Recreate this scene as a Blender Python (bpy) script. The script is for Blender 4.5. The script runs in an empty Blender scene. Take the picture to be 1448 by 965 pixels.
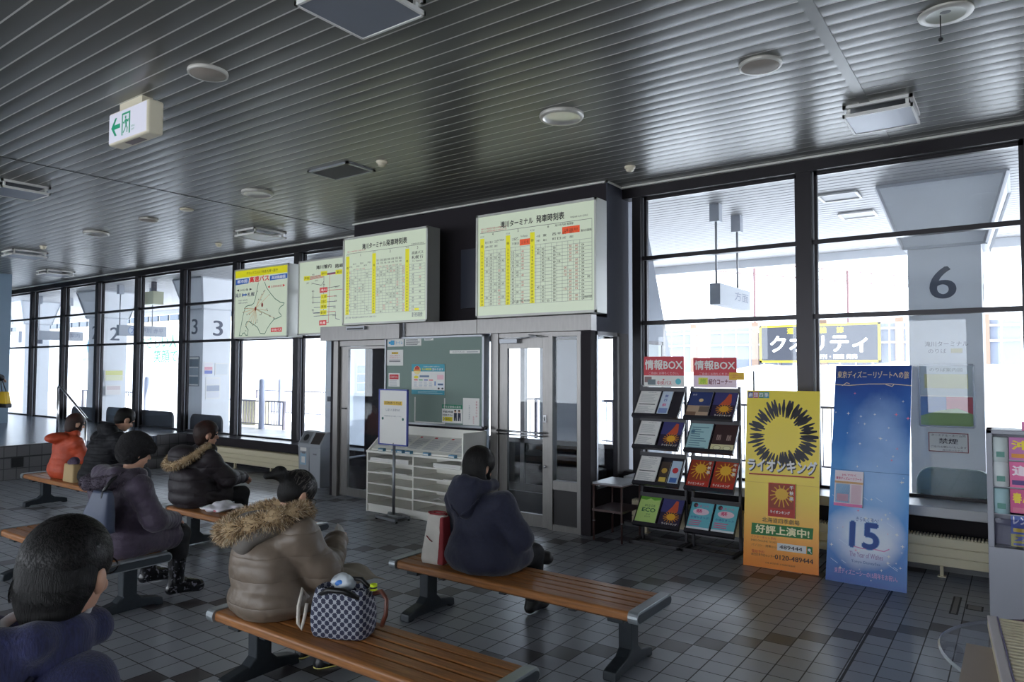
import bpy, bmesh, math, random
import numpy as np
from mathutils import Vector, Matrix, noise as mnoise
import openvdb as vdb

random.seed(7)
RNG = np.random.default_rng(7)
SC = bpy.context.scene
COL = SC.collection
PI = math.pi

# ------------------------------------------------------------------ camera
cam_data = bpy.data.cameras.new('camera')
cam_data.sensor_width = 36.0
cam_data.lens = 36.0 * 1001.4 / 1448.0
cam_data.clip_start = 0.05
cam_data.clip_end = 400
cam = bpy.data.objects.new('camera', cam_data)
COL.objects.link(cam)
YAW, PITCH, ROLL = 0.62218, 0.039779, 0.0029205
_f = Vector((-math.sin(YAW) * math.cos(PITCH), math.cos(YAW) * math.cos(PITCH), math.sin(PITCH)))
_r = Vector((math.cos(YAW), math.sin(YAW), 0))
_u = _r.cross(_f)
_r2 = math.cos(ROLL) * _r + math.sin(ROLL) * _u
_u2 = -math.sin(ROLL) * _r + math.cos(ROLL) * _u
cam.matrix_world = Matrix(((_r2.x, _u2.x, -_f.x, 0), (_r2.y, _u2.y, -_f.y, 0), (_r2.z, _u2.z, -_f.z, 1.7), (0, 0, 0, 1)))
SC.camera = cam

# ------------------------------------------------------------------ sky, sun, exposure
world = bpy.data.worlds.new('winter_sky')
SC.world = world
world.use_nodes = True
_n = world.node_tree.nodes
_bg = _n['Background']
_bg.inputs[0].default_value = (0.85, 0.92, 1.0, 1)
_bg.inputs[1].default_value = 1.35
sun_data = bpy.data.lights.new('winter_sun', 'SUN')
sun_data.energy = 3.2
sun_data.angle = 0.01
sun_data.color = (1.0, 0.95, 0.87)
sun = bpy.data.objects.new('winter_sun', sun_data)
COL.objects.link(sun)
sun.rotation_euler = Vector((-0.8, -0.12, -0.42)).to_track_quat('-Z', 'Y').to_euler()
SC.view_settings.view_transform = 'Standard'
SC.view_settings.look = 'None'
SC.view_settings.gamma = 1.0
SC.view_settings.use_curve_mapping = False
SC.view_settings.exposure = 2.3

# ------------------------------------------------------------------ materials
def lin(r, g, b):
    def t(c):
        c /= 255.0
        return c / 12.92 if c <= 0.04045 else ((c + 0.055) / 1.055) ** 2.4
    return (t(r), t(g), t(b), 1.0)

MATS = {}
def mnode(nt, op, a, b=None, c=None):
    n = nt.nodes.new('ShaderNodeMath')
    n.operation = op
    for i, v in enumerate((a, b, c)):
        if v is None:
            continue
        if isinstance(v, (int, float)):
            n.inputs[i].default_value = v
        else:
            nt.links.new(v, n.inputs[i])
    return n.outputs[0]

def mat(name, rgb=(128, 128, 128), rough=0.6, metal=0.0, spec=0.5, noise=0.0, nscale=20, bump=0.0, bscale=60, emit=0.0, ecol=None, sheen=0.0, stretch=None, coat=0.0, quilt=0.0):
    if name in MATS:
        return MATS[name]
    m = bpy.data.materials.new(name)
    m.use_nodes = True
    nt = m.node_tree
    p = nt.nodes['Principled BSDF']
    col = lin(*rgb)
    p.inputs['Base Color'].default_value = col
    p.inputs['Roughness'].default_value = rough
    p.inputs['Metallic'].default_value = metal
    p.inputs['Specular IOR Level'].default_value = spec
    if sheen:
        p.inputs['Sheen Weight'].default_value = sheen
    if coat:
        p.inputs['Coat Weight'].default_value = coat
        p.inputs['Coat Roughness'].default_value = 0.15
    if emit:
        p.inputs['Emission Color'].default_value = lin(*ecol) if ecol else col
        p.inputs['Emission Strength'].default_value = emit
    if noise or bump:
        tc = nt.nodes.new('ShaderNodeTexCoord')
        mp = nt.nodes.new('ShaderNodeMapping')
        nt.links.new(tc.outputs['Object'], mp.inputs['Vector'])
        if stretch:
            mp.inputs['Scale'].default_value = stretch
        if noise:
            nz = nt.nodes.new('ShaderNodeTexNoise')
            nz.inputs['Scale'].default_value = nscale
            nz.inputs['Detail'].default_value = 5
            nt.links.new(mp.outputs[0], nz.inputs['Vector'])
            cr = nt.nodes.new('ShaderNodeValToRGB')
            cr.color_ramp.elements[0].position = 0.3
            cr.color_ramp.elements[1].position = 0.7
            a, b = 1 - noise, 1 + noise
            cr.color_ramp.elements[0].color = (col[0] * a, col[1] * a, col[2] * a, 1)
            cr.color_ramp.elements[1].color = (min(1, col[0] * b), min(1, col[1] * b), min(1, col[2] * b), 1)
            nt.links.new(nz.outputs['Fac'], cr.inputs['Fac'])
            nt.links.new(cr.outputs[0], p.inputs['Base Color'])
        if bump:
            nb = nt.nodes.new('ShaderNodeTexNoise')
            nb.inputs['Scale'].default_value = bscale
            nb.inputs['Detail'].default_value = 4
            nt.links.new(mp.outputs[0], nb.inputs['Vector'])
            bp = nt.nodes.new('ShaderNodeBump')
            bp.inputs['Strength'].default_value = bump
            bp.inputs['Distance'].default_value = 0.01
            hgt = nb.outputs['Fac']
            if quilt:      # stitched seams across the garment
                sp = nt.nodes.new('ShaderNodeSeparateXYZ')
                nt.links.new(tc.outputs['Object'], sp.inputs[0])
                sn = mnode(nt, 'ABSOLUTE', mnode(nt, 'SINE', mnode(nt, 'ADD', mnode(nt, 'MULTIPLY', sp.outputs[2], PI / quilt), mnode(nt, 'MULTIPLY', nb.outputs['Fac'], 0.5))))
                hgt = mnode(nt, 'ADD', mnode(nt, 'MULTIPLY', nb.outputs['Fac'], 0.9), mnode(nt, 'MULTIPLY', mnode(nt, 'POWER', sn, 0.35), 1.3))
            nt.links.new(hgt, bp.inputs['Height'])
            nt.links.new(bp.outputs[0], p.inputs['Normal'])
    MATS[name] = m
    return m

def ink(r, g, b):
    return mat('ink_%d_%d_%d' % (r, g, b), (r, g, b), 0.55)

def glass_mat(name, tint=(1, 1, 1), ior=1.45, rough=0.0, boost=1.0):
    if name in MATS:
        return MATS[name]
    m = bpy.data.materials.new(name)
    m.use_nodes = True
    nt = m.node_tree
    nt.nodes.remove(nt.nodes['Principled BSDF'])
    out = nt.nodes['Material Output']
    tr = nt.nodes.new('ShaderNodeBsdfTransparent')
    tr.inputs[0].default_value = (*tint, 1)
    gl = nt.nodes.new('ShaderNodeBsdfGlossy')
    gl.inputs['Roughness'].default_value = rough
    lw = nt.nodes.new('ShaderNodeLayerWeight')
    pw = mnode(nt, 'POWER', lw.outputs['Facing'], 5.0)
    lw.inputs['Blend'].default_value = 0.5
    fr = mnode(nt, 'ADD', mnode(nt, 'MULTIPLY', pw, 0.9 * boost), 0.035 * boost)
    mx = nt.nodes.new('ShaderNodeMixShader')
    nt.links.new(fr, mx.inputs[0])
    nt.links.new(tr.outputs[0], mx.inputs[1])
    nt.links.new(gl.outputs[0], mx.inputs[2])
    nt.links.new(mx.outputs[0], out.inputs[0])
    MATS[name] = m
    return m

def nodes_of(name):
    m = bpy.data.materials.new(name)
    m.use_nodes = True
    MATS[name] = m
    return m, m.node_tree, m.node_tree.nodes['Principled BSDF']

# ------------------------------------------------------------------ mesh builder
TXT = {}
def text_geo(s, bold):
    key = (s, bold)
    if key not in TXT:
        cu = bpy.data.curves.new('lettering', 'FONT')
        cu.body = s
        cu.resolution_u = 5 if len(s) <= 2 and s.isascii() else 2
        cu.offset = bold
        o = bpy.data.objects.new('lettering', cu)
        COL.objects.link(o)
        dg = bpy.context.evaluated_depsgraph_get()
        me = bpy.data.meshes.new_from_object(o.evaluated_get(dg))
        vs = np.array([v.co[:2] for v in me.vertices]) if len(me.vertices) else np.zeros((0, 2))
        fs = [tuple(p.vertices) for p in me.polygons]
        COL.objects.unlink(o)
        bpy.data.objects.remove(o)
        bpy.data.curves.remove(cu)
        bpy.data.meshes.remove(me)
        TXT[key] = (vs, fs)
    return TXT[key]

class MB:
    def __init__(self):
        self.v, self.f, self.mi, self.sm, self.mats = [], [], [], [], []
    def m(self, mt):
        if mt not in self.mats:
            self.mats.append(mt)
        return self.mats.index(mt)
    def add(self, vs, fs, mt, smooth=False):
        o = len(self.v)
        self.v.extend([tuple(map(float, p)) for p in vs])
        i = self.m(mt)
        for f in fs:
            self.f.append(tuple(o + k for k in f))
            self.mi.append(i)
            self.sm.append(smooth)
        return self
    def box(self, x0, y0, z0, x1, y1, z1, mt):
        x0, x1 = min(x0, x1), max(x0, x1); y0, y1 = min(y0, y1), max(y0, y1); z0, z1 = min(z0, z1), max(z0, z1)
        vs = [(x0, y0, z0), (x1, y0, z0), (x1, y1, z0), (x0, y1, z0), (x0, y0, z1), (x1, y0, z1), (x1, y1, z1), (x0, y1, z1)]
        return self.add(vs, [(3, 2, 1, 0), (4, 5, 6, 7), (0, 1, 5, 4), (1, 2, 6, 5), (2, 3, 7, 6), (3, 0, 4, 7)], mt)
    def hexa(self, p, mt):  # eight corners: bottom 4 ccw, top 4 ccw
        return self.add(p, [(3, 2, 1, 0), (4, 5, 6, 7), (0, 1, 5, 4), (1, 2, 6, 5), (2, 3, 7, 6), (3, 0, 4, 7)], mt)
    def obox(self, c, half, R, mt):
        c = Vector(c)
        vs = [c + R @ Vector((sx * half[0], sy * half[1], sz * half[2])) for sz in (-1, 1) for sx, sy in ((-1, -1), (1, -1), (1, 1), (-1, 1))]
        return self.hexa(vs, mt)
    def bar(self, p0, p1, w, h, mt, up=(0, 0, 1)):
        p0, p1 = Vector(p0), Vector(p1)
        d = p1 - p0
        L = d.length
        d.normalize()
        s = d.cross(Vector(up))
        if s.length < 1e-4:
            s = d.cross(Vector((1, 0, 0)))
        s.normalize()
        u = s.cross(d)
        R = Matrix((s, d, u)).transposed()
        return self.obox((p0 + p1) / 2, (w / 2, L / 2, h / 2), R, mt)
    def tube(self, pts, r, mt, n=8, closed=False, cap=True):
        pts = [Vector(p) for p in pts]
        N = len(pts)
        rs = r if isinstance(r, (list, tuple)) else [r] * N
        vs = []
        ref = None
        for i, p in enumerate(pts):
            if closed:
                t = pts[(i + 1) % N] - pts[i - 1]
            else:
                t = pts[min(i + 1, N - 1)] - pts[max(i - 1, 0)]
            t.normalize()
            if ref is None:
                ref = Vector((0, 0, 1)) if abs(t.z) < 0.9 else Vector((1, 0, 0))
            a = ref - t * ref.dot(t)
            a.normalize()
            ref = a
            b = t.cross(a)
            for k in range(n):
                q = 2 * PI * k / n
                vs.append(p + rs[i] * (math.cos(q) * a + math.sin(q) * b))
        fs = []
        for i in range(N if closed else N - 1):
            for k in range(n):
                j = (i + 1) % N
                fs.append((i * n + k, i * n + (k + 1) % n, j * n + (k + 1) % n, j * n + k))
        self.add(vs, fs, mt, True)
        if cap and not closed:
            o = len(self.v) - len(vs)
            i = self.m(mt)
            self.f.append(tuple(o + k for k in reversed(range(n)))); self.mi.append(i); self.sm.append(False)
            self.f.append(tuple(o + (N - 1) * n + k for k in range(n))); self.mi.append(i); self.sm.append(False)
        return self
    def prism(self, pts, vec, mt):
        pts = [Vector(p) for p in pts]
        vec = Vector(vec)
        n = len(pts)
        vs = pts + [p + vec for p in pts]
        fs = [tuple(reversed(range(n))), tuple(range(n, 2 * n))]
        fs += [(i, (i + 1) % n, n + (i + 1) % n, n + i) for i in range(n)]
        return self.add(vs, fs, mt)
    def poly(self, pts, mt):
        return self.add(pts, [tuple(range(len(pts)))], mt)
    def lathe(self, prof, c, mt, n=32, axis='z', smooth=True):
        vs = []
        for r, h in prof:
            for k in range(n):
                a = 2 * PI * k / n
                q = (r * math.cos(a), r * math.sin(a), h)
                if axis == 'y':
                    q = (q[0], q[2], q[1])
                elif axis == 'x':
                    q = (q[2], q[0], q[1])
                vs.append((c[0] + q[0], c[1] + q[1], c[2] + q[2]))
        fs = []
        for i in range(len(prof) - 1):
            for k in range(n):
                fs.append((i * n + k, i * n + (k + 1) % n, (i + 1) * n + (k + 1) % n, (i + 1) * n + k))
        self.add(vs, fs, mt, smooth)
        return self
    def ball(self, c, r, mt, n=16, m=10, R=None):
        r = r if isinstance(r, (tuple, list)) else (r, r, r)
        vs = []
        for i in range(m + 1):
            t = PI * i / m
            for k in range(n):
                a = 2 * PI * k / n
                q = Vector((r[0] * math.sin(t) * math.cos(a), r[1] * math.sin(t) * math.sin(a), r[2] * math.cos(t)))
                if R:
                    q = R @ q
                vs.append((c[0] + q.x, c[1] + q.y, c[2] + q.z))
        fs = [(i * n + k, (i + 1) * n + k, (i + 1) * n + (k + 1) % n, i * n + (k + 1) % n) for i in range(m) for k in range(n)]
        return self.add(vs, fs, mt, True)
    def build(self, name, parent=None, bevel=0.0, seg=2, w=False):
        if w and parent is not None:   # geometry given in room coordinates, parents not rotated
            off, q = Vector((0, 0, 0)), parent
            while q is not None:
                off += q.location
                q = q.parent
            self.v = [(a - off.x, b - off.y, c - off.z) for a, b, c in self.v]
        me = bpy.data.meshes.new(name)
        me.from_pydata(self.v, [], self.f)
        for x in self.mats:
            me.materials.append(x)
        me.polygons.foreach_set('material_index', self.mi)
        me.polygons.foreach_set('use_smooth', self.sm)
        me.validate()
        o = bpy.data.objects.new(name, me)
        COL.objects.link(o)
        if parent is not None:
            o.parent = parent
        if bevel:
            b = o.modifiers.new('bevel', 'BEVEL')
            b.width = bevel
            b.segments = seg
            b.limit_method = 'ANGLE'
            b.angle_limit = 0.9
        return o

class Face:
    """a flat printed surface: u to the right, v up, both in metres from the lower left corner"""
    def __init__(self, mb, o, ux, uy):
        self.mb = mb
        self.o, self.ux, self.uy = Vector(o), Vector(ux).normalized(), Vector(uy).normalized()
        self.n = self.ux.cross(self.uy).normalized()
    def P(self, u, v, l=0.0):
        return self.o + self.ux * u + self.uy * v + self.n * l
    def rect(self, u0, v0, u1, v1, mt, l=0.001):
        self.mb.poly([self.P(u0, v0, l), self.P(u1, v0, l), self.P(u1, v1, l), self.P(u0, v1, l)], mt)
    def poly(self, pts, mt, l=0.001):
        self.mb.poly([self.P(u, v, l) for u, v in pts], mt)
    def disc(self, u, v, ru, rv, mt, l=0.001, n=28):
        self.poly([(u + ru * math.cos(2 * PI * k / n), v + rv * math.sin(2 * PI * k / n)) for k in range(n)], mt, l)
    def line(self, pts, w, mt, l=0.001):
        for (a, b), (c, d) in zip(pts[:-1], pts[1:]):
            L = math.hypot(c - a, d - b)
            if L < 1e-6:
                continue
            nx, ny = -(d - b) / L * w / 2, (c - a) / L * w / 2
            ex, ey = (c - a) / L * w * 0.3, (d - b) / L * w * 0.3
            self.poly([(a - nx - ex, b - ny - ey), (c - nx + ex, d - ny + ey), (c + nx + ex, d + ny + ey), (a + nx - ex, b + ny - ey)], mt, l)
    def text(self, s, u, v, w, h, mt, l=0.002, bold=0.0, align='c'):
        """fit text s in a box of width w (None: keep the aspect) and height h centred on (u, v)"""
        vs, fs = text_geo(s, 0.0)
        if not len(vs):
            return
        if bold:      # heavier strokes: the glyphs struck several times, slightly shifted
            n_, b_ = len(vs), bold * 0.8
            sh = ((-b_, 0), (b_, 0), (0, b_), (0, -b_)) if bold > 0.025 else ((-b_, 0), (b_, 0))
            vs = np.concatenate([vs + np.array(q) for q in sh])
            fs = [tuple(i + k * n_ for i in f) for k in range(len(sh)) for f in fs]
        lo, hi = vs.min(0), vs.max(0)
        sy = h / max(hi[1] - lo[1], 1e-6)
        sx = sy if w is None else w / max(hi[0] - lo[0], 1e-6)
        x0 = {'c': -(lo[0] + hi[0]) / 2, 'l': -lo[0], 'r': -hi[0]}[align]
        n1 = n_ if bold else len(vs)      # each strike lies a hair above the last
        pts = [self.P(u + (x + x0) * sx, v + (y - (lo[1] + hi[1]) / 2) * sy, l + 0.0003 * (i // n1)) for i, (x, y) in enumerate(vs)]
        self.mb.add(pts, fs, mt)
    def vtext(self, s, u, v_top, size, step, mt, l=0.002, bold=0.0):
        for i, ch in enumerate(s):
            self.text(ch, u, v_top - step * i - size / 2, size, size, mt, l, bold)

def empty(name, loc=(0, 0, 0), rz=0.0, parent=None):
    o = bpy.data.objects.new(name, None)
    COL.objects.link(o)
    o.location = loc
    o.rotation_euler = (0, 0, rz)
    o.empty_display_size = 0.1
    if parent is not None:
        o.parent = parent
    return o

def tag(o, label=None, cat=None, group=None, kind=None):
    if label:
        o['label'] = label
    if cat:
        o['category'] = cat
    if group:
        o['group'] = group
    if kind:
        o['kind'] = kind
    return o

def thing(name, label, cat, loc=(0, 0, 0), rz=0.0, group=None):
    return tag(empty(name, loc, rz), label, cat, group)

def struct(o):
    o['kind'] = 'structure'
    return o

def copy_tree(o, parent=None):
    c = o.copy()
    COL.objects.link(c)
    if parent is not None:
        c.parent = parent
    for ch in list(o.children):
        copy_tree(ch, c)
    return c
# ------------------------------------------------------------------ surfaces of the room
TILE = 0.1653
def tile_material():
    m, nt, p = nodes_of('grey_floor_tiles')
    tc = nt.nodes.new('ShaderNodeTexCoord')
    sp = nt.nodes.new('ShaderNodeSeparateXYZ')
    nt.links.new(tc.outputs['Object'], sp.inputs[0])
    u = mnode(nt, 'ADD', mnode(nt, 'DIVIDE', sp.outputs[0], TILE), 0.16 + 200)
    v = mnode(nt, 'ADD', mnode(nt, 'DIVIDE', sp.outputs[1], TILE), 0.167 + 200)
    iu, iv = mnode(nt, 'FLOOR', u), mnode(nt, 'FLOOR', v)
    fu, fv = mnode(nt, 'FRACT', u), mnode(nt, 'FRACT', v)
    def edge(f):
        return mnode(nt, 'MINIMUM', f, mnode(nt, 'SUBTRACT', 1.0, f))
    e = mnode(nt, 'MINIMUM', edge(fu), edge(fv))
    joint = mnode(nt, 'LESS_THAN', e, 0.021)
    d = mnode(nt, 'ADD', mnode(nt, 'SUBTRACT', iu, iv), 36.0)
    k = mnode(nt, 'ROUND', mnode(nt, 'DIVIDE', d, 11.3))
    dd = mnode(nt, 'ABSOLUTE', mnode(nt, 'SUBTRACT', d, mnode(nt, 'MULTIPLY', k, 11.3)))
    dark = mnode(nt, 'LESS_THAN', dd, 0.5)
    cb = nt.nodes.new('ShaderNodeCombineXYZ')
    nt.links.new(iu, cb.inputs[0]); nt.links.new(iv, cb.inputs[1])
    wn = nt.nodes.new('ShaderNodeTexWhiteNoise')
    wn.noise_dimensions = '2D'
    nt.links.new(cb.outputs[0], wn.inputs['Vector'])
    var = mnode(nt, 'ADD', mnode(nt, 'MULTIPLY', wn.outputs['Value'], 0.22), 0.89)
    nz = nt.nodes.new('ShaderNodeTexNoise')
    nz.inputs['Scale'].default_value = 1.6
    nz.inputs['Detail'].default_value = 6
    nt.links.new(tc.outputs['Object'], nz.inputs['Vector'])
    var = mnode(nt, 'MULTIPLY', var, mnode(nt, 'ADD', mnode(nt, 'MULTIPLY', nz.outputs['Fac'], 0.5), 0.75))
    def mixc(fac, a, b):
        n = nt.nodes.new('ShaderNodeMix')
        n.data_type = 'RGBA'
        nt.links.new(fac, n.inputs['Factor'])
        for sock, c in ((n.inputs['A'], a), (n.inputs['B'], b)):
            if isinstance(c, tuple):
                sock.default_value = c
            else:
                nt.links.new(c, sock)
        return n.outputs['Result']
    base = mixc(dark, lin(132, 135, 142), lin(62, 57, 60))
    mul = nt.nodes.new('ShaderNodeVectorMath')
    mul.operation = 'SCALE'
    nt.links.new(base, mul.inputs[0]); nt.links.new(var, mul.inputs['Scale'])
    col = mixc(joint, mul.outputs[0], lin(52, 50, 50))
    nt.links.new(col, p.inputs['Base Color'])
    p.inputs['Roughness'].default_value = 0.36
    nt.links.new(mnode(nt, 'ADD', mnode(nt, 'MULTIPLY', joint, 0.4), mnode(nt, 'ADD', mnode(nt, 'MULTIPLY', nz.outputs['Fac'], 0.2), 0.24)), p.inputs['Roughness'])
    bp = nt.nodes.new('ShaderNodeBump')
    bp.inputs['Strength'].default_value = 0.5
    bp.inputs['Distance'].default_value = 0.004
    nt.links.new(mnode(nt, 'MINIMUM', e, 0.04), bp.inputs['Height'])
    nt.links.new(bp.outputs[0], p.inputs['Normal'])
    return m

def brick_material(name, a, b, mortar, w, h, rough, rot=0.0, squash=0.006, axis='xy'):
    m, nt, p = nodes_of(name)
    tc = nt.nodes.new('ShaderNodeTexCoord')
    sp = nt.nodes.new('ShaderNodeSeparateXYZ')
    cb = nt.nodes.new('ShaderNodeCombineXYZ')
    nt.links.new(tc.outputs['Object'], sp.inputs[0])
    ix = {'x': 0, 'y': 1, 'z': 2}
    nt.links.new(sp.outputs[ix[axis[0]]], cb.inputs[0])
    nt.links.new(sp.outputs[ix[axis[1]]], cb.inputs[1])
    br = nt.nodes.new('ShaderNodeTexBrick')
    br.inputs['Color1'].default_value = lin(*a)
    br.inputs['Color2'].default_value = lin(*b)
    br.inputs['Mortar'].default_value = lin(*mortar)
    br.inputs['Scale'].default_value = 1.0
    br.inputs['Brick Width'].default_value = w
    br.inputs['Row Height'].default_value = h
    br.inputs['Mortar Size'].default_value = squash
    br.offset = 0.0
    nt.links.new(cb.outputs[0], br.inputs['Vector'])
    nt.links.new(br.outputs['Color'], p.inputs['Base Color'])
    p.inputs['Roughness'].default_value = rough
    bp = nt.nodes.new('ShaderNodeBump')
    bp.inputs['Strength'].default_value = 0.4
    bp.inputs['Distance'].default_value = 0.004
    bp.invert = True
    nt.links.new(br.outputs['Fac'], bp.inputs['Height'])
    nt.links.new(bp.outputs[0], p.inputs['Normal'])
    return m

M_TILE = tile_material()
M_PLAT = brick_material('blue_grey_platform_tiles', (112, 120, 134), (100, 108, 122), (64, 68, 76), 0.17, 0.085, 0.22)
M_RISER = brick_material('dark_riser_tiles', (92, 90, 92), (80, 79, 82), (50, 50, 52), 0.17, 0.17, 0.5, axis='yz')
M_CEIL = mat('grey_ceiling_slats', (100, 99, 95), 0.32, 0.22, 0.6)
M_CEILGAP = mat('pale_slat_light_and_trim', (214, 212, 206), 0.4, 0.0)
M_DARK = mat('dark_bronze_metal', (40, 37, 40), 0.32, 0.6)
M_DARKWALL = mat('dark_panel', (44, 40, 44), 0.75, 0.0, 0.2)
M_DARKSIDE = mat('dark_grey_panel', (66, 68, 78), 0.8, 0.0, 0.15)
M_STRIP = mat('pale_window_strip', (170, 170, 170), 0.35, 0.4)
M_STEEL = mat('brushed_steel', (132, 129, 127), 0.36, 0.85, 0.5, noise=0.06, nscale=6, stretch=(6, 1, 1))
M_CHROME = mat('chrome', (205, 205, 208), 0.12, 1.0)
M_ALU = mat('aluminium', (150, 152, 157), 0.4, 0.75)
M_BLACK = mat('black_plastic', (18, 18, 20), 0.4)
M_BLACKGLASS = mat('black_kick_panel', (26, 26, 30), 0.25, 0.0, 0.6)
M_WHITE = mat('white_paint', (228, 226, 222), 0.45)
M_CREAM = mat('cream_enamel', (216, 206, 176), 0.4)
M_GLASS = glass_mat('window_glass', (0.93, 0.95, 0.97), 1.5)
M_PALEWALL = mat('blue_grey_wall', (120, 140, 158), 0.5)
M_PAPER = mat('white_paper', (232, 230, 226), 0.7)

CEIL = 3.737
RY, LY = 7.12, 7.36       # the window wall right and left of the entrance

# floor, raised floor, steps
b = MB(); b.box(-12.5, -5, -0.1, 4, 8.35, 0, M_TILE)
struct(b.build('floor'))
b = MB(); b.box(-23, -5, -0.1, -12.5, 7.5, 0.5, M_PLAT)
struct(b.build('floor_raised'))
b = MB()
b.box(-12.5, -5, 0.0, -12.44, 5.15, 0.52, M_RISER)
b.box(-12.5, 6.6, 0.0, -12.44, 7.36, 0.52, M_RISER)
b.box(-12.5, -5, 0.33, -12.425, 5.15, 0.352, mat('dark_groove', (40, 40, 42), 0.6))
b.box(-12.44, 4.35, 0.185, -12.43, 4.51, 0.345, M_BLACK)
struct(b.build('trim_riser'))
b = MB()
b.box(-12.5, 5.15, 0, -12.2, 6.6, 0.34, M_RISER)
b.box(-12.2, 5.15, 0, -11.9, 6.6, 0.17, M_RISER)
struct(b.build('stairs'))

# ceiling of long bowed metal slats, pale strips between them paint the light on their lips
b = MB()
PITCHS = 0.13
y = -5.0 + (3.003 + 5.0) % PITCHS - PITCHS
SEG = 6
while y < LY + 0.1:
    pr = [(y + 0.006, CEIL + 0.012)]
    for k in range(SEG + 1):
        t = k / SEG
        pr.append((y + 0.006 + (PITCHS - 0.012) * t, CEIL + 0.002 - 0.0024 * (1 - (2 * t - 1) ** 2)))
    pr.append((y + PITCHS - 0.006, CEIL + 0.012))
    xs = [-23.5, 4.2]
    vs = [(x, a, c) for x in xs for a, c in pr]
    n = len(pr)
    b.add([vs[0], vs[1], vs[n], vs[n + 1]], [(0, 1, 3, 2)], M_CEIL)
    b.add([vs[k] for k in range(1, n - 1)] + [vs[n + k] for k in range(1, n - 1)], [(k, k + 1, n - 2 + k + 1, n - 2 + k) for k in range(n - 3)], M_CEIL, True)
    b.add([vs[n - 2], vs[n - 1], vs[2 * n - 2], vs[2 * n - 1]], [(0, 1, 3, 2)], M_CEIL)
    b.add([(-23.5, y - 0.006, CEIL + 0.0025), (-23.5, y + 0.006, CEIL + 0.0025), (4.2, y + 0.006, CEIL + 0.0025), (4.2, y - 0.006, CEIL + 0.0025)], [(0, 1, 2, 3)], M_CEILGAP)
    y += PITCHS
b.box(-23.5, -5, CEIL + 0.015, 4.2, 7.6, CEIL + 0.12, M_CEIL)
struct(b.build('ceiling'))
b = MB()
for x, w in ((-7.95, 0.012), (-0.92, 0.07), (-15.0, 0.012)):
    b.box(x - w / 2, -5, CEIL - 0.0035, x + w / 2, 7.3, CEIL + 0.001, M_CEIL if w > 0.05 else mat('ceiling_seam', (60, 60, 60), 0.5))
struct(b.build('trim_ceiling_seams'))
b = MB()
b.box(-0.843, -5, -0.01, -0.829, 7.0, 0.0012, mat('dark_joint_filler', (24, 22, 22), 0.6))
for x0, y0, x1, y1 in ((-0.43, 5.88, -0.40, 6.32), (-1.43, 6.42, -1.40, 6.8), (-0.34, 6.06, -0.26, 6.16)):
    b.box(x0 - 0.012, y0 - 0.012, -0.01, x1 + 0.012, y1 + 0.012, 0.0012, mat('dark_joint_filler', (24, 22, 22), 0.6))
    b.box(x0, y0, -0.01, x1, y1, 0.0025, mat('floor_plate', (104, 102, 100), 0.4, 0.3))
struct(b.build('trim_floor_joint'))
b = MB()
b.box(-23.5, LY - 0.05, CEIL - 0.02, -7.585, LY, CEIL, M_CEILGAP)
b.box(-3.585, RY - 0.05, CEIL - 0.02, 4.2, RY, CEIL, M_CEILGAP)
b.box(-7.6, 6.73, CEIL - 0.018, -3.57, 6.76, CEIL, M_CEILGAP)
b.box(-3.6, 6.73, CEIL - 0.018, -3.57, RY, CEIL, M_CEILGAP)
struct(b.build('trim_ceiling'))

# walls that close the hall
WB = mat('plain_back_wall', (150, 148, 142), 0.7)
b = MB()
b.box(-23.5, -5.2, 0, 4.2, -5, 0.7, WB)
b.box(-23.5, -5.2, 2.9, 4.2, -5, CEIL, WB)  # unseen wall, its window openings sized to tune the fill light
for x in (-23.5, -19, -14.5, -10, -5.5, -1, 3.6):
    b.box(x, -5.2, 0.7, x + 0.6, -5, 2.9, WB)
struct(b.build('wall_back'))
b = MB(); b.box(4.0, -5.2, 0, 4.2, 7.3, CEIL, WB); struct(b.build('wall_right'))
b = MB(); b.box(-23.5, -5.2, 0, -23.2, 7.6, CEIL, M_PALEWALL); struct(b.build('wall_left'))
b = MB(); b.box(-19.2, 5.2, 0.5, -17.85, 6.15, CEIL, M_PALEWALL); struct(b.build('wall_pillar'))

# ------------------------------------------------------------------ window wall
def window_bay(n, x0, x1, yf, z0, z1, post_left, post_right, bars=(2.19, 2.905), mid=True):
    root = struct(empty('window_%d' % n, ((x0 + x1) / 2, yf, z0)))
    f = MB()
    if post_left:
        f.box(post_left[0], yf, z0, post_left[1], yf + 0.13, CEIL - 0.13, M_DARK)
        f.box(post_left[1], yf + 0.06, z0, post_left[1] + 0.012, yf + 0.075, CEIL - 0.13, M_ALU)
    f.box(x0, yf + 0.085, z0, x0 + 0.035, yf + 0.13, z1, M_DARK)
    f.box(x1 - 0.035, yf + 0.085, z0, x1, yf + 0.13, z1, M_DARK)
    f.box(x0, yf + 0.085, z0, x1, yf + 0.13, z0 + 0.03, M_DARK)
    f.box(x0, yf + 0.085, z1 - 0.03, x1, yf + 0.13, z1, M_DARK)
    f.build('frame', root, w=True)
    for z in bars:
        t = MB(); t.box(x0, yf + 0.05, z, x1, yf + 0.13, z + 0.045, M_DARK); t.build('transom', root, w=True)
    p = MB(); p.box(x0 + 0.03, yf + 0.104, z0 + 0.025, x1 - 0.03, yf + 0.110, z1 - 0.025, M_GLASS); p.build('pane', root, w=True)
    return root

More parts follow.
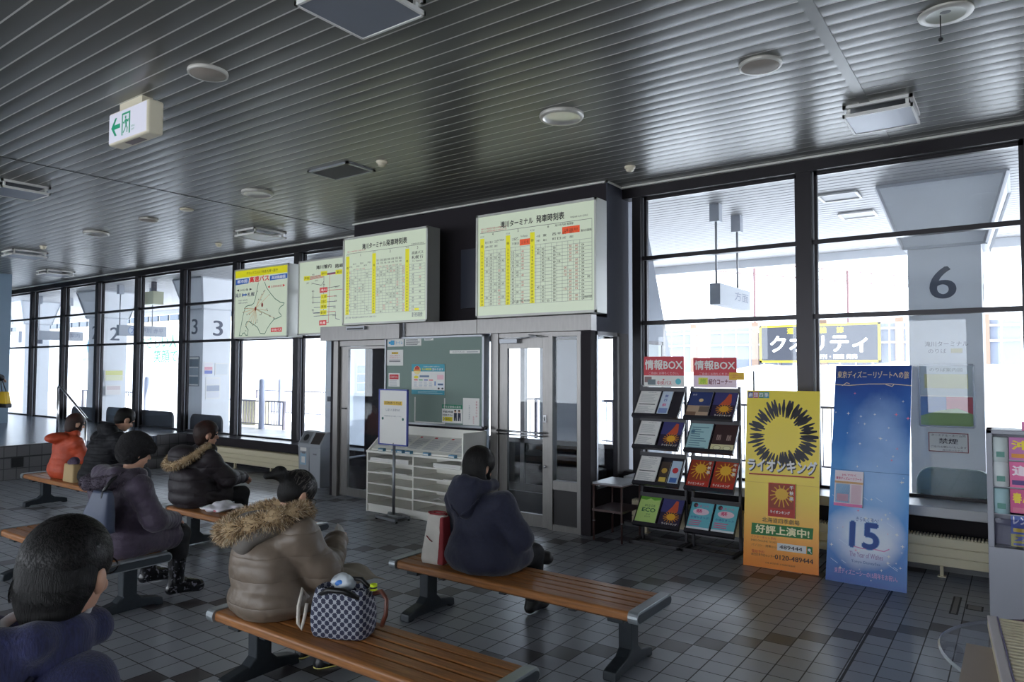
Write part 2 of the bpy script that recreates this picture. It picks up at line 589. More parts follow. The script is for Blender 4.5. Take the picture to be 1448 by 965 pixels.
wn = 1
edges = [-9.72 - 1.745 * k for k in range(0, 8)]
prev = None
window_bay(wn, -9.585, -7.6, LY, 0.5, CEIL - 0.13, (-9.72, -9.585), None)
for e0, e1 in zip(edges[1:], edges[:-1]):
    wn += 1
    window_bay(wn, e0 + 0.135, e1, LY, 0.5, CEIL - 0.13, (e0, e0 + 0.135), None)
wn += 1
window_bay(wn, -1.593, 0.06, RY, 0.58, CEIL - 0.13, (-1.728, -1.593), None)
wn += 1
window_bay(wn, -3.37, -1.728, RY, 0.58, CEIL - 0.13, (-3.47, -3.37), None)
wn += 1
window_bay(wn, 0.195, 1.9, RY, 0.58, CEIL - 0.13, (0.06, 0.195), None)
wn += 1
window_bay(wn, 2.035, 4.0, RY, 0.58, CEIL - 0.13, (1.9, 2.035), None)
b = MB()
b.box(-23.2, LY - 0.01, CEIL - 0.13, -7.585, LY + 0.16, CEIL + 0.02, M_DARK)
b.box(-3.585, RY - 0.01, CEIL - 0.13, 4.0, RY + 0.16, CEIL + 0.02, M_DARK)
struct(b.build('trim_window_head'))
b = MB()
b.box(-23.2, LY, 0.5, edges[-1], LY + 0.13, CEIL - 0.13, M_PALEWALL)
struct(b.build('wall_window_end'))
# low wall and ledge below the glass
b = MB()
b.box(-12.5, LY + 0.02, 0, -7.6, LY + 0.15, 0.5, M_DARKWALL)
b.box(-3.585, RY + 0.0, 0, 4.0, RY + 0.15, 0.58, M_DARKWALL)
struct(b.build('wall_low'))
b = MB()
b.box(-12.44, LY - 0.24, 0.36, -7.65, LY + 0.07, 0.5, M_DARKWALL)
b.box(-12.44, LY - 0.24, 0.49, -7.65, LY + 0.07, 0.505, mat('dark_sill', (66, 66, 72), 0.3, 0.2))
struct(b.build('sill_left', bevel=0.004))
b = MB(); b.box(-3.4, RY - 0.37, 0.5, 4.0, RY + 0.07, 0.585, mat('steel_sill', (150, 150, 152), 0.35, 0.5))
struct(b.build('sill_right', bevel=0.004))
b = MB(); b.box(-3.55, RY - 0.06, 0, 4.0, RY, 0.045, mat('grey_skirting', (120, 120, 122), 0.5))
struct(b.build('baseboard_right'))

# ------------------------------------------------------------------ the entrance box
V = 6.385
b = MB()   # bulkhead above
b.box(-7.585, 6.756, 2.26, -3.6, 7.25, CEIL + 0.02, M_DARKWALL)
b.box(-3.6, 6.757, 2.1, -3.585, 7.25, CEIL + 0.02, M_DARKSIDE)
b.box(-7.6, 7.25, 2.27, -3.75, 8.3, 2.45, M_DARKWALL)
struct(b.build('wall_bulkhead'))
b = MB()
b.box(-7.585, V + 0.02, 2.10, -3.6, 6.757, 2.255, M_DARKWALL)
b.box(-3.6, V + 0.02, 2.10, -3.585, 6.757, 2.255, M_DARKSIDE)
struct(b.build('wall_header'))
b = MB(); b.box(-5.62, 6.742, 2.45, -5.15, 6.757, 3.18, mat('dark_blue_panel', (52, 54, 66), 0.4)); struct(b.build('trim_bulkhead_panel'))
b = MB()
b.box(-6.5, V, 0, -4.96, V + 0.06, 2.1, M_DARKWALL)
b.box(-3.70, V, 0, -3.585, V + 0.115, 2.1, M_DARKWALL)
b.box(-3.65, 7.0, 0, -3.585, 7.25, 2.1, M_DARKWALL)
b.box(-7.6, V, 0, -7.53, V + 0.1, 2.1, M_DARKWALL)
b.box(-7.6, 7.0, 0, -7.54, 7.36, 2.1, M_DARKWALL)
b.box(-3.63, V + 0.115, 0, -3.585, 7.0, 0.46, M_DARKWALL)
b.box(-7.6, V + 0.1, 0, -7.56, 7.0, 0.46, M_DARKWALL)
struct(b.build('wall_entrance'))
# steel headers over the doors
b = MB()
b.box(-7.68, 6.26, 2.072, -6.2, 6.4, 2.26, M_STEEL)
struct(b.build('trim_header_left', bevel=0.003))
b = MB(); b.box(-6.16, 6.325, 2.10, -5.035, 6.4, 2.265, M_STEEL); b.box(-6.2, 6.31, 2.08, -6.16, 6.4, 2.31, M_ALU)
struct(b.build('trim_header_middle', bevel=0.003))
b = MB(); b.box(-5.03, 6.325, 2.10, -3.545, 6.44, 2.268, M_STEEL)
struct(b.build('trim_header_right', bevel=0.003))
b = MB(); b.box(-7.12, 6.22, 2.20, -6.78, 6.262, 2.245, M_ALU); b.box(-7.1, 6.216, 2.205, -6.8, 6.222, 2.225, M_BLACK)
tag(b.build('door_sensor'), 'small silver door sensor bar on the left steel door header', 'sensor')

# left automatic sliding door
d1 = struct(empty('door_1', (-7.0, V, 0)))
b = MB()
b.box(-7.53, V - 0.02, 0, -7.44, V + 0.1, 2.072, M_STEEL)
b.box(-7.53, V, 2.0, -6.5, V + 0.08, 2.072, M_STEEL)
b.build('jamb', d1, w=True, bevel=0.002)
b = MB()
b.box(-7.43, V + 0.02, 0.02, -7.28, V + 0.06, 1.995, M_STEEL)
b.box(-7.28, V + 0.02, 0.02, -6.55, V + 0.06, 0.125, M_STEEL)
b.box(-7.28, V + 0.02, 1.96, -6.55, V + 0.06, 1.995, M_STEEL)
b.box(-6.6, V + 0.02, 0.02, -6.5, V + 0.06, 1.995, M_STEEL)
b.build('door_leaf', d1, w=True, bevel=0.002)
b = MB(); b.box(-7.28, V + 0.037, 0.12, -6.6, V + 0.043, 1.965, M_GLASS); b.build('pane', d1, w=True)
b = MB(); b.box(-7.38, V + 0.0, 1.16, -7.3, V + 0.02, 1.18, M_BLACK); b.build('handle', d1, w=True)

# right hinged door with side light
d2 = struct(empty('door_2', (-4.4, V, 0)))
b = MB()
b.box(-4.87, V - 0.01, 0, -4.765, V + 0.1, 2.1, M_STEEL)
b.box(-4.765, V, 2.05, -3.7, V + 0.08, 2.1, M_STEEL)
b.box(-4.10, V - 0.005, 0, -4.045, V + 0.09, 2.06, M_STEEL)
b.box(-3.745, V - 0.005, 0, -3.70, V + 0.09, 2.06, M_STEEL)
b.box(-4.045, V, 0.43, -3.745, V + 0.08, 0.525, M_STEEL)
b.box(-4.045, V, 0.0, -3.745, V + 0.08, 0.065, M_STEEL)
b.build('jamb', d2, w=True, bevel=0.002)
b = MB(); b.box(-4.045, V + 0.02, 0.065, -3.745, V + 0.05, 0.43, mat('dark_grille', (38, 36, 38), 0.5, noise=0.3, nscale=150)); b.build('kick_panel', d2, w=True)
b = MB(); b.box(-4.045, V + 0.03, 0.525, -3.745, V + 0.036, 2.05, M_GLASS); b.build('side_pane', d2, w=True)
b = MB()
b.box(-4.76, V + 0.01, 0.01, -4.65, V + 0.055, 2.045, M_STEEL)
b.box(-4.18, V + 0.01, 0.01, -4.105, V + 0.055, 2.045, M_STEEL)
b.box(-4.65, V + 0.01, 0.01, -4.18, V + 0.055, 0.14, M_STEEL)
b.box(-4.65, V + 0.01, 1.93, -4.18, V + 0.055, 2.045, M_STEEL)
b.build('door_leaf', d2, w=True, bevel=0.002)
b = MB(); b.box(-4.65, V + 0.03, 0.14, -4.18, V + 0.036, 1.93, M_GLASS); b.build('pane', d2, w=True)
b = MB()
for s in (-0.07, -0.055):
    pass
b.tube([(-4.74, V + 0.01, 1.02), (-4.74, V - 0.06, 1.02), (-4.14, V - 0.06, 1.02), (-4.14, V + 0.01, 1.02)], 0.012, M_CHROME)
b.tube([(-4.74, V - 0.06, 0.985), (-4.14, V - 0.06, 0.985)], 0.009, M_CHROME)
b.build('push_bar', d2, w=True)
b = MB(); b.box(-4.72, V - 0.05, 1.985, -4.48, V + 0.01, 2.035, M_ALU); b.bar((-4.5, V - 0.03, 2.03), (-4.2, V - 0.08, 2.06), 0.02, 0.01, M_ALU); b.bar((-4.2, V - 0.08, 2.06), (-4.36, V + 0.01, 2.075), 0.02, 0.01, M_ALU)
b.build('door_closer', d2, w=True, bevel=0.003)
b = MB(); b.lathe([(0.0, -0.012), (0.016, -0.012), (0.016, 0.0)], (-4.14, V + 0.0, 0.66), M_CHROME, 12, 'y'); b.box(-4.165, V - 0.004, 1.13, -4.125, V + 0.012, 1.21, M_CHROME); b.box(-4.15, V - 0.006, 1.15, -4.14, V - 0.003, 1.19, M_BLACK)
b.build('lock', d2, w=True)
# strip of glass left of the hinged door
w_ = struct(empty('window_20', (-4.91, V, 0)))
b = MB(); b.box(-4.96, V + 0.03, 0.05, -4.87, V + 0.036, 2.1, M_GLASS); b.build('pane', w_, w=True)
b = MB(); b.box(-4.96, V, 0, -4.945, V + 0.07, 2.1, M_ALU); b.build('frame', w_, w=True)
# glazed return of the box
w_ = struct(empty('window_21', (-3.6, 6.75, 0)))
b = MB()
b.box(-3.62, V + 0.115, 0.46, -3.575, 7.0, 0.49, M_ALU); b.box(-3.62, V + 0.115, 2.06, -3.575, 7.0, 2.1, M_DARK)
b.box(-3.62, V + 0.115, 0.46, -3.575, V + 0.14, 2.1, M_ALU); b.box(-3.62, 6.96, 0.46, -3.575, 7.0, 2.1, M_DARK)
b.build('frame', w_, w=True)
b = MB(); b.box(-3.602, V + 0.16, 0.5, -3.596, 6.96, 2.05, M_GLASS); b.build('pane', w_, w=True)
w_ = struct(empty('window_22', (-7.58, 6.75, 0)))
b = MB(); b.box(-7.582, V + 0.1, 0.46, -7.576, 7.0, 2.1, M_GLASS); b.build('pane', w_, w=True)
b = MB(); b.box(-7.6, V + 0.1, 0.44, -7.56, 7.0, 0.48, M_ALU); b.build('frame', w_, w=True)
# outer screen of the box
w_ = struct(empty('window_23', (-5.6, 8.25, 0)))
b = MB()
for x in (-7.6, -7.0, -5.75, -4.6, -4.1, -3.66):
    b.box(x, 8.22, 0, x + 0.07, 8.3, 2.26, M_STEEL)
b.box(-7.6, 8.22, 2.1, -3.6, 8.3, 2.27, M_DARK)
b.box(-7.6, 8.22, 0, -3.6, 8.3, 0.1, M_STEEL)
b.box(-7.0, 8.22, 0.67, -3.6, 8.3, 0.73, M_STEEL)
b.build('frame', w_, w=True)
b = MB(); b.box(-6.93, 8.24, 0.1, -3.63, 8.28, 0.67, M_BLACKGLASS); b.build('kick_panel', w_, w=True)
b = MB(); b.box(-7.55, 8.255, 0.1, -3.63, 8.261, 2.1, M_GLASS); b.build('pane', w_, w=True)
b = MB(); b.prism([(-3.72, 7.27, -0.02), (-3.72, 8.48, -0.02), (-3.72, 8.46, 1.85), (-3.72, 8.33, 2.13), (-3.72, 7.62, 3.73), (-3.72, 7.27, 3.73)], (0.13, 0, 0), mat('grey_wing_wall', (150, 156, 168), 0.6))
b.box(-3.592, 7.62, 1.2, -3.583, 8.15, 2.0, mat('pale_window', (196, 206, 206), 0.2))
for q in ((7.58, 1.16, 7.62, 2.04), (8.15, 1.16, 8.19, 2.04), (7.58, 2.0, 8.19, 2.04)):
    b.box(-3.6, q[0], q[1], -3.575, q[2], q[3], M_DARK)
struct(b.build('wall_wing'))
w_ = struct(empty('window_25', (-7.6, 7.75, 0)))
b = MB(); b.box(-7.602, 7.4, 0.1, -7.596, 8.22, 2.1, M_GLASS); b.build('pane', w_, w=True)
b = MB(); b.box(-7.62, 7.36, 0, -7.585, 8.22, 0.1, M_STEEL); b.build('frame', w_, w=True)
# grey floor mat in the entrance
b = MB(); b.box(-7.4, 6.6, 0.0, -3.8, 8.1, 0.012, mat('dark_mat', (44, 44, 48), 0.9, noise=0.2, nscale=200))
struct(b.build('floor_mat'))

# handrail at the steps
t = thing('handrail', 'chrome handrail of the steps beyond the person in orange', 'handrail', (-13.0, 5.19, 0.5))
b = MB(); b.tube([(-13.0, 5.19, 1.38), (-12.9, 5.19, 1.38), (-11.95, 5.19, 0.9)], 0.02, M_CHROME); b.build('rail', t, w=True)
for x, z0, z1 in ((-13.0, 0.5, 1.38), (-11.98, 0.0, 0.9)):
    b = MB(); b.tube([(x, 5.19, z0), (x, 5.19, z1)], 0.018, M_CHROME); b.build('post', t, w=True)
# ------------------------------------------------------------------ outside: bus bays, canopy, snow
M_PAVE = mat('wet_pavement', (160, 162, 166), 0.45, noise=0.25, nscale=1.2)
M_SNOW = mat('snow', (240, 243, 248), 0.8, noise=0.03, nscale=2, bump=0.5, bscale=3)
M_SOFFIT = mat('white_soffit', (164, 163, 164), 0.5, 0.0, 0.5)
M_CONC = mat('pale_painted_concrete', (226, 228, 232), 0.6, noise=0.03, nscale=4)
M_IRON = mat('rail_iron', (104, 100, 108), 0.5, 0.5)

b = MB(); b.box(-60, 7.36, -0.15, 20, 14.5, -0.02, M_PAVE); struct(b.build('ground'))
b = MB(); b.box(-120, 14.5, -0.3, 60, 130, -0.03, M_SNOW); struct(b.build('ground_snow'))
# canopy with ribbed soffit
b = MB()
y = 7.75
while y < 13.2:
    b.hexa([(-60, y + 0.01, 3.742), (20, y + 0.01, 3.742), (20, y + 0.12, 3.742), (-60, y + 0.12, 3.742), (-60, y, 3.77), (20, y, 3.77), (20, y + 0.13, 3.77), (-60, y + 0.13, 3.77)], M_SOFFIT)
    y += 0.13
b.box(-60, 7.26, 3.735, 20, 7.72, 3.9, M_SOFFIT)
b.box(-60, 7.7, 3.768, 20, 13.25, 4.0, M_SOFFIT)
b.box(-60, 13.2, 3.6, 20, 13.35, 4.25, M_CONC)
struct(b.build('ceiling_canopy'))

M_NUM = mat('grey_numeral', (86, 90, 104), 0.6)
NUMS = {0: '6', 1: '5', 2: '4', 3: '3', 4: '2', 5: '1'}
for k in range(6):
    xr = -0.31 - 4.88 * k
    xl, y0, y1 = xr - 0.68, 8.9, 9.58
    n = NUMS[k]
    t = thing('concrete_column', 'pale square concrete column numbered %s with flared capital under the canopy' % n, 'column', ((xl + xr) / 2, 9.24, -0.02))
    b = MB(); b.box(xl, y0, -0.02, xr, y1, 3.06, M_CONC)
    f = Face(b, (xl, y0, 0), (1, 0, 0), (0, 0, 1)); f.text(n, 0.33, 2.65, 0.25, 0.35, M_NUM, 0.003, 0.02)
    f = Face(b, (xr, y0, 0), (0, 1, 0), (0, 0, 1)); f.text(n, 0.36, 2.62, 0.25, 0.35, M_NUM, 0.003, 0.02)
    b.build('shaft', t, w=True)
    b = MB()
    b.hexa([(xl - 0.04, y0 - 0.04, 3.04), (xr + 0.04, y0 - 0.04, 3.04), (xr + 0.04, y1 + 0.04, 3.04), (xl - 0.04, y1 + 0.04, 3.04),
            (xl - 0.27, y0 - 0.2, 3.735), (xr + 0.24, y0 - 0.2, 3.735), (xr + 0.24, y1 + 0.2, 3.735), (xl - 0.27, y1 + 0.2, 3.735)], M_CONC)
    tr = mat('capital_edge_strip', (190, 192, 198), 0.5, 0.2)
    q = [(xl - 0.04, y0 - 0.045, 3.04), (xr + 0.04, y0 - 0.045, 3.04), (xr + 0.24, y0 - 0.21, 3.73), (xl - 0.27, y0 - 0.21, 3.73)]
    for i in range(4):
        b.bar(q[i], q[(i + 1) % 4], 0.03, 0.03, tr)
    q = [(xr + 0.045, y0 - 0.04, 3.04), (xr + 0.045, y1 + 0.04, 3.04), (xr + 0.25, y1 + 0.2, 3.73), (xr + 0.25, y0 - 0.2, 3.73)]
    for i in range(4):
        b.bar(q[i], q[(i + 1) % 4], 0.03, 0.03, tr)
    b.build('capital', t, w=True)

def notice(name, label, cat, o, ux, w, h, draw, th=0.006, frame=None, group=None):
    """a sheet or framed notice standing off a surface"""
    t = MB()
    ux = Vector(ux).normalized(); uy = Vector((0, 0, 1)); n = ux.cross(uy)
    o = Vector(o)
    R = Matrix((ux, n, uy)).transposed()
    t.obox(o + ux * w / 2 + uy * h / 2 - n * (-th / 2), (w / 2, th / 2, h / 2), R, M_PAPER)
    if frame:
        for a, c in (((0, 0), (w, 0)), ((w, 0), (w, h)), ((w, h), (0, h)), ((0, h), (0, 0))):
            t.bar(o + ux * a[0] + uy * a[1] + n * th, o + ux * c[0] + uy * c[1] + n * th, 0.025, 0.02, frame)
    f = Face(t, o + n * th, ux, uy)
    draw(f, w, h)
    return tag(t.build(name), label, cat, group)

def d_map(f, w, h):
    f.rect(0, 0.5 * h, w, h, ink(196, 206, 210)); f.rect(0.1 * w, 0.62 * h, 0.9 * w, 0.85 * h, ink(205, 205, 150), 0.002)
    f.rect(0, 0, 0.5 * w, 0.48 * h, ink(110, 140, 190), 0.002); f.rect(0.5 * w, 0, w, 0.48 * h, ink(206, 96, 110), 0.002)
    f.poly([(0, 0), (w, 0), (w, 0.2 * h), (0.7 * w, 0.3 * h), (0.4 * w, 0.26 * h), (0, 0.16 * h)], ink(150, 180, 120), 0.003)
    f.text('のりば案内図', 0.5 * w, 0.92 * h, 0.6 * w, 0.06 * h, ink(60, 90, 100), 0.003)
notice('route_notice', 'framed coloured notice on the front of column numbered 6', 'notice', (-0.9, 8.9, 1.1), (1, 0, 0), 0.5, 0.66, d_map, frame=M_ALU)
def d_smoke(f, w, h):
    r = ink(150, 60, 80)
    for q in (((0.03, 0.05), (0.97, 0.05)), ((0.97, 0.05), (0.97, 0.95)), ((0.97, 0.95), (0.03, 0.95)), ((0.03, 0.95), (0.03, 0.05))):
        f.line([(q[0][0] * w, q[0][1] * h), (q[1][0] * w, q[1][1] * h)], 0.008, r)
    f.text('ターミナル・ホーム内', 0.5 * w, 0.84 * h, 0.82 * w, 0.12 * h, ink(50, 40, 60))
    f.text('禁煙', 0.5 * w, 0.57 * h, 0.46 * w, 0.26 * h, ink(50, 40, 60), bold=0.02)
    f.text('ご協力お願いいたします', 0.5 * w, 0.28 * h, 0.86 * w, 0.1 * h, ink(70, 50, 70))
    f.text('滝川ターミナル', 0.6 * w, 0.13 * h, 0.5 * w, 0.07 * h, ink(70, 50, 70))
notice('no_smoking_notice', 'small white no smoking notice low on column numbered 6', 'notice', (-0.83, 8.9, 0.82), (1, 0, 0), 0.38, 0.22, d_smoke)
def d_name(f, w, h):
    f.rect(0, 0, w, h, M_CONC, 0.001)
    f.text('滝川ターミナル', 0.5 * w, 0.72 * h, 0.95 * w, 0.35 * h, ink(90, 90, 110)); f.text('のりば', 0.3 * w, 0.25 * h, 0.4 * w, 0.3 * h, ink(120, 120, 140)); f.rect(0.6 * w, 0.12 * h, 0.85 * w, 0.4 * h, ink(210, 200, 150), 0.002)
notice('name_plate', 'pale terminal name plate below the numeral on column numbered 6', 'sign', (-0.85, 8.9, 1.87), (1, 0, 0), 0.42, 0.16, d_name)
def d_pap(cols):
    def d(f, w, h):
        for i, c in enumerate(cols):
            f.rect(0.06 * w, (0.06 + 0.9 * i / len(cols)) * h, 0.94 * w, (0.02 + 0.9 * (i + 1) / len(cols)) * h, ink(*c), 0.002)
    return d
notice('column_notice', 'white sheet with drawing on the right face of column numbered 3', 'notice', (-14.95, 8.98, 1.0), (0, 1, 0), 0.36, 0.5, d_pap([(220, 220, 226), (170, 176, 190), (226, 226, 230)]))
notice('column_notice', 'pink and blue paper beside pale sheet on column numbered 3', 'notice', (-14.95, 8.93, 1.56), (0, 1, 0), 0.22, 0.28, d_pap([(120, 130, 190), (220, 160, 170), (228, 220, 226)]))
notice('column_notice', 'blank pale sheet right of pink paper on column numbered 3', 'notice', (-14.95, 9.2, 1.54), (0, 1, 0), 0.34, 0.28, d_pap([(214, 218, 222)]))
notice('column_notice', 'dark framed timetable on the front face of column numbered 3', 'notice', (-15.5, 8.9, 1.3), (1, 0, 0), 0.42, 0.66, d_pap([(120, 134, 146), (150, 160, 168), (110, 120, 130)]), frame=M_ALU)
notice('column_notice', 'pale yellow notice high on the front of column numbered 2', 'notice', (-19.75, 8.98, 1.35), (0, 1, 0), 0.5, 0.3, d_pap([(226, 226, 190), (216, 216, 140)]))
notice('column_notice', 'small white notice under the pale yellow one on column 2', 'notice', (-19.75, 9.02, 0.98), (0, 1, 0), 0.4, 0.26, d_pap([(230, 224, 220), (216, 200, 200)]))
notice('column_notice', 'large grey timetable sheet on the right face of column numbered 4', 'notice', (-10.07, 9.05, 1.25), (0, 1, 0), 0.4, 0.55, d_pap([(150, 170, 180), (130, 150, 164), (170, 180, 190)]))
notice('column_notice', 'small white notice with black print lower on column numbered 4', 'notice', (-10.7, 8.9, 0.95), (1, 0, 0), 0.3, 0.36, d_pap([(226, 226, 228), (90, 90, 96), (226, 226, 228)]))

def bay_sign(x, label, num, txt):
    t = thing('hanging_bay_sign', label, 'sign', (x, 9.05, 2.5))
    b = MB(); b.box(x - 0.13, 8.46, 2.5, x, 9.65, 2.76, mat('pale_sign_box', (172, 176, 184), 0.5))
    f = Face(b, (x, 8.46, 2.5), (0, 1, 0), (0, 0, 1))
    if num:
        f.disc(0.32, 0.13, 0.105, 0.105, ink(120, 140, 180)); f.disc(0.32, 0.13, 0.09, 0.09, ink(196, 204, 214), 0.0015)
        f.text(num, 0.32, 0.13, None, 0.13, ink(110, 130, 176), 0.003, 0.02)
    f.text(txt, 0.82, 0.15, 0.56, 0.12, ink(120, 126, 144), 0.002)
    b.build('sign_box', t, w=True)
    for y in (8.5, 9.3):
        b = MB(); b.tube([(x - 0.06, y, 2.76), (x - 0.06, y, 3.6)], 0.014, M_ALU); b.box(x - 0.12, y - 0.06, 3.52, x, y + 0.06, 3.74, mat('pale_sign_box', (172, 176, 184), 0.5)); b.build('rod', t, w=True)
bay_sign(-2.95, 'grey bay sign hung on two rods outside, seen left of the thick window post', None, '方面')
bay_sign(-17.9, 'hanging bay sign with circled 2 outside the left windows', '②'[:0] or '2', '芦別 赤平')
bay_sign(-22.6, 'farthest hanging bay sign outside, near column numbered 1', None, '行先案内')

# round lights and flush panels in the soffit
b = MB(); b.lathe([(0, 3.73), (0.2, 3.73), (0.21, 3.742), (0.21, 3.75)], (-3.0, 7.72, 0), mat('pale_disc', (168, 168, 172), 0.5), 32)
tag(b.build('soffit_speaker'), 'grey round speaker in the canopy soffit above the left bay sign', 'speaker')
for x, y, s in ((-1.67, 8.76, 'nearer pale rectangular panel in the canopy soffit left of column 6'), (-1.68, 9.95, 'farther pale rectangular panel in the canopy soffit left of column 6')):
    b = MB(); b.box(x - 0.2, y - 0.06, 3.725, x + 0.2, y + 0.3, 3.742, M_SOFFIT)
    for a, c in (((x - 0.2, y - 0.06), (x + 0.2, y - 0.06)), ((x - 0.2, y + 0.3), (x + 0.2, y + 0.3)), ((x - 0.2, y - 0.06), (x - 0.2, y + 0.3)), ((x + 0.2, y - 0.06), (x + 0.2, y + 0.3))):
        b.bar((*a, 3.722), (*c, 3.722), 0.025, 0.02, M_WHITE)
    tag(b.build('ceiling_hatch'), s, 'hatch')
# flood lamp seen at the left
t = thing('flood_lamp', 'cream box lamp under the canopy left of column numbered 3', 'lamp', (-16.6, 8.6, 3.3))
b = MB(); b.box(-16.8, 8.5, 3.2, -16.4, 8.75, 3.5, mat('lamp_face', (212, 212, 180), 0.4)); b.build('lamp_box', t, w=True)
b = MB(); b.box(-16.65, 8.58, 3.5, -16.55, 8.66, 3.74, M_IRON); b.build('bracket', t, w=True)

# benches outside, backs to the glass
M_SEAT = mat('grey_green_seat', (104, 124, 124), 0.45)
M_SEATD = mat('dark_seat', (44, 44, 50), 0.5)
def out_seat(x0, x1, y, label, m, z0=0.53, z1=0.84):
    t = thing('platform_seat', label, 'seat', ((x0 + x1) / 2, y + 0.25, -0.02), group='seats outside the window wall')
    w = x1 - x0
    pts = []
    for k in range(9):
        a = PI / 2 * k / 8
        pts.append((x1 - 0.12 + 0.12 * math.sin(a), z1 - 0.14 + 0.14 * math.cos(a)))
    pts += [(x1, z0 - 0.1), (x0, z0 - 0.1)]
    for k in range(9):
        a = PI / 2 * k / 8
        pts.append((x0 + 0.12 - 0.12 * math.cos(a), z1 - 0.14 + 0.14 * math.sin(a)))
    b = MB(); b.prism([(px, y, pz) for px, pz in pts], (0, 0.05, 0), m)
    b.build('backrest', t, w=True, bevel=0.012)
    b = MB(); b.box(x0, y + 0.02, 0.38, x1, y + 0.45, 0.43, m); b.build('seat', t, w=True, bevel=0.01)
    for xx in (x0 + 0.08, x1 - 0.14):
        b = MB(); b.box(xx, y + 0.05, -0.02, xx + 0.06, y + 0.4, 0.38, M_IRON); b.build('leg', t, w=True)
out_seat(-0.78, -0.2, 7.32, 'grey green seat back outside the glass right of the tall blue banner', M_SEAT)
out_seat(-13.1, -12.05, 7.56, 'wide dark seat back outside the glass below column numbered 3', M_SEATD, 0.5, 0.82)
out_seat(-15.5, -13.75, 7.56, 'long dark seat back outside, second from the wide one', M_SEATD, 0.5, 0.83)
out_seat(-16.5, -15.75, 7.56, 'dark seat back outside behind the black jacket head', M_SEATD, 0.5, 0.84)
out_seat(-18.2, -16.85, 7.56, 'farthest dark seat back outside the left windows', M_SEATD, 0.5, 0.8)

# railings
def railing(x0, y0, x1, y1, h, label, step=0.13, n_post=2, z=-0.02):
    t = thing('railing', label, 'railing', (x0, y0, z))
    a, c = Vector((x0, y0, z)), Vector((x1, y1, z))
    L = (c - a).length
    b = MB()
    b.bar(a + Vector((0, 0, h)), c + Vector((0, 0, h)), 0.04, 0.04, M_IRON); b.bar(a + Vector((0, 0, 0.12)), c + Vector((0, 0, 0.12)), 0.03, 0.03, M_IRON)
    b.build('rail', t, w=True)
    for k in range(n_post):
        p = a.lerp(c, k / (n_post - 1))
        b = MB(); b.bar(p, p + Vector((0, 0, h + 0.02)), 0.06, 0.06, M_IRON); b.build('post', t, w=True)
    b = MB()
    for k in range(1, int(L / step)):
        p = a.lerp(c, k * step / L)
        b.bar(p + Vector((0, 0, 0.12)), p + Vector((0, 0, h)), 0.016, 0.016, M_IRON)
    b.build('balusters', t, w=True)
railing(-21.0, 12.4, -16.8, 12.46, 0.78, 'black iron railing outside beyond the left windows, nearer one')
railing(-23.5, 16.2, -13.0, 16.2, 0.9, 'long iron railing in front of the heaped snow', 0.16, 5)
railing(-28.0, 12.0, -24.0, 12.0, 0.9, 'short iron railing outside near column numbered 1', 0.16, 3)
railing(-8.4, 12.6, -1.9, 12.6, 1.1, 'iron railing outside behind the leaflet racks', 0.13, 4)
railing(-9.8, 14.2, -6.2, 14.2, 1.0, 'iron railing seen through the hinged door', 0.16, 3)
for x, y, s in ((-17.6, 12.3, 'left'), (-18.35, 13.5, 'right')):
    b = MB(); b.lathe([(0.085, -0.02), (0.085, 1.3), (0.08, 1.36), (0.05, 1.4), (0, 1.41)], (x, y, 0), mat('grey_bollard', (150, 156, 176), 0.5), 16)
    tag(b.build('bollard'), 'grey %s bollard in front of the heaped snow' % s, 'bollard')
for x, y, s in ((-24.6, 12.6, 'left of the two bollards beyond the leftmost windows'), (-23.3, 13.3, 'right of the two bollards beyond the leftmost windows')):
    b = MB(); b.lathe([(0.085, -0.02), (0.085, 1.3), (0.08, 1.36), (0.05, 1.4), (0, 1.41)], (x, y, 0), mat('grey_bollard', (150, 156, 176), 0.5), 16)
    tag(b.build('bollard'), s, 'bollard')
b = MB(); b.box(-19.6, 13.0, -0.02, -18.9, 13.5, 0.72, mat('cream_box', (214, 206, 170), 0.6)); b.box(-19.63, 12.97, 0.7, -18.87, 13.53, 0.76, M_WHITE)
tag(b.build('grit_box', bevel=0.01), 'cream grit box behind the nearer iron railing', 'box')

# heaped snow
def snow_heap(x0, x1, y0, y1, h, label, seed, nx=60, ny=30, flat=0.0):
    b = MB()
    vs = []
    for j in range(ny + 1):
        for i in range(nx + 1):
            u, v = i / nx, j / ny
            e = max(0, math.sin(PI * u)) ** 0.45 * max(0, math.sin(PI * v)) ** 0.6
            x, y = x0 + (x1 - x0) * u, y0 + (y1 - y0) * v
            nz = mnoise.fractal(Vector((x * 0.6 + seed, y * 0.6, seed)), 1.0, 2.0, 4)
            vs.append((x, y, -0.05 + h * e * (1 + (0.28 - flat) * nz)))
    fs = [(j * (nx + 1) + i, j * (nx + 1) + i + 1, (j + 1) * (nx + 1) + i + 1, (j + 1) * (nx + 1) + i) for j in range(ny) for i in range(nx)]
    b.add(vs, fs, M_SNOW, True)
    tag(b.build('snow_heap'), label, 'snow')
snow_heap(-34, -19, 16.8, 22, 2.7, 'great heap of snow behind the long iron railing', 1.3)
snow_heap(-34.5, -28.5, 12.5, 15, 0.9, 'low snow heap outside the leftmost window', 4.1)
snow_heap(-16, 10, 21, 30.5, 1.95, 'long bank of snow below the black billboard', 7.7, 90, 30, 0.2)

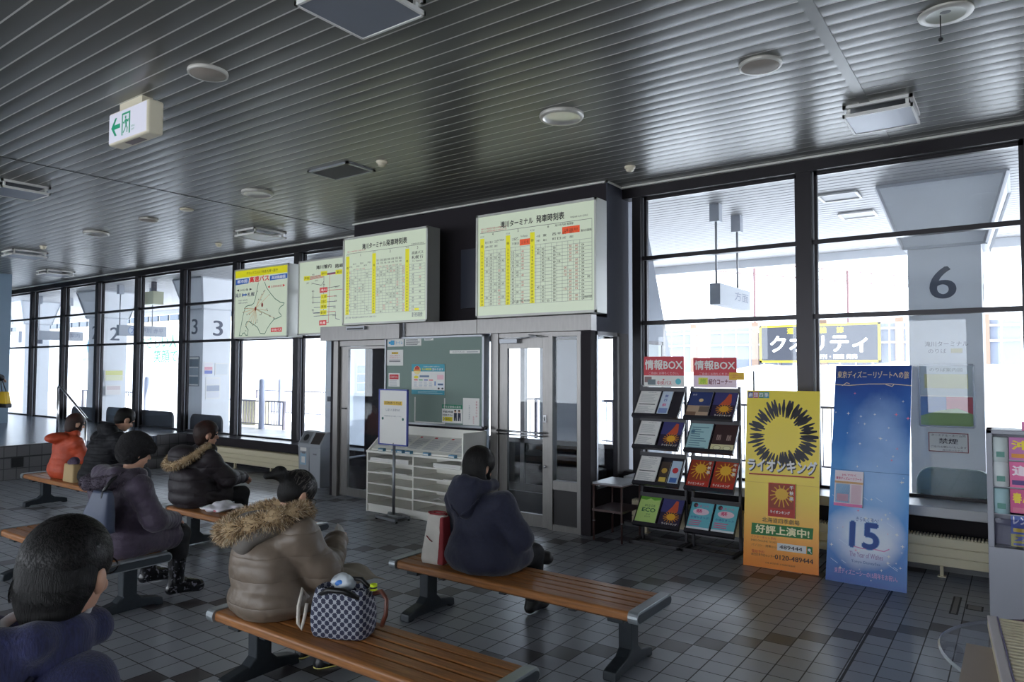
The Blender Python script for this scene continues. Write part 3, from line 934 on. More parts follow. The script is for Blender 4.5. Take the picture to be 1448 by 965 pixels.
# fence of grey panels behind the snow bank, with the billboard
t = thing('panel_fence', 'long grey panel fence with posts behind the snow bank', 'fence', (-4, 31, 0))
pan = mat('grey_fence_panel', (104, 110, 124), 0.6)
b = MB()
x = -15.5
while x < 8:
    b.box(x, 31.0, 0, x + 0.55, 31.05, 3.55, pan if int(x * 10) % 7 else M_SNOW)
    x += 0.6
b.build('panels', t, w=True)
b = MB()
for z in (3.3, 2.75):
    b.box(-15.5, 30.9, z, 8, 30.98, z + 0.08, mat('pale_rail', (210, 210, 212), 0.5))
b.build('rail', t, w=True)
for k in range(9):
    b = MB(); x = -14.9 + 2.75 * k; b.box(x, 30.85, 0, x + 0.28, 31.0, 3.75, mat('tan_post', (130, 106, 90), 0.6)); b.build('post', t, w=True)
t = thing('billboard', 'black billboard with yellow border and white lettering across the tracks', 'sign', (-6.6, 30.4, 0))
b = MB(); b.box(-8.9, 30.3, 2.0, -4.33, 30.5, 3.56, mat('billboard_black', (34, 37, 48), 0.5))
f = Face(b, (-8.9, 30.3, 2.0), (1, 0, 0), (0, 0, 1))
yel = ink(196, 176, 20)
for q in ((0, 0, 4.57, 0.09), (0, 1.47, 4.57, 1.56), (0, 0, 0.09, 1.56), (4.48, 0, 4.57, 1.56)):
    f.rect(*q, yel, 0.012)
for i, ch in enumerate('週刊雑誌'):
    f.text(ch, 1.25 + 0.63 * i, 1.3, 0.26, 0.24, yel, 0.012, 0.03)
f.text('クオリティ', 2.28, 0.76, 3.7, 0.72, M_SNOW, 0.012, 0.035)
f.text('週刊・隔週 発売', 3.0, 0.24, 1.5, 0.18, M_SNOW, 0.012, 0.02)
b.build('board', t, w=True)
for x in (-8.2, -5.0):
    b = MB(); b.box(x, 30.5, 0, x + 0.12, 30.6, 2.2, M_IRON); b.build('post', t, w=True)

# railway gantry
t = thing('railway_gantry', 'thin rust red railway gantry truss above the tracks', 'gantry', (-10, 50, 0))
A, C = Vector((-21, 45, 8.9)), Vector((-3.0, 78, 8.9))
red = mat('rust_red_steel', (92, 66, 70), 0.6)
b = MB()
N = 26
top = [A.lerp(C, k / N) + Vector((0, 0, 0.9)) for k in range(N + 1)]
bot = [A.lerp(C, k / N) for k in range(N + 1)]
b.tube(top, 0.05, red, 5); b.tube(bot, 0.05, red, 5)
for k in range(N):
    b.tube([bot[k], top[k + 1] if k % 2 else top[k]], 0.03, red, 4); b.tube([top[k], bot[k + 1]], 0.03, red, 4)
b.build('truss', t, w=True)
for k in (7, 14, 20, 26):
    b = MB(); p = A.lerp(C, k / N); b.tube([(p.x, p.y, 0), (p.x, p.y, 9.8)], 0.1, red, 5); b.build('mast', t, w=True)

# building with the green lettering far left
t = thing('white_building', 'white building with blue emblem and green lettering beyond the bus bays', 'building', (-47, 24, 0))
wb = mat('white_cladding', (226, 228, 232), 0.6)
b = MB(); b.box(-75, 22.5, 0, -28, 30, 4.3, wb); b.build('wall', t, w=True)
b = MB(); b.box(-75, 24, 4.3, -28, 30, 6.2, mat('cream_wall', (190, 180, 160), 0.6))
b.build('upper_floor', t, w=True)
b = MB()
for k in range(36):
    b.box(-74 + 1.25 * k, 23.9, 4.75, -74 + 1.25 * k + 1.0, 24.0, 5.6, mat('grey_window_strip', (60, 72, 88), 0.2))
b.build('windows', t, w=True)
b = MB(); b.box(-54.5, 22.35, 2.0, -34, 22.5, 4.25, M_WHITE)
f = Face(b, (-54.5, 22.35, 2.0), (1, 0, 0), (0, 0, 1))
gr = ink(0, 112, 84)
f.text('やさしい人', 12.0, 1.3, 4.4, 0.78, gr, 0.02, 0.012)
f.text('笑顔で迎え', 13.9, 0.42, 4.6, 0.78, gr, 0.02, 0.012)
f.disc(3.9, 1.15, 1.1, 0.78, ink(0, 96, 140), 0.02); f.disc(4.1, 1.1, 0.7, 0.36, ink(130, 150, 20), 0.03)
f.poly([(3.9, 1.95), (4.4, 2.3), (4.9, 2.25), (4.5, 2.0)], ink(60, 170, 110), 0.03); f.poly([(3.9, 1.95), (3.5, 2.25), (3.0, 2.2), (3.4, 2.0)], ink(60, 170, 110), 0.03)
f.text('滝川市', 3.2, 0.28, 2.4, 0.25, gr, 0.02)
b.build('sign_panel', t, w=True)
# ------------------------------------------------------------------ benches
M_WOOD = mat('varnished_wood', (148, 95, 48), 0.5, noise=0.34, nscale=9, stretch=(0.6, 9, 9), coat=0.12)
M_CAP = mat('grey_end_cap', (150, 156, 160), 0.35, 0.55)
M_CAPD = mat('dark_end_cap', (60, 66, 72), 0.45, 0.3)
M_LEG = mat('dark_bench_leg', (42, 48, 54), 0.45, 0.2, noise=0.12, nscale=30)
SEAT_Z = 0.385
def make_bench():
    t = empty('wooden_bench')
    b = MB()
    ys = [(-0.21, -0.115), (-0.103, -0.035), (-0.024, 0.044), (0.055, 0.123), (0.134, 0.21)]
    for i, (a, c) in enumerate(ys):
        if i in (0, 4):
            s = 1 if i == 0 else -1
            e = a if i == 0 else c
            o = c if i == 0 else a
            pr = [(o, SEAT_Z), (e + s * 0.02, SEAT_Z)]
            for k in range(7):
                q = PI / 2 * k / 6
                pr.append((e + s * (0.02 - 0.02 * math.sin(q)), SEAT_Z - 0.02 + 0.02 * math.cos(q)))
            pr += [(e, SEAT_Z - 0.045), (e + s * 0.012, SEAT_Z - 0.055), (o, SEAT_Z - 0.055)]
            if s < 0:
                pr = pr[::-1]
        else:
            pr = [(a, SEAT_Z - 0.035), (a, SEAT_Z - 0.004), (a + 0.005, SEAT_Z), (c - 0.005, SEAT_Z), (c, SEAT_Z - 0.004), (c, SEAT_Z - 0.035)]
        b.prism([(-0.885, y, z) for y, z in pr], (1.77, 0, 0), M_WOOD)
    b.build('seat', t)
    for sx in (-1, 1):
        b = MB()
        pr = []
        for y0, s in ((0.2, 1), (-0.2, -1)):
            for k in range(9):
                q = PI / 2 - PI * k / 8
                if s < 0:
                    q = -PI / 2 - PI * k / 8
                pr.append((sx * 0.875, y0 + 0.028 * math.cos(q), SEAT_Z - 0.026 + 0.034 * math.sin(q)))
        b.prism(pr, (sx * 0.06, 0, 0), M_CAP)
        ins = [(sx * 0.9351, y * 0.97, (z - SEAT_Z + 0.026) * 0.7 + SEAT_Z - 0.028) for x, y, z in pr]
        b.prism(ins, (sx * 0.004, 0, 0), M_CAPD)
        b.build('end_cap', t, bevel=0.004)
        b = MB()
        x0, x1 = sx * 0.77 - 0.04, sx * 0.77 + 0.04
        b.prism([(x0, y, z) for y, z in ((-0.05, 0.30), (0.05, 0.30), (0.05, 0.12), (0.09, 0.085), (0.20, 0.062), (0.235, 0.05), (0.24, 0.0), (0.19, 0.0), (0.17, 0.015), (-0.17, 0.015), (-0.19, 0.0), (-0.24, 0.0), (-0.235, 0.05), (-0.20, 0.062), (-0.09, 0.085), (-0.05, 0.12))], (0.08, 0, 0), M_LEG)
        b.box(x0 - 0.01, -0.17, 0.295, x1 + 0.01, 0.17, 0.33, M_LEG)
        b.build('leg', t, bevel=0.008)
    b = MB(); b.box(-0.8, -0.035, 0.265, 0.8, 0.035, 0.31, M_LEG)
    for x in (-0.5, 0, 0.5):
        b.box(x - 0.025, -0.18, 0.31, x + 0.025, 0.18, 0.331, M_LEG)
    b.build('beam', t, bevel=0.003)
    return t
bench0 = make_bench()
BENCHES = [((-2.625, 3.74), 'wooden slat bench under the person in the navy hooded coat'),
           ((-2.685, 2.43), 'nearest wooden bench, carrying the patterned tote bag'),
           ((-5.87, 2.51), 'wooden bench under the person in the purple coat and black hat'),
           ((-5.75, 3.82), 'wooden bench with the white plastic bag on it'),
           ((-9.15, 3.85), 'farthest wooden bench, under the orange jacket and black jacket pair'),
           ((-2.05, 0.66), 'wooden bench under the person in the blue hoodie')]
for i, ((x, y), lb) in enumerate(BENCHES):
    o = bench0 if i == 0 else copy_tree(bench0)
    o.location = (x, y, 0)
    tag(o, lb, 'bench', 'slatted waiting benches')

# ------------------------------------------------------------------ lit timetables and maps
def lit(name, rgb, e):
    return mat(name, rgb, 0.3, emit=e, ecol=rgb)
M_LIT = lit('lit_sign_face', (204, 214, 190), 0.07)
M_LITY = lit('lit_yellow', (226, 218, 26), 0.06)
M_LITO = lit('lit_orange_red', (226, 84, 40), 0.07)
M_LITB = lit('lit_blue', (40, 90, 170), 0.06)
M_LITR = lit('lit_red', (204, 40, 44), 0.06)
M_SIGNBOX = mat('sign_frame', (186, 186, 180), 0.4, 0.3)
K0 = ink(36, 36, 40); KB = ink(40, 44, 96); KR = ink(200, 70, 80); KG = ink(120, 124, 128)

def sign_box(name, label, x0, x1, z0, z1, yf, yb, draw):
    t = thing(name, label, 'sign', ((x0 + x1) / 2, yf, z0))
    b = MB(); b.box(x0, yf + 0.006, z0, x1, yb, z1, M_SIGNBOX)
    for q in ((x0, z0, x1, z0 + 0.025), (x0, z1 - 0.025, x1, z1), (x0, z0, x0 + 0.025, z1), (x1 - 0.025, z0, x1, z1)):
        b.box(q[0], yf - 0.006, q[1], q[2], yf + 0.01, q[3], M_SIGNBOX)
    b.build('housing', t, w=True)
    b = MB()
    f = Face(b, (x0 + 0.025, yf + 0.004, z0 + 0.025), (1, 0, 0), (0, 0, 1))
    w, h = x1 - x0 - 0.05, z1 - z0 - 0.05
    f.rect(0, 0, w, h, M_LIT, 0)
    draw(f, w, h)
    b.build('lit_face', t, w=True)
    return t

def grid(f, u0, v0, u1, v1, cols, rows, mt=KG, w=0.0025):
    for k in range(rows + 1):
        v = v0 + (v1 - v0) * k / rows
        f.line([(u0, v), (u1, v)], w, mt, 0.0012)
    for u in cols:
        f.line([(u, v0), (u, v1)], w, mt, 0.0012)

rt = random.Random(3)
def draw_tt1(f, w, h):
    f.text('滝川ターミナル', 0.38 * w, 0.895 * h, 0.30 * w, 0.07 * h, K0, bold=0.03)
    f.text('発車時刻表', 0.655 * w, 0.90 * h, 0.25 * w, 0.075 * h, K0, bold=0.03)
    f.text('平成28年12月1日改正', 0.9 * w, 0.845 * h, 0.14 * w, 0.018 * h, K0)
    f.line([(0.03 * w, 0.83 * h), (0.985 * w, 0.83 * h)], 0.004, K0)
    f.text('都合により時刻が変更となる場合があります', 0.16 * w, 0.855 * h, 0.24 * w, 0.018 * h, KR)
    f.text('1', 0.21 * w, 0.80 * h, None, 0.03 * h, K0); f.text('2', 0.58 * w, 0.80 * h, None, 0.03 * h, K0); f.text('3', 0.90 * w, 0.80 * h, None, 0.03 * h, K0)
    top, bot, n = 0.62 * h, 0.10 * h, 16
    grid(f, 0.02 * w, bot, 0.985 * w, top, [w * q for q in (0.055, 0.09, 0.13, 0.175, 0.22, 0.27, 0.32, 0.41, 0.45, 0.49, 0.53, 0.57, 0.61, 0.65, 0.69, 0.73, 0.81, 0.985)], n)
    for u0 in (0.02, 0.36, 0.76):
        f.rect(u0 * w, bot, (u0 + 0.045) * w, 0.80 * h, M_LITY, 0.0014)
        f.text('時', (u0 + 0.0225) * w, 0.66 * h, None, 0.03 * h, K0)
        f.text('のりば', (u0 + 0.0225) * w, 0.815 * h, 0.035 * w, 0.018 * h, K0)
        for k in range(n):
            f.text(str(6 + k), (u0 + 0.0225) * w, top - (k + 0.5) * (top - bot) / n, None, 0.018 * h, K0)
    for i, s in enumerate(('新十津川', '砂川', '奈井江', '歌志内', '赤平', '芦別')):
        f.text(s, (0.085 + 0.047 * i) * w, (0.70 if i % 2 else 0.67) * h, 0.04 * w, 0.02 * h, K0)
    for i, s in enumerate(('深川', '沼田', '留萌', '雨竜', '北竜', '石狩沼田', '浦臼')):
        f.text(s, (0.43 + 0.045 * i) * w, 0.71 * h, 0.035 * w, 0.026 * h, K0); f.text('方面', (0.43 + 0.045 * i) * w, 0.675 * h, 0.03 * w, 0.02 * h, K0)
    for i in range(12):
        f.text('平日' if i % 2 else '土日祝', ((0.13 + 0.04 * i) if i < 4 else (0.26 + 0.04 * i)) * w, 0.635 * h, 0.03 * w, 0.015 * h, KR if i % 2 else K0)
    f.text('高速バス', 0.9 * w, 0.745 * h, 0.13 * w, 0.035 * h, K0, bold=0.02); f.text('札幌 行', 0.9 * w, 0.695 * h, 0.13 * w, 0.04 * h, K0, bold=0.02); f.text('For Sapporo', 0.9 * w, 0.652 * h, 0.11 * w, 0.02 * h, K0)
    cs = [0.07, 0.11, 0.15, 0.2, 0.245, 0.295, 0.43, 0.47, 0.51, 0.55, 0.59, 0.63, 0.67, 0.74, 0.85, 0.93]
    for u in cs:
        for k in range(n):
            if rt.random() < (0.75 if u in (0.07, 0.85, 0.67, 0.74) else 0.3):
                f.text('%02d' % rt.choice((0, 5, 10, 15, 20, 25, 30, 40, 45, 50, 55)), u * w, top - (k + 0.5) * (top - bot) / n, 0.022 * w, 0.019 * h, KR if (u == 0.74 or rt.random() < 0.2) else (KB if u in (0.07, 0.85) else K0))
    f.rect(0.87 * w, 0.105 * h, 0.92 * w, 0.13 * h, M_LITY, 0.0015)
    f.text('土曜・日曜・祝日は運休となる便があります ご注意ください', 0.22 * w, 0.065 * h, 0.4 * w, 0.02 * h, KB)
    f.text('直行便 高速便', 0.9 * w, 0.06 * h, 0.12 * w, 0.05 * h, KB)
sign_box('lit_timetable', 'left lit departure timetable above the sliding door', -7.21, -5.71, 2.266, 3.41, 6.235, 6.45, draw_tt1)

def draw_tt2(f, w, h):
    f.text('滝川ターミナル', 0.355 * w, 0.895 * h, 0.29 * w, 0.068 * h, K0, bold=0.03)
    f.text('発車時刻表', 0.645 * w, 0.90 * h, 0.235 * w, 0.075 * h, K0, bold=0.03)
    f.text('平成28年12月1日改正', 0.88 * w, 0.872 * h, 0.14 * w, 0.018 * h, K0)
    f.line([(0.02 * w, 0.835 * h), (0.98 * w, 0.835 * h)], 0.004, K0)
    f.line([(0.98 * w, 0.835 * h), (0.98 * w, 0.09 * h)], 0.003, K0)
    for i in range(2):
        f.text('都合により発車時刻が変更となる場合があります', 0.15 * w, (0.875 - 0.025 * i) * h, 0.24 * w, 0.018 * h, KR)
    for u, s in ((0.14, '4'), (0.37, '5'), (0.63, '6')):
        f.text(s, u * w, 0.815 * h, None, 0.026 * h, K0)
    top, bot, n = 0.655 * h, 0.095 * h, 17
    grid(f, 0.02 * w, bot, 0.98 * w, top, [w * q for q in (0.065, 0.105, 0.145, 0.18, 0.215, 0.255, 0.305, 0.345, 0.39, 0.475, 0.525, 0.565, 0.605, 0.655, 0.70, 0.745, 0.79, 0.835, 0.885)], n)
    for u0 in (0.02, 0.26, 0.475):
        f.rect(u0 * w, bot, (u0 + 0.04) * w, 0.78 * h, M_LITY, 0.0014)
        f.text('時', (u0 + 0.02) * w, 0.70 * h, None, 0.03 * h, K0)
        f.text('のりば', (u0 + 0.02) * w, 0.80 * h, 0.035 * w, 0.018 * h, K0)
        for k in range(n):
            f.text(str(5 + k), (u0 + 0.02) * w, top - (k + 0.5) * (top - bot) / n, None, 0.02 * h, K0)
    f.rect(0.385 * w, 0.665 * h, 0.475 * w, 0.725 * h, M_LITO, 0.0016); f.text('土・日・祝', 0.43 * w, 0.695 * h, 0.06 * w, 0.026 * h, K0)
    f.rect(0.745 * w, 0.725 * h, 0.885 * w, 0.79 * h, M_LITO, 0.0016); f.text('土曜 日曜 祝日', 0.815 * w, 0.757 * h, 0.11 * w, 0.026 * h, K0)
    for u, s, s2 in ((0.085, '砂川', '美唄'), (0.125, '滝川', '西町'), (0.17, '江部乙', '東町'), (0.33, '江部', '平日'), (0.36, '乙', '日'), (0.545, '一の坂', '大町'), (0.60, '東', '滝川'), (0.68, '西', '町'), (0.72, '平', '日'), (0.76, '江部乙', '大町'), (0.82, '東滝川', '西町')):
        f.text(s, u * w, 0.735 * h, 0.032 * w, 0.026 * h, K0); f.text(s2, u * w, 0.69 * h, 0.03 * w, 0.022 * h, K0)
    f.text('滝の川団地', 0.935 * w, 0.735 * h, 0.085 * w, 0.024 * h, K0, bold=0.02); f.text('滝川市内線 循環線', 0.76 * w, 0.815 * h, 0.15 * w, 0.024 * h, K0); f.text('For Takikawa', 0.215 * w, 0.745 * h, 0.06 * w, 0.018 * h, K0); f.text('For Ebeotsu', 0.425 * w, 0.755 * h, 0.06 * w, 0.018 * h, K0)
    cs = {0.085: 0.15, 0.125: 0.8, 0.165: 0.25, 0.20: 0.85, 0.235: 0.2, 0.325: 0.95, 0.365: 0.3, 0.41: 0.95, 0.45: 0.08, 0.545: 0.2, 0.585: 0.95, 0.63: 0.1, 0.68: 0.95, 0.72: 0.1, 0.77: 0.25, 0.81: 0.95, 0.86: 0.95, 0.91: 0.95, 0.955: 0.1}
    for u, pr in cs.items():
        red = u in (0.41, 0.45, 0.77, 0.81, 0.86)
        base = {0.41: '40', 0.585: '30', 0.68: '00', 0.81: '30', 0.86: '00', 0.91: '04'}.get(u)
        for k in range(1, n):
            if rt.random() < pr:
                s = base if base and rt.random() < 0.85 else '%02d' % rt.choice((0, 5, 10, 15, 20, 30, 40, 45, 50))
                f.text(s, u * w, top - (k + 0.5) * (top - bot) / n, 0.021 * w, 0.02 * h, KR if red or (u == 0.20 and rt.random() < 0.3) else K0)
    f.text('印は 土曜・日曜・祝日 運休', 0.4 * w, 0.125 * h, 0.15 * w, 0.022 * h, K0); f.text('※ 土曜日運休 降車専用', 0.945 * w, 0.125 * h, 0.07 * w, 0.03 * h, K0)
sign_box('lit_timetable', 'right lit departure timetable above the hinged door', -4.975, -3.43, 2.272, 3.435, 6.235, 6.45, draw_tt2)

def cropmap(tl, tr, bl, br):
    def g(x, y, w, h):
        u = (x - tl[0]) / (tr[0] - tl[0])
        top = tl[1] + (tr[1] - tl[1]) * u
        bo = bl[1] + (br[1] - bl[1]) * u
        return u * w, (1 - (y - top) / (bo - top)) * h
    return g
def draw_map(f, w, h):
    g = cropmap((22, 152), (548, 78), (14, 808), (546, 802))
    P = lambda *q: [g(x, y, w, h) for x, y in q]
    f.rect(0, 0.895 * h, w, h, M_LITY, 0.001)
    f.text('デラックスバスで快適 札幌へ直行!', 0.52 * w, 0.947 * h, 0.6 * w, 0.045 * h, K0)
    f.poly(P((25, 235), (165, 215), (160, 268), (24, 290)), M_LITB, 0.001); f.poly(P((378, 190), (545, 165), (545, 215), (376, 240)), M_LITB, 0.001)
    wht = lit('lit_white', (232, 232, 226), 0.08)
    u, v = g(95, 250, w, h); f.text('都市間', u, v, 0.2 * w, 0.05 * h, wht, bold=0.02)
    u, v = g(460, 203, w, h); f.text('高速路線図', u, v, 0.25 * w, 0.045 * h, wht, bold=0.02)
    u, v = g(270, 222, w, h); f.text('高速バス', u, v, 0.38 * w, 0.09 * h, M_LITR, bold=0.045)
    # coastline
    coast = [(262, 262), (248, 350), (232, 430), (218, 470), (195, 488), (160, 492), (135, 505), (122, 545), (108, 600), (92, 690), (72, 792), (100, 792), (108, 770), (128, 765), (140, 788), (160, 790), (166, 735), (148, 712), (140, 680), (150, 655), (175, 652), (200, 672), (232, 690), (262, 715), (290, 775), (335, 780), (355, 735), (388, 680), (425, 635), (470, 618), (492, 605), (490, 590), (470, 565), (470, 535), (485, 508), (512, 490), (518, 470), (480, 462), (430, 425), (385, 370), (345, 310), (325, 255)]
    f.line(P(*coast), 0.012, ink(30, 110, 80), 0.0014)
    fan = ink(224, 176, 120)
    c = (238, 525)
    for q in ((330, 340), (300, 380), (372, 385), (268, 430), (125, 520), (110, 560), (150, 585), (175, 580), (140, 700), (195, 655), (215, 690), (240, 670), (255, 640), (300, 570), (360, 545), (385, 600), (420, 620)):
        f.line(P(c, q), 0.007, fan, 0.0016)
        u, v = g(*q, w, h); f.rect(u - 0.008, v - 0.008, u + 0.008, v + 0.008, ink(70, 50, 50), 0.002)
    for q in (c, (305, 487)):
        u, v = g(*q, w, h); f.disc(u, v, 0.025, 0.035, ink(170, 50, 40), 0.0025)
    for q, s in (((350, 530), '旭川'), ((385, 605), '帯広'), ((425, 625), '釧路'), ((140, 745), '函館'), ((150, 520), '小樽'), ((290, 585), '富良野'), ((255, 660), '苫小牧'), ((290, 435), '留萌'), ((255, 350), '稚内'), ((320, 350), '名寄')):
        u, v = g(*q, w, h); f.text(s, u, v, None, 0.018 * h, K0, 0.003)
    u, v = g(118, 385, w, h); f.text('滝川', u - 0.16, v, 0.15 * w, 0.062 * h, KB, bold=0.02); f.text('札幌', u + 0.19, v, 0.14 * w, 0.062 * h, KB, bold=0.02)
    u0, v0 = g(115, 385, w, h)
    blu = lit('lit_blue', (40, 90, 170), 0.06)
    f.poly([(u0 - 0.05, v0), (u0 - 0.015, v0 + 0.03), (u0 - 0.015, v0 + 0.012), (u0 + 0.05, v0 + 0.012), (u0 + 0.05, v0 + 0.03), (u0 + 0.09, v0), (u0 + 0.05, v0 - 0.03), (u0 + 0.05, v0 - 0.012), (u0 - 0.015, v0 - 0.012), (u0 - 0.015, v0 - 0.03)], blu, 0.0014)
    u, v = g(118, 335, w, h); f.text('30分毎', u, v, 0.16 * w, 0.035 * h, K0)
    for s in (-1, 1):
        f.poly([(u + s * 0.22, v), (u + s * 0.15, v + 0.02), (u + s * 0.15, v - 0.02)][::s], K0, 0.0014)
    u, v = g(440, 297, w, h); f.text('主要幹線図', u, v, 0.2 * w, 0.03 * h, KR)
    for s in (-1, 1):
        f.poly([(u + s * 0.23, v), (u + s * 0.17, v + 0.022), (u + s * 0.17, v - 0.022)][::s], M_LITR, 0.0014)
    u, v = g(105, 440, w, h); f.text('片道 1,890円', u, v, 0.18 * w, 0.022 * h, KB); u, v = g(105, 465, w, h); f.text('往復 3,690円', u, v, 0.18 * w, 0.022 * h, KB)
    u, v = g(450, 742, w, h); f.rect(u - 0.15, v - 0.035, u + 0.14, v + 0.035, M_LITR, 0.0014); f.text('中央バス', u, v, 0.25, 0.045, wht, bold=0.02)
sign_box('lit_route_map', 'leftmost lit sign with yellow heading and coast outline of the bus network', -10.96, -9.48, 2.205, 3.39, 7.08, 7.37, draw_map)

def draw_routes(f, w, h):
    g = cropmap((660, 60), (1240, -20), (648, 780), (1240, 782))
    G = lambda x, y: g(x, y, w, h)
    u, v = G(902, 98); f.text('滝川管内', u, v, 0.36, 0.062, K0, bold=0.03)
    u, v = G(1070, 85); f.text('路線図', u, v, 0.28, 0.06, K0, bold=0.03)
    L = lambda pts, mt, wd=0.007: f.line([G(*q) for q in pts], wd, mt, 0.0012)
    red, blk, pur = ink(206, 60, 70), ink(60, 60, 66), ink(110, 90, 150)
    for k in range(4):
        L([(735, 210 + 9 * k), (900, 178 + 9 * k)], red); L([(900, 172 + 5 * k), (1050, 152 + 5 * k)], red if k % 2 else pur)
    L([(963, 175), (955, 680), (900, 682)], red); L([(905, 190), (905, 600)], blk); L([(905, 347), (1100, 335)], red); L([(905, 325), (1060, 300)], blk)
    for y in (410, 465, 515, 570, 605):
        L([(810, y + 5), (905, y)], KB); L([(905, y), (1020, y - 5)], KB if y % 2 else red)
    L([(800, 345), (800, 480)], blk); L([(800, 540), (805, 578), (905, 578)], KB); L([(790, 270), (880, 290), (905, 250)], blk)
    L([(1020, 570), (1022, 640), (1060, 655)], KB)
    def box(x, y, s, m, tcol, bw=62, bh=46):
        u, v = G(x, y); a, c = bw / 580 * w / 2, bh / 720 * h / 2
        f.rect(u - a, v - c, u + a, v + c, m, 0.002); f.text(s, u, v, a * 1.5, c * 1.1, tcol, 0.003, 0.02)
    for x, y, s in ((905, 168, '砂川'), (735, 218, '芦別'), (1048, 155, '深川'), (908, 408, '江部'), (906, 460, '江部乙'), (906, 512, '東滝'), (904, 574, '新十津')):
        box(x, y, s, M_LITY, K0)
    wht = MATS['lit_white']
    box(903, 340, '滝川', M_LITR, wht, 74, 50); box(900, 680, '札幌', M_LITR, wht, 70, 50)
    for x, y, s in ((800, 180, '奈井'), (790, 270, '上砂'), (800, 350, '歌志'), (800, 415, '赤平'), (800, 468, '平岸'), (800, 545, '茂尻'), (1020, 405, '雨竜'), (1020, 455, '北竜'), (1010, 525, '沼田'), (1010, 605, '多度志'), (1030, 310, '妹背牛'), (905, 285, '空知'), (830, 240, '上砂川'), (745, 268, '西芦')):
        u, v = G(x, y); f.text(s, u, v, None, 0.026, K0)
sign_box('lit_route_map', 'lit route map half hidden behind the left timetable', -9.23, -7.80, 2.225, 3.39, 7.08, 7.37, draw_routes)

# ------------------------------------------------------------------ notice board and what is pinned to it
BX0, BX1, BZ0, BZ1, BY = -6.48, -4.90, 1.03, 2.092, 6.31
t = thing('notice_board', 'large green notice board between the two doors', 'notice board', (-5.69, 6.33, BZ0))
M_BOARD = mat('green_felt', (130, 147, 140), 0.85, noise=0.08, nscale=300)
b = MB(); b.box(BX0 + 0.02, BY, BZ0 + 0.02, BX1 - 0.02, 6.36, BZ1 - 0.02, M_BOARD); b.build('felt', t, w=True)
b = MB()
for q in ((BX0, BZ0, BX1, BZ0 + 0.025), (BX0, BZ1 - 0.025, BX1, BZ1), (BX0, BZ0, BX0 + 0.025, BZ1), (BX1 - 0.03, BZ0, BX1, BZ1)):
    b.box(q[0], BY - 0.02, q[1], q[2], 6.38, q[3], M_ALU)
b.box(-5.975, BY - 0.006, 1.055, -5.96, BY + 0.01, 1.36, M_WHITE); b.box(-5.50, BY - 0.006, 1.055, -5.485, BY + 0.01, 1.36, M_WHITE); b.box(-5.975, BY - 0.006, 1.055, -5.485, BY + 0.01, 1.07, M_WHITE)
b.build('frame', t, w=True, bevel=0.002)
b = MB(); b.lathe([(0, -0.03), (0.02, -0.03), (0.02, 0)], (BX1 + 0.02, BY, 1.04), M_BLACK, 10, 'y'); b.build('knob', t, w=True)
def cx(p): return BX0 + (p - 30) / 795 * (BX1 - BX0)
def cz(q, p=400): return BZ1 - (q - (38 - 16 * (p - 30) / 795)) / 752 * (BZ1 - BZ0)
def pinned(label, a, bb, draw, dy=0.0, name='pinned_sheet', cat='paper'):
    xm = (a[0] + bb[0]) / 2
    x0, z1, x1, z0 = cx(a[0]), cz(a[1], xm), cx(bb[0]), cz(bb[1], xm)
    notice(name, label, cat, (x0, BY - 0.003 - dy, z0), (1, 0, 0), x1 - x0, z1 - z0, draw, th=0.002)
def rows(f, w, h, n, v0, v1, mt, u0=0.1, u1=0.9):
    for k in range(n):
        f.rect(u0 * w, h * (v0 + (v1 - v0) * (k + 0.2) / n), w * (u0 + (u1 - u0) * rt.uniform(0.75, 1)), h * (v0 + (v1 - v0) * (k + 0.62) / n), mt, 0.002)
B1, B2, B3 = ink(64, 160, 206), ink(70, 70, 78), ink(206, 60, 90)
def p_arrow(f, w, h):
    f.poly([(0.08 * w, 0.35 * h), (0.2 * w, 0.35 * h), (0.2 * w, 0.22 * h), (0.42 * w, 0.22 * h), (0.42 * w, 0.8 * h), (0.2 * w, 0.8 * h), (0.2 * w, 0.65 * h), (0.08 * w, 0.65 * h)], B1); f.rect(0.45 * w, 0.25 * h, 0.48 * w, 0.8 * h, B2)
    f.text('トイレ', 0.76 * w, 0.5 * h, 0.4 * w, 0.45 * h, B1, bold=0.02)
pinned('white sheet with blue arrow at the top left of the green board', (48, 50), (188, 118), p_arrow)
def p_note(f, w, h):
    f.text('お客様へ', 0.5 * w, 0.85 * h, 0.5 * w, 0.12 * h, K0); rows(f, w, h, 5, 0.08, 0.75, B2, 0.06, 0.96)
pinned('printed note right of the blue arrow sheet on the green board', (202, 34), (336, 112), p_note)
def p_yel(f, w, h):
    f.rect(0.3 * w, 0.73 * h, 0.7 * w, 0.85 * h, ink(230, 190, 50)); f.text('お願い', 0.5 * w, 0.79 * h, 0.34 * w, 0.08 * h, K0, 0.003)
    f.text('切符は車内で', 0.5 * w, 0.62 * h, 0.6 * w, 0.08 * h, B3); f.text('お求め下さい', 0.5 * w, 0.5 * h, 0.64 * w, 0.08 * h, B3); rows(f, w, h, 2, 0.22, 0.4, B2, 0.15, 0.85)
pinned('white sheet with yellow heading below the blue arrow sheet', (44, 146), (186, 286), p_yel)
def p_red(f, w, h):
    f.rect(0.1 * w, 0.55 * h, 0.9 * w, 0.9 * h, ink(206, 50, 60)); f.text('ご注意下さい', 0.5 * w, 0.72 * h, 0.7 * w, 0.16 * h, M_PAPER, 0.003, 0.02); rows(f, w, h, 5, 0.05, 0.5, ink(190, 190, 196), 0.1, 0.9)
pinned('sheet with a red heading just above the white standing sign', (60, 352), (158, 470), p_red)
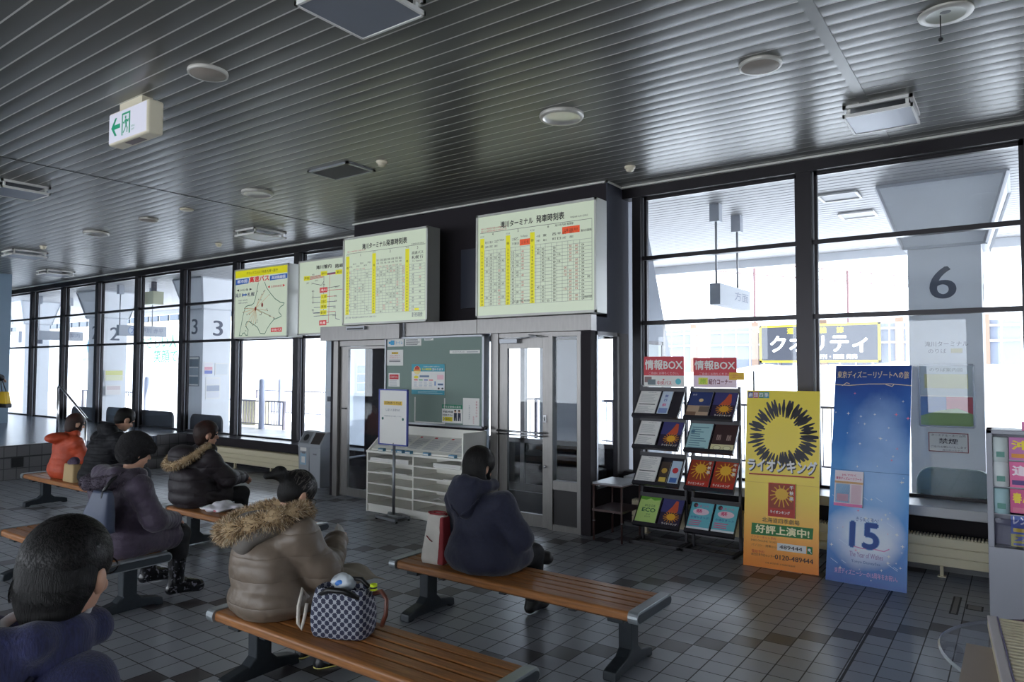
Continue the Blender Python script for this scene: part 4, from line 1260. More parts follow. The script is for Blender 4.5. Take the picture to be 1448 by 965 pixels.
def p_poster(f, w, h):
    tl = ink(70, 160, 180)
    f.rect(0, 0, w, 0.15 * h, tl); f.rect(0, 0.76 * h, w, h, tl)
    f.disc(0.17 * w, 0.8 * h, 0.11 * w, 0.14 * h, ink(240, 220, 150), 0.0015); f.poly([(0.08 * w, 0.78 * h), (0.26 * w, 0.78 * h), (0.24 * w, 0.9 * h), (0.17 * w, 0.95 * h), (0.1 * w, 0.9 * h)], ink(190, 60, 50), 0.002)
    f.rect(0.06 * w, 0.77 * h, 0.28 * w, 0.82 * h, ink(220, 150, 50), 0.003)
    f.text('ご利用のお客様へお知らせ', 0.6 * w, 0.92 * h, 0.5 * w, 0.04 * h, M_PAPER, 0.003)
    f.text('冬の時刻表', 0.47 * w, 0.83 * h, 0.3 * w, 0.08 * h, ink(240, 230, 70), 0.003, 0.03); f.text('変わります', 0.8 * w, 0.83 * h, 0.33 * w, 0.08 * h, M_PAPER, 0.003, 0.03)
    f.disc(0.14 * w, 0.57 * h, 0.07 * w, 0.05 * h, ink(236, 220, 60), 0.0015); f.rect(0.25 * w, 0.57 * h, 0.54 * w, 0.63 * h, ink(110, 130, 160)); f.rect(0.78 * w, 0.5 * h, 0.97 * w, 0.65 * h, ink(236, 190, 200))
    for i, c in enumerate(((220, 90, 90), (90, 170, 110), (80, 90, 170), (220, 110, 110))):
        f.rect((0.07 + 0.155 * i) * w, 0.46 * h, (0.19 + 0.155 * i) * w, 0.495 * h, ink(*c)); rows(f, w, h, 5, 0.24, 0.44, ink(190, 194, 204), 0.07 + 0.155 * i, 0.19 + 0.155 * i)
    f.rect(0.7 * w, 0.3 * h, 0.74 * w, 0.44 * h, ink(110, 140, 190)); f.rect(0.78 * w, 0.22 * h, 0.98 * w, 0.4 * h, ink(226, 230, 236)); f.disc(0.83 * w, 0.21 * h, 0.03 * w, 0.03 * h, B2, 0.002); f.disc(0.94 * w, 0.21 * h, 0.03 * w, 0.03 * h, B2, 0.002); f.rect(0.8 * w, 0.31 * h, 0.96 * w, 0.37 * h, ink(80, 100, 130), 0.002)
    rows(f, w, h, 2, 0.03, 0.12, ink(170, 210, 220), 0.2, 0.95)
pinned('teal bordered poster in the middle of the green board', (262, 268), (528, 525), p_poster, 0.004, 'pinned_poster', 'poster')
def p_ppl(f, w, h):
    f.rect(0, 0.77 * h, w, h, ink(50, 130, 100)); f.text('学生定期券の発売', 0.5 * w, 0.88 * h, 0.86 * w, 0.13 * h, M_PAPER, 0.003, 0.02)
    f.text('平成29年度', 0.3 * w, 0.6 * h, 0.5 * w, 0.12 * h, K0, bold=0.03); f.text('お求め下さい', 0.28 * w, 0.42 * h, 0.5 * w, 0.11 * h, K0, bold=0.03)
    f.rect(0.04 * w, 0.08 * h, 0.52 * w, 0.32 * h, ink(232, 214, 50)); f.text('お早めに', 0.28 * w, 0.2 * h, 0.36 * w, 0.13 * h, K0, 0.003)
    for u, c in ((0.66, (40, 44, 60)), (0.85, (44, 48, 70))):
        f.poly([(w * (u - 0.07), 0.12 * h), (w * (u - 0.01), 0.12 * h), (w * u, 0.35 * h), (w * (u + 0.02), 0.12 * h), (w * (u + 0.07), 0.12 * h), (w * (u + 0.07), 0.56 * h), (w * (u - 0.07), 0.56 * h)], ink(*c)); f.disc(w * u, 0.64 * h, 0.05 * w, 0.07 * h, ink(226, 180, 150), 0.002); f.disc(w * u, 0.68 * h, 0.052 * w, 0.05 * h, ink(60, 40, 36), 0.003)
pinned('green headed sheet with two small figures low on the green board', (508, 598), (664, 748), p_ppl)
def p_vert(f, w, h):
    f.vtext('定期券うりば', 0.84 * w, 0.9 * h, 0.07 * h, 0.105 * h, ink(190, 70, 90)); f.vtext('お知らせ', 0.66 * w, 0.34 * h, 0.06 * h, 0.075 * h, ink(190, 70, 90)); f.vtext('札幌行の御案内', 0.4 * w, 0.74 * h, 0.055 * h, 0.08 * h, KG)
pinned('white sheet with red vertical writing at the bottom right of the board', (668, 536), (788, 754), p_vert)
def p_strip(f, w, h):
    f.text('お忘れもの', 0.3 * w, 0.5 * h, 0.4 * w, 0.5 * h, KG); rows(f, w, h, 1, 0.2, 0.8, ink(170, 174, 176), 0.58, 0.95)
pinned('long white paper strip at the upper right of the green board', (564, 148), (790, 176), p_strip)
pinned('small white slip under the top edge of the green board', (362, 42), (434, 66), lambda f, w, h: rows(f, w, h, 2, 0.1, 0.9, ink(150, 156, 160)))

# ------------------------------------------------------------------ white leaflet cabinet below the board
SX0, SX1, SY0, SY1 = -6.40, -4.90, 5.935, 6.345
t = thing('leaflet_cabinet', 'white open pigeonhole cabinet below the green notice board', 'cabinet', (-5.65, 6.14, 0))
M_CAB = mat('white_melamine', (240, 238, 230), 0.4)
b = MB()
b.box(SX0, SY0, 0.0, SX0 + 0.022, SY1, 0.72, M_CAB); b.box(SX1 - 0.022, SY0, 0.0, SX1, SY1, 1.0, M_CAB); b.box(SX0, SY1 - 0.015, 0, SX1, SY1, 1.0, M_CAB)
b.box(-5.652, SY0 + 0.002, 0.08, -5.63, SY1, 0.7, M_CAB)
b.prism([(SX0, SY0, 0.72), (SX0, SY1, 0.72), (SX0, SY1, 1.0), (SX0, SY1 - 0.06, 1.0)], (0.022, 0, 0), M_CAB)
b.build('carcass', t, w=True, bevel=0.0015)
b = MB(); b.box(SX0 + 0.01, SY0 + 0.015, 0, SX1 - 0.01, SY0 + 0.03, 0.08, M_CAB); b.build('plinth', t, w=True)
b = MB(); b.box(SX0 - 0.004, SY0 - 0.006, 0.7, SX1 + 0.004, SY1, 0.725, M_CAB); b.build('top', t, w=True, bevel=0.002)
for z in (0.08, 0.205, 0.33, 0.46, 0.585):
    b = MB(); b.box(SX0 + 0.022, SY0 + 0.003, z, SX1 - 0.022, SY1 - 0.015, z + 0.016, M_CAB); b.build('shelf', t, w=True)
b = MB(); b.hexa([(SX0 + 0.022, SY0 + 0.06, 0.725), (SX1 - 0.022, SY0 + 0.06, 0.725), (SX1 - 0.022, SY1 - 0.015, 0.725), (SX0 + 0.022, SY1 - 0.015, 0.725), (SX0 + 0.022, SY0 + 0.06, 0.74), (SX1 - 0.022, SY0 + 0.06, 0.74), (SX1 - 0.022, SY1 - 0.015, 0.90), (SX0 + 0.022, SY1 - 0.015, 0.90)], M_CAB); b.build('sloping_board', t, w=True)
# sheets on the sloping board
sl = Vector((0, SY1 - 0.015 - SY0 - 0.06, 0.16)); SLU = sl.normalized(); SLN = Vector((1, 0, 0)).cross(SLU)
def slope_sheet(x, w, hgt, label, draw, up=0.06):
    o = Vector((x, SY0 + 0.06, 0.74)) + SLU * up + SLN * 0.0012
    b = MB(); f = Face(b, o, (1, 0, 0), SLU)
    R = Matrix(((1, 0, 0), SLU, SLN)).transposed()
    b.obox(o + Vector((w / 2, 0, 0)) + SLU * hgt / 2, (w / 2, hgt / 2, 0.0008), R, M_PAPER)
    f.n = SLN; f.o = o + SLN * 0.001
    draw(f, w, hgt)
    tag(b.build('printed_sheet'), label, 'paper')
def p_table(f, w, h):
    f.rect(0.04 * w, 0.88 * h, 0.22 * w, 0.97 * h, ink(206, 50, 60))
    f.line([(0.04 * w, 0.8 * h), (0.96 * w, 0.8 * h)], 0.003, KG)
    for k in range(9):
        f.rect(0.05 * w, (0.06 + 0.08 * k) * h, w * rt.uniform(0.7, 0.95), (0.085 + 0.08 * k) * h, ink(170, 172, 178))
for i, (x, w, s) in enumerate(((-6.33, 0.2, 'leftmost timetable sheet on the sloping cabinet board'), (-6.1, 0.2, 'timetable sheet partly behind the standing sign on the sloping board'), (-5.86, 0.2, 'timetable sheet just left of the middle of the sloping board'), (-5.63, 0.24, 'timetable sheet with red corner right of the standing sign'), (-5.37, 0.2, 'grey timetable sheet second from the right on the sloping board'), (-5.15, 0.2, 'rightmost timetable sheet on the sloping cabinet board'))):
    slope_sheet(x, w, 0.29, s, p_table)
for x, s in ((-6.22, 'leftmost blue card pack on the cabinet lip'), (-6.0, 'blue card pack second from left on the cabinet lip'), (-5.91, 'blue card pack third from left, behind the standing sign pole'), (-5.78, 'blue card pack right of the standing sign pole'), (-5.5, 'blue card pack in the middle of the right half of the lip'), (-5.12, 'rightmost and largest blue card pack on the cabinet lip')):
    b = MB(); b.box(x, SY0 + 0.012, 0.725, x + 0.085, SY0 + 0.06, 0.757, mat('blue_cards', (96, 150, 182), 0.5)); b.box(x + 0.006, SY0 + 0.01, 0.728, x + 0.079, SY0 + 0.013, 0.745, M_PAPER)
    tag(b.build('card_pack', bevel=0.002), s, 'cards', 'blue card packs')
for x, z, w, d, hh, s in ((-6.36, 0.601, 0.42, 0.3, 0.045, 'wide stack of white paper in the top left pigeonhole'), (-5.93, 0.601, 0.2, 0.25, 0.05, 'small paper stack right of the wide one in the top left pigeonhole'), (-6.2, 0.476, 0.45, 0.32, 0.012, 'thin grey pile in the second left pigeonhole'), (-5.35, 0.601, 0.4, 0.3, 0.055, 'thick white paper stack in the top right pigeonhole'), (-5.2, 0.476, 0.25, 0.3, 0.008, 'thin sheet in the second right pigeonhole')):
    b = MB()
    for k in range(max(1, int(hh / 0.008))):
        dx, dy = rt.uniform(-0.004, 0.004), rt.uniform(-0.004, 0.004)
        b.box(x + dx, SY0 + 0.02 + dy, z + k * 0.008, x + w + dx, SY0 + 0.02 + d + dy, z + k * 0.008 + 0.0075, M_PAPER)
    tag(b.build('paper_stack'), s, 'paper')
b = MB(); vs = []
for j in range(7):
    for i in range(9):
        vs.append((-5.44 + 0.045 * i, SY0 + 0.03 + 0.04 * j, 0.224 + 0.05 * abs(math.sin(i * 1.3 + j * 0.9)) * math.sin(PI * i / 8)))
b.add(vs, [(j * 9 + i, j * 9 + i + 1, j * 9 + i + 10, j * 9 + i + 9) for j in range(6) for i in range(8)], M_PAPER)
tag(b.build('crumpled_paper'), 'crumpled white paper in the fourth right pigeonhole', 'paper')

# white standing sign with blue frame
t = thing('standing_sign', 'white standing sign with blue frame in front of the white cabinet', 'sign', (-5.79, 5.86, 0))
b = MB()
b.bar((-5.98, 5.70, 0.03), (-5.60, 5.64, 0.03), 0.035, 0.03, M_ALU); b.bar((-5.98, 6.02 - 0.12, 0.03), (-5.60, 5.96 - 0.12, 0.03), 0.035, 0.03, M_ALU)
b.bar((-5.9, 5.68, 0.035), (-5.86, 5.89, 0.035), 0.035, 0.02, M_ALU); b.bar((-5.70, 5.66, 0.035), (-5.66, 5.87, 0.035), 0.035, 0.02, M_ALU); b.bar((-5.88, 5.79, 0.045), (-5.68, 5.77, 0.045), 0.05, 0.02, M_ALU)
for x, y in ((-5.975, 5.70), (-5.605, 5.645), (-5.975, 5.895), (-5.605, 5.84)):
    b.lathe([(0.014, 0.0), (0.014, 0.02)], (x, y, 0), M_BLACK, 8)
b.build('base', t, w=True)
b = MB(); b.tube([(-5.785, 5.78, 0.03), (-5.785, 5.78, 0.86)], 0.017, M_ALU, 12); b.build('pole', t, w=True)
b = MB()
sg = (-6.02, 5.765, 0.833); SW, SH = 0.455, 0.635
M_BLUEFR = mat('blue_frame', (56, 70, 160), 0.4)
b.box(sg[0] + 0.01, sg[1], sg[2] + 0.01, sg[0] + SW - 0.01, sg[1] + 0.012, sg[2] + SH - 0.01, M_PAPER)
f = Face(b, sg, (1, 0, 0), (0, 0, 1))
f.rect(0.08, 0.455, 0.37, 0.5, ink(236, 196, 80)); f.text('回数券うりば', 0.225, 0.478, 0.26, 0.032, K0, 0.003)
f.text('しばらくお待ちの', 0.225, 0.4, 0.22, 0.03, ink(90, 94, 110), 0.002); f.text('お客様は窓口までお越しください', 0.225, 0.33, 0.27, 0.014, ink(90, 94, 110), 0.002)
for u in (0.065, 0.385):
    f.disc(u, 0.30, 0.016, 0.016, ink(40, 100, 90), 0.003)
b.build('board', t, w=True)
b = MB()
for q in ((0, 0, SW, 0.014), (0, SH - 0.014, SW, SH), (0, 0, 0.014, SH), (SW - 0.014, 0, SW, SH)):
    b.box(sg[0] + q[0], sg[1] - 0.006, sg[2] + q[1], sg[0] + q[2], sg[1] + 0.016, sg[2] + q[3], M_BLUEFR)
b.build('frame', t, w=True)

# ------------------------------------------------------------------ bins
M_BIN = mat('grey_bin', (158, 162, 168), 0.5); M_BINL = mat('grey_bin_lid', (120, 122, 126), 0.5); M_FLAP = mat('dark_flap', (58, 52, 50), 0.45)
def make_bin(round_hole):
    t = empty('waste_bin')
    b = MB(); b.hexa([(-0.105, 0, 0), (0.105, 0, 0), (0.105, 0.42, 0), (-0.105, 0.42, 0), (-0.125, -0.01, 0.555), (0.125, -0.01, 0.555), (0.125, 0.46, 0.555), (-0.125, 0.46, 0.555)], M_BIN)
    b.box(-0.04, -0.012, 0.46, 0.04, 0.0, 0.485, M_BINL)
    b.build('body', t, bevel=0.012)
    b = MB(); b.prism([(-0.13, -0.015, 0.555), (-0.13, -0.015, 0.60), (-0.13, 0.10, 0.775), (-0.13, 0.17, 0.785), (-0.13, 0.465, 0.62), (-0.13, 0.465, 0.555)], (0.26, 0, 0), M_BIN); b.build('lid', t, bevel=0.01)
    b = MB()
    n = Vector((0, -0.175, 0.115)).normalized(); up = Vector((0, 0.115, 0.175)).normalized()
    f = Face(b, (-0.1, -0.006, 0.615), (1, 0, 0), up)
    if round_hole:
        f.rect(0.0, 0.0, 0.2, 0.185, M_BINL, 0.002); f.disc(0.1, 0.09, 0.055, 0.055, M_BLACK, 0.004)
    else:
        f.rect(0.0, 0.0, 0.2, 0.185, M_FLAP, 0.003)
    b.build('flap', t)
    return t
o = make_bin(True); o.location = (-8.52, 6.68, 0); tag(o, 'grey waste bin with a round hole, left of the pair', 'bin', 'bins by the sliding door')
b = MB(); f = Face(b, (-0.075, -0.004, 0.3), (1, 0, 0), (0, 0, 1)); f.rect(0, 0, 0.14, 0.17, ink(150, 180, 200), 0.006); f.rect(0.03, 0.03, 0.11, 0.12, M_PAPER, 0.007); f.rect(0.0, 0.2, 0.14, 0.25, M_PAPER, 0.007); b.build('sticker', o)
o = make_bin(False); o.location = (-8.22, 6.64, 0); tag(o, 'grey waste bin with a dark flap, nearest the sliding door', 'bin', 'bins by the sliding door')

# ------------------------------------------------------------------ radiators
def radiator(x0, x1, y, z0, z1, label, feet):
    t = thing('radiator', label, 'radiator', ((x0 + x1) / 2, y, 0))
    h = (z1 - z0) / 3
    b = MB()
    for k in range(3):
        b.box(x0, y, z0 + k * h + 0.003, x1, y + 0.06, z0 + (k + 1) * h - 0.003, M_CREAM)
    b.box(x0 + 0.01, y + 0.012, z0, x1 - 0.01, y + 0.1, z1 - 0.01, M_CREAM)
    b.build('panels', t, w=True, bevel=0.005)
    b = MB()
    x = x0
    while x < x1 - 0.02:
        b.box(x, y + 0.005, z1 - 0.006, x + 0.012, y + 0.1, z1 + 0.012, M_CREAM); x += 0.024
    b.build('grille', t, w=True)
    for fx in feet:
        b = MB(); b.box(fx - 0.012, y + 0.02, 0.006, fx + 0.012, y + 0.06, z0 + 0.01, M_CREAM); b.box(fx - 0.03, y + 0.005, 0, fx + 0.03, y + 0.07, 0.008, M_CREAM); b.build('foot', t, w=True)
radiator(-11.6, -8.75, 7.08, 0.09, 0.335, 'long cream radiator under the left windows', (-11.5, -10.9, -9.9, -9.0))
radiator(-3.35, 1.6, 6.84, 0.09, 0.325, 'cream radiator behind the banners and racks', (-3.2, -1.9, -0.56, 0.9))

# ------------------------------------------------------------------ low two tier table
t = thing('side_table', 'small two tier brown table beside the leaflet rack', 'table', (-3.3, 6.47, 0))
M_BRN = mat('dark_brown_metal', (70, 48, 46), 0.45); M_GREYTOP = mat('grey_table_top', (150, 152, 156), 0.4)
b = MB(); b.box(-3.51, 6.27, 0.545, -3.17, 6.70, 0.556, M_BRN); b.box(-3.505, 6.275, 0.556, -3.175, 6.695, 0.575, M_GREYTOP); b.build('table_top', t, w=True, bevel=0.002)
b = MB(); b.box(-3.51, 6.27, 0.29, -3.17, 6.70, 0.312, M_BRN); b.build('shelf', t, w=True, bevel=0.002)
for x in (-3.495, -3.185):
    for y in (6.285, 6.685):
        b = MB(); b.tube([(x, y, 0.0), (x, y, 0.548)], 0.011, M_BRN); b.tube([(x, y, 0.19), (x, y, 0.2)], 0.013, M_CHROME); b.build('leg', t, w=True)

# ------------------------------------------------------------------ leaflet racks
M_RACK = mat('dark_grey_rack', (58, 56, 60), 0.45, 0.3); M_POCKET = mat('smoked_acrylic', (52, 50, 56), 0.25)
TIERS = [(1.48, 1.245), (1.18, 0.94), (0.83, 0.587), (0.428, 0.19)]
def make_rack(name_lbl, x0, x1):
    t = thing('leaflet_rack', name_lbl, 'rack', ((x0 + x1) / 2, 6.5, 0), group='leaflet racks')
    for x in (x0, x1 - 0.025):
        b = MB(); b.box(x, 6.6, 0, x + 0.025, 6.63, 1.54, M_RACK); b.build('upright', t, w=True, bevel=0.003)
    b = MB(); b.box(x0 - 0.02, 6.37, 0, x1 + 0.01, 6.395, 0.035, M_RACK); b.box(x0 - 0.02, 6.37, 0, x0 + 0.01, 6.66, 0.03, M_RACK); b.box(x1 - 0.02, 6.37, 0, x1 + 0.01, 6.66, 0.03, M_RACK); b.box(x0 - 0.02, 6.64, 0, x1 + 0.01, 6.66, 0.03, M_RACK)
    b.build('base', t, w=True, bevel=0.003)
    for zt, zb in TIERS:
        b = MB()
        up = Vector((0, 0.19, zt - zb)); L = up.length; up.normalize(); n = Vector((1, 0, 0)).cross(up)
        R = Matrix(((1, 0, 0), up, n)).transposed()
        c = Vector(((x0 + x1) / 2, 6.505, (zt + zb) / 2)) - n * 0.012 + up * 0.02
        b.obox(c, ((x1 - x0) / 2 - 0.01, L / 2 + 0.03, 0.004), R, M_POCKET)
        b.obox(Vector(((x0 + x1) / 2, 6.41, zb)) + n * 0.008, ((x1 - x0) / 2 - 0.005, 0.018, 0.018), R, M_POCKET)
        for x in (x0 + 0.01, (x0 + x1) / 2, x1 - 0.01):
            b.obox(Vector((x, 6.505, (zt + zb) / 2)) + n * 0.004, (0.003, L / 2, 0.016), R, M_POCKET)
        b.box(x0, 6.585, zt + 0.005, x1, 6.6, zt + 0.045, M_RACK)
        b.build('tier', t, w=True)
    return t
make_rack('left leaflet rack of the red headed pair, beside the brown table', -3.13, -2.645)
make_rack('right leaflet rack of the red headed pair, beside the yellow banner', -2.6, -2.12)
REDH = ink(206, 62, 74)
def head1(f, w, h):
    f.rect(0, 0.37 * h, w, h, REDH); f.text('情報BOX', 0.5 * w, 0.73 * h, 0.94 * w, 0.34 * h, M_PAPER, 0.003, 0.035); f.text('ご自由にお持ちください。', 0.5 * w, 0.45 * h, 0.74 * w, 0.1 * h, ink(236, 200, 206), 0.003)
    f.rect(0.02 * w, 0.14 * h, 0.2 * w, 0.33 * h, ink(140, 110, 110), 0.002); f.rect(0.1 * w, 0.06 * h, 0.3 * w, 0.24 * h, ink(110, 124, 130), 0.003); f.text('中央バス', 0.52 * w, 0.13 * h, 0.36 * w, 0.14 * h, ink(206, 70, 90), 0.003, 0.02)
    f.poly([(0.5 * w, 0.2 * h), (0.53 * w, 0.26 * h), (0.47 * w, 0.26 * h)], REDH); f.disc(0.86 * w, 0.18 * h, 0.07 * w, 0.1 * h, ink(90, 190, 200), 0.002)
def head2(f, w, h):
    f.rect(0, 0.4 * h, w, h, REDH); f.text('情報BOX', 0.5 * w, 0.75 * h, 0.94 * w, 0.32 * h, M_PAPER, 0.003, 0.03); f.text('ご自由にお持ちください', 0.5 * w, 0.46 * h, 0.7 * w, 0.09 * h, ink(236, 200, 206), 0.003)
    f.rect(0, 0, w, 0.4 * h, ink(236, 214, 228)); f.rect(0.12 * w, 0.1 * h, 0.34 * w, 0.33 * h, ink(222, 226, 90), 0.002); f.text('旅', 0.23 * w, 0.21 * h, 0.16 * w, 0.18 * h, ink(160, 200, 60), 0.003, 0.03); f.text('紹介コーナー', 0.63 * w, 0.2 * h, 0.54 * w, 0.19 * h, ink(120, 40, 60), 0.003, 0.03)
notice('rack_header', 'red and white header card with a small bus picture on the left rack', 'sign', (-3.09, 6.6, 1.53), (1, 0, 0), 0.425, 0.3, head1, th=0.004)
notice('rack_header', 'red and pink header card on the right rack', 'sign', (-2.57, 6.6, 1.53), (1, 0, 0), 0.42, 0.285, head2, th=0.004)
notice('yellow_tag', 'small yellow tag at the right edge of the right header card', 'tag', (-2.215, 6.58, 1.605), (1, 0.0, 0.0), 0.14, 0.07, lambda f, w, h: (f.rect(0, 0, w, h, ink(226, 180, 50)), f.text('ご自由に', 0.36 * w, 0.66 * h, 0.5 * w, 0.22 * h, KR, 0.002), f.text('お取りください', 0.55 * w, 0.36 * h, 0.7 * w, 0.2 * h, KR, 0.002)), th=0.003)
b = MB(); b.tube([(-2.04, 6.75, 0.585), (-2.04, 6.75, 1.69)], 0.008, M_ALU); b.lathe([(0.03, 0.585), (0.03, 0.6), (0.008, 0.604)], (-2.04, 6.75, 0), M_ALU, 12)
tag(b.build('thin_pole'), 'thin metal pole between the right leaflet rack and the yellow banner', 'pole')

def l_print(f, w, h):
    f.text('時刻表', 0.6 * w, 0.93 * h, 0.4 * w, 0.03 * h, KG); f.rect(0.1 * w, 0.42 * h, 0.9 * w, 0.45 * h, K0)
    for k in range(9):
        f.rect(0.1 * w, (0.52 + 0.04 * k) * h, w * rt.uniform(0.6, 0.92), (0.53 + 0.04 * k) * h, ink(160, 160, 164))
    for k in range(8):
        f.rect(0.1 * w, (0.06 + 0.04 * k) * h, w * rt.uniform(0.5, 0.92), (0.075 + 0.04 * k) * h, ink(170, 170, 174))
def l_show(f, w, h):   # purple show leaflet with a plain orange burst
    f.rect(0, 0, w, h, ink(40, 30, 60)); f.rect(0, 0.5 * h, w, h, ink(66, 66, 120), 0.0013)
    f.poly([(0.3 * w, 0.5 * h), (0.5 * w, 0.72 * h), (0.62 * w, 0.94 * h), (0.74 * w, 0.92 * h), (0.8 * w, 0.6 * h), (0.75 * w, 0.5 * h)], ink(206, 90, 60), 0.0016)
    for k in range(16):
        a = 2 * PI * k / 16
        f.line([(0.55 * w + 0.2 * w * math.cos(a), 0.34 * h + 0.1 * h * math.sin(a)), (0.55 * w + 0.36 * w * math.cos(a), 0.34 * h + 0.2 * h * math.sin(a))], 0.008, ink(214, 140, 40), 0.0016)
    f.disc(0.55 * w, 0.34 * h, 0.2 * w, 0.12 * h, ink(226, 170, 50), 0.002)
    f.text('ライオンキング', 0.55 * w, 0.09 * h, 0.72 * w, 0.08 * h, M_PAPER, 0.003, 0.04)
def l_showred(f, w, h):
    f.rect(0, 0, w, h, ink(186, 52, 40)); f.rect(0.05 * w, 0.25 * h, 0.95 * w, 0.97 * h, ink(150, 60, 36), 0.0013)
    for k in range(14):
        a = 2 * PI * k / 14
        f.line([(0.5 * w + 0.2 * w * math.cos(a), 0.66 * h + 0.14 * h * math.sin(a)), (0.5 * w + 0.42 * w * math.cos(a), 0.62 * h + 0.32 * h * math.sin(a))], 0.009, ink(226, 170, 50), 0.0016)
    f.disc(0.5 * w, 0.68 * h, 0.24 * w, 0.17 * h, ink(226, 176, 60), 0.002)
    f.vtext('千秋楽', 0.87 * w, 0.95 * h, 0.12 * h, 0.16 * h, M_PAPER, 0.003, 0.04); f.text('ライオンキング', 0.45 * w, 0.14 * h, 0.74 * w, 0.1 * h, M_PAPER, 0.003, 0.04)
def l_night(f, w, h):
    f.rect(0, 0.45 * h, w, h, ink(52, 66, 116)); f.disc(0.55 * w, 0.66 * h, 0.1 * w, 0.07 * h, ink(236, 206, 150), 0.0016); f.rect(0, 0, w, 0.45 * h, ink(186, 160, 136)); f.rect(0.55 * w, 0.2 * h, w, 0.42 * h, ink(110, 96, 86), 0.0016); f.rect(0, 0, 0.45 * w, 0.2 * h, ink(120, 90, 70), 0.0016); f.text('夜景', 0.2 * w, 0.88 * h, 0.2 * w, 0.07 * h, M_PAPER, 0.003)
def l_teal(f, w, h):
    f.rect(0, 0, w, h, ink(170, 206, 210)); f.rect(0.08 * w, 0.62 * h, 0.25 * w, 0.72 * h, ink(60, 110, 140), 0.0016)
    for k in range(10):
        f.rect(0.1 * w, (0.06 + 0.085 * k) * h, w * rt.uniform(0.5, 0.92), (0.09 + 0.085 * k) * h, ink(96, 130, 146), 0.0016)
def l_brown(f, w, h):
    f.rect(0, 0, w, h, ink(60, 40, 40)); f.rect(0, 0, w, 0.25 * h, ink(214, 206, 160), 0.0013)
    for u in (0.28, 0.72):
        f.disc(u * w, 0.12 * h, 0.17 * w, 0.08 * h, ink(120, 100, 90), 0.0016); f.disc(u * w, 0.12 * h, 0.15 * w, 0.07 * h, ink(224, 218, 180), 0.002)
        for k in range(4):
            f.rect((u - 0.1 + 0.05 * k) * w, 0.4 * h, (u - 0.08 + 0.05 * k) * w, 0.6 * h, ink(206, 180, 170), 0.0016)
def l_eco(f, w, h):
    f.rect(0, 0, w, h, ink(192, 222, 132)); f.poly([(0, h), (0, 0.88 * h), (0.3 * w, 0.86 * h), (0.5 * w, 0.93 * h), (0.7 * w, 0.86 * h), (w, 0.9 * h), (w, h)], ink(110, 176, 60), 0.0016)
    g = ink(40, 110, 70); f.text('BUS DE', 0.56 * w, 0.66 * h, 0.5 * w, 0.08 * h, g); f.text('ECO', 0.54 * w, 0.5 * h, 0.66 * w, 0.15 * h, g, bold=0.03); f.text('のる', 0.56 * w, 0.34 * h, 0.2 * w, 0.06 * h, g); f.text('だけで', 0.56 * w, 0.25 * h, 0.28 * w, 0.06 * h, g)
def l_fest(f, w, h):
    f.rect(0, 0, w, h, ink(110, 190, 204)); f.disc(0.5 * w, 0.66 * h, 0.36 * w, 0.12 * h, ink(236, 206, 220), 0.0013); f.text('祭', 0.42 * w, 0.68 * h, 0.3 * w, 0.14 * h, ink(214, 60, 120), 0.003, 0.03); f.text('冬まつり', 0.5 * w, 0.86 * h, 0.6 * w, 0.08 * h, ink(214, 90, 150), 0.003, 0.02); f.text('お得なきっぷ', 0.5 * w, 0.46 * h, 0.8 * w, 0.08 * h, ink(60, 80, 160), 0.003, 0.02)
    for k in range(3):
        f.rect(0.08 * w, (0.18 + 0.07 * k) * h, w * rt.uniform(0.5, 0.8), (0.215 + 0.07 * k) * h, ink(206, 110, 150), 0.0016)
    f.rect(0, 0, w, 0.12 * h, ink(226, 230, 236), 0.0013)
    f.disc(0.2 * w, 0.88 * h, 0.1 * w, 0.08 * h, ink(70, 60, 60), 0.0014)
def l_slim(a, c, d):
    def g(f, w, h):
        f.rect(0, 0, w, h, ink(*a)); f.disc(0.5 * w, 0.6 * h, 0.3 * w, 0.12 * h, ink(*c), 0.0016); f.rect(0.15 * w, 0.1 * h, 0.85 * w, 0.3 * h, ink(*d), 0.0016)
    return g
def l_osaka(f, w, h):
    f.rect(0, 0, w, h, ink(206, 220, 236)); f.vtext('旅行', 0.5 * w, 0.85 * h, 0.12 * h, 0.17 * h, ink(70, 90, 170), 0.003, 0.03); f.text('祭', 0.5 * w, 0.42 * h, 0.4 * w, 0.12 * h, ink(214, 90, 140), 0.003, 0.03); f.rect(0.1 * w, 0.1 * h, 0.9 * w, 0.3 * h, ink(130, 150, 200), 0.0016)
def leaflet(tier, x, w, label, draw, hfrac=0.97):
    zt, zb = TIERS[tier]
    up = Vector((0, 0.19, zt - zb)); L = up.length * hfrac; up.normalize(); n = Vector((1, 0, 0)).cross(up)
    o = Vector((x, 6.41, zb)) + n * 0.002 + up * 0.012
    b = MB(); R = Matrix(((1, 0, 0), up, n)).transposed()
    b.obox(o + Vector((w / 2, 0, 0)) + up * L / 2, (w / 2, L / 2, 0.004), R, M_PAPER)
    f = Face(b, o + n * 0.004, (1, 0, 0), up)
    draw(f, w, L)
    tag(b.build('leaflet'), label, 'leaflet', 'leaflets in the racks')
LW = 0.215
XL = (-3.118, -2.882, -2.588, -2.35)
for ti, s in ((0, 'top'), (1, 'second'), (2, 'third')):
    leaflet(ti, XL[0], LW, 'white printed timetable leaflet at the left of the %s tier, left rack' % s, l_print)
leaflet(0, XL[1], 0.11, 'slim pale blue leaflet in the top tier of the left rack', l_osaka)
leaflet(1, XL[1] + 0.01, LW, 'purple show leaflet in the second tier of the left rack', l_show)
leaflet(2, XL[1] + 0.0, 0.095, 'slim brown and gold leaflet in the third tier of the left rack', l_slim((70, 56, 50), (200, 160, 70), (220, 190, 90)), 0.8)
leaflet(2, XL[1] + 0.108, 0.1, 'slim light blue leaflet with red in the third tier of the left rack', l_slim((190, 210, 230), (206, 60, 70), (70, 110, 180)), 0.86)
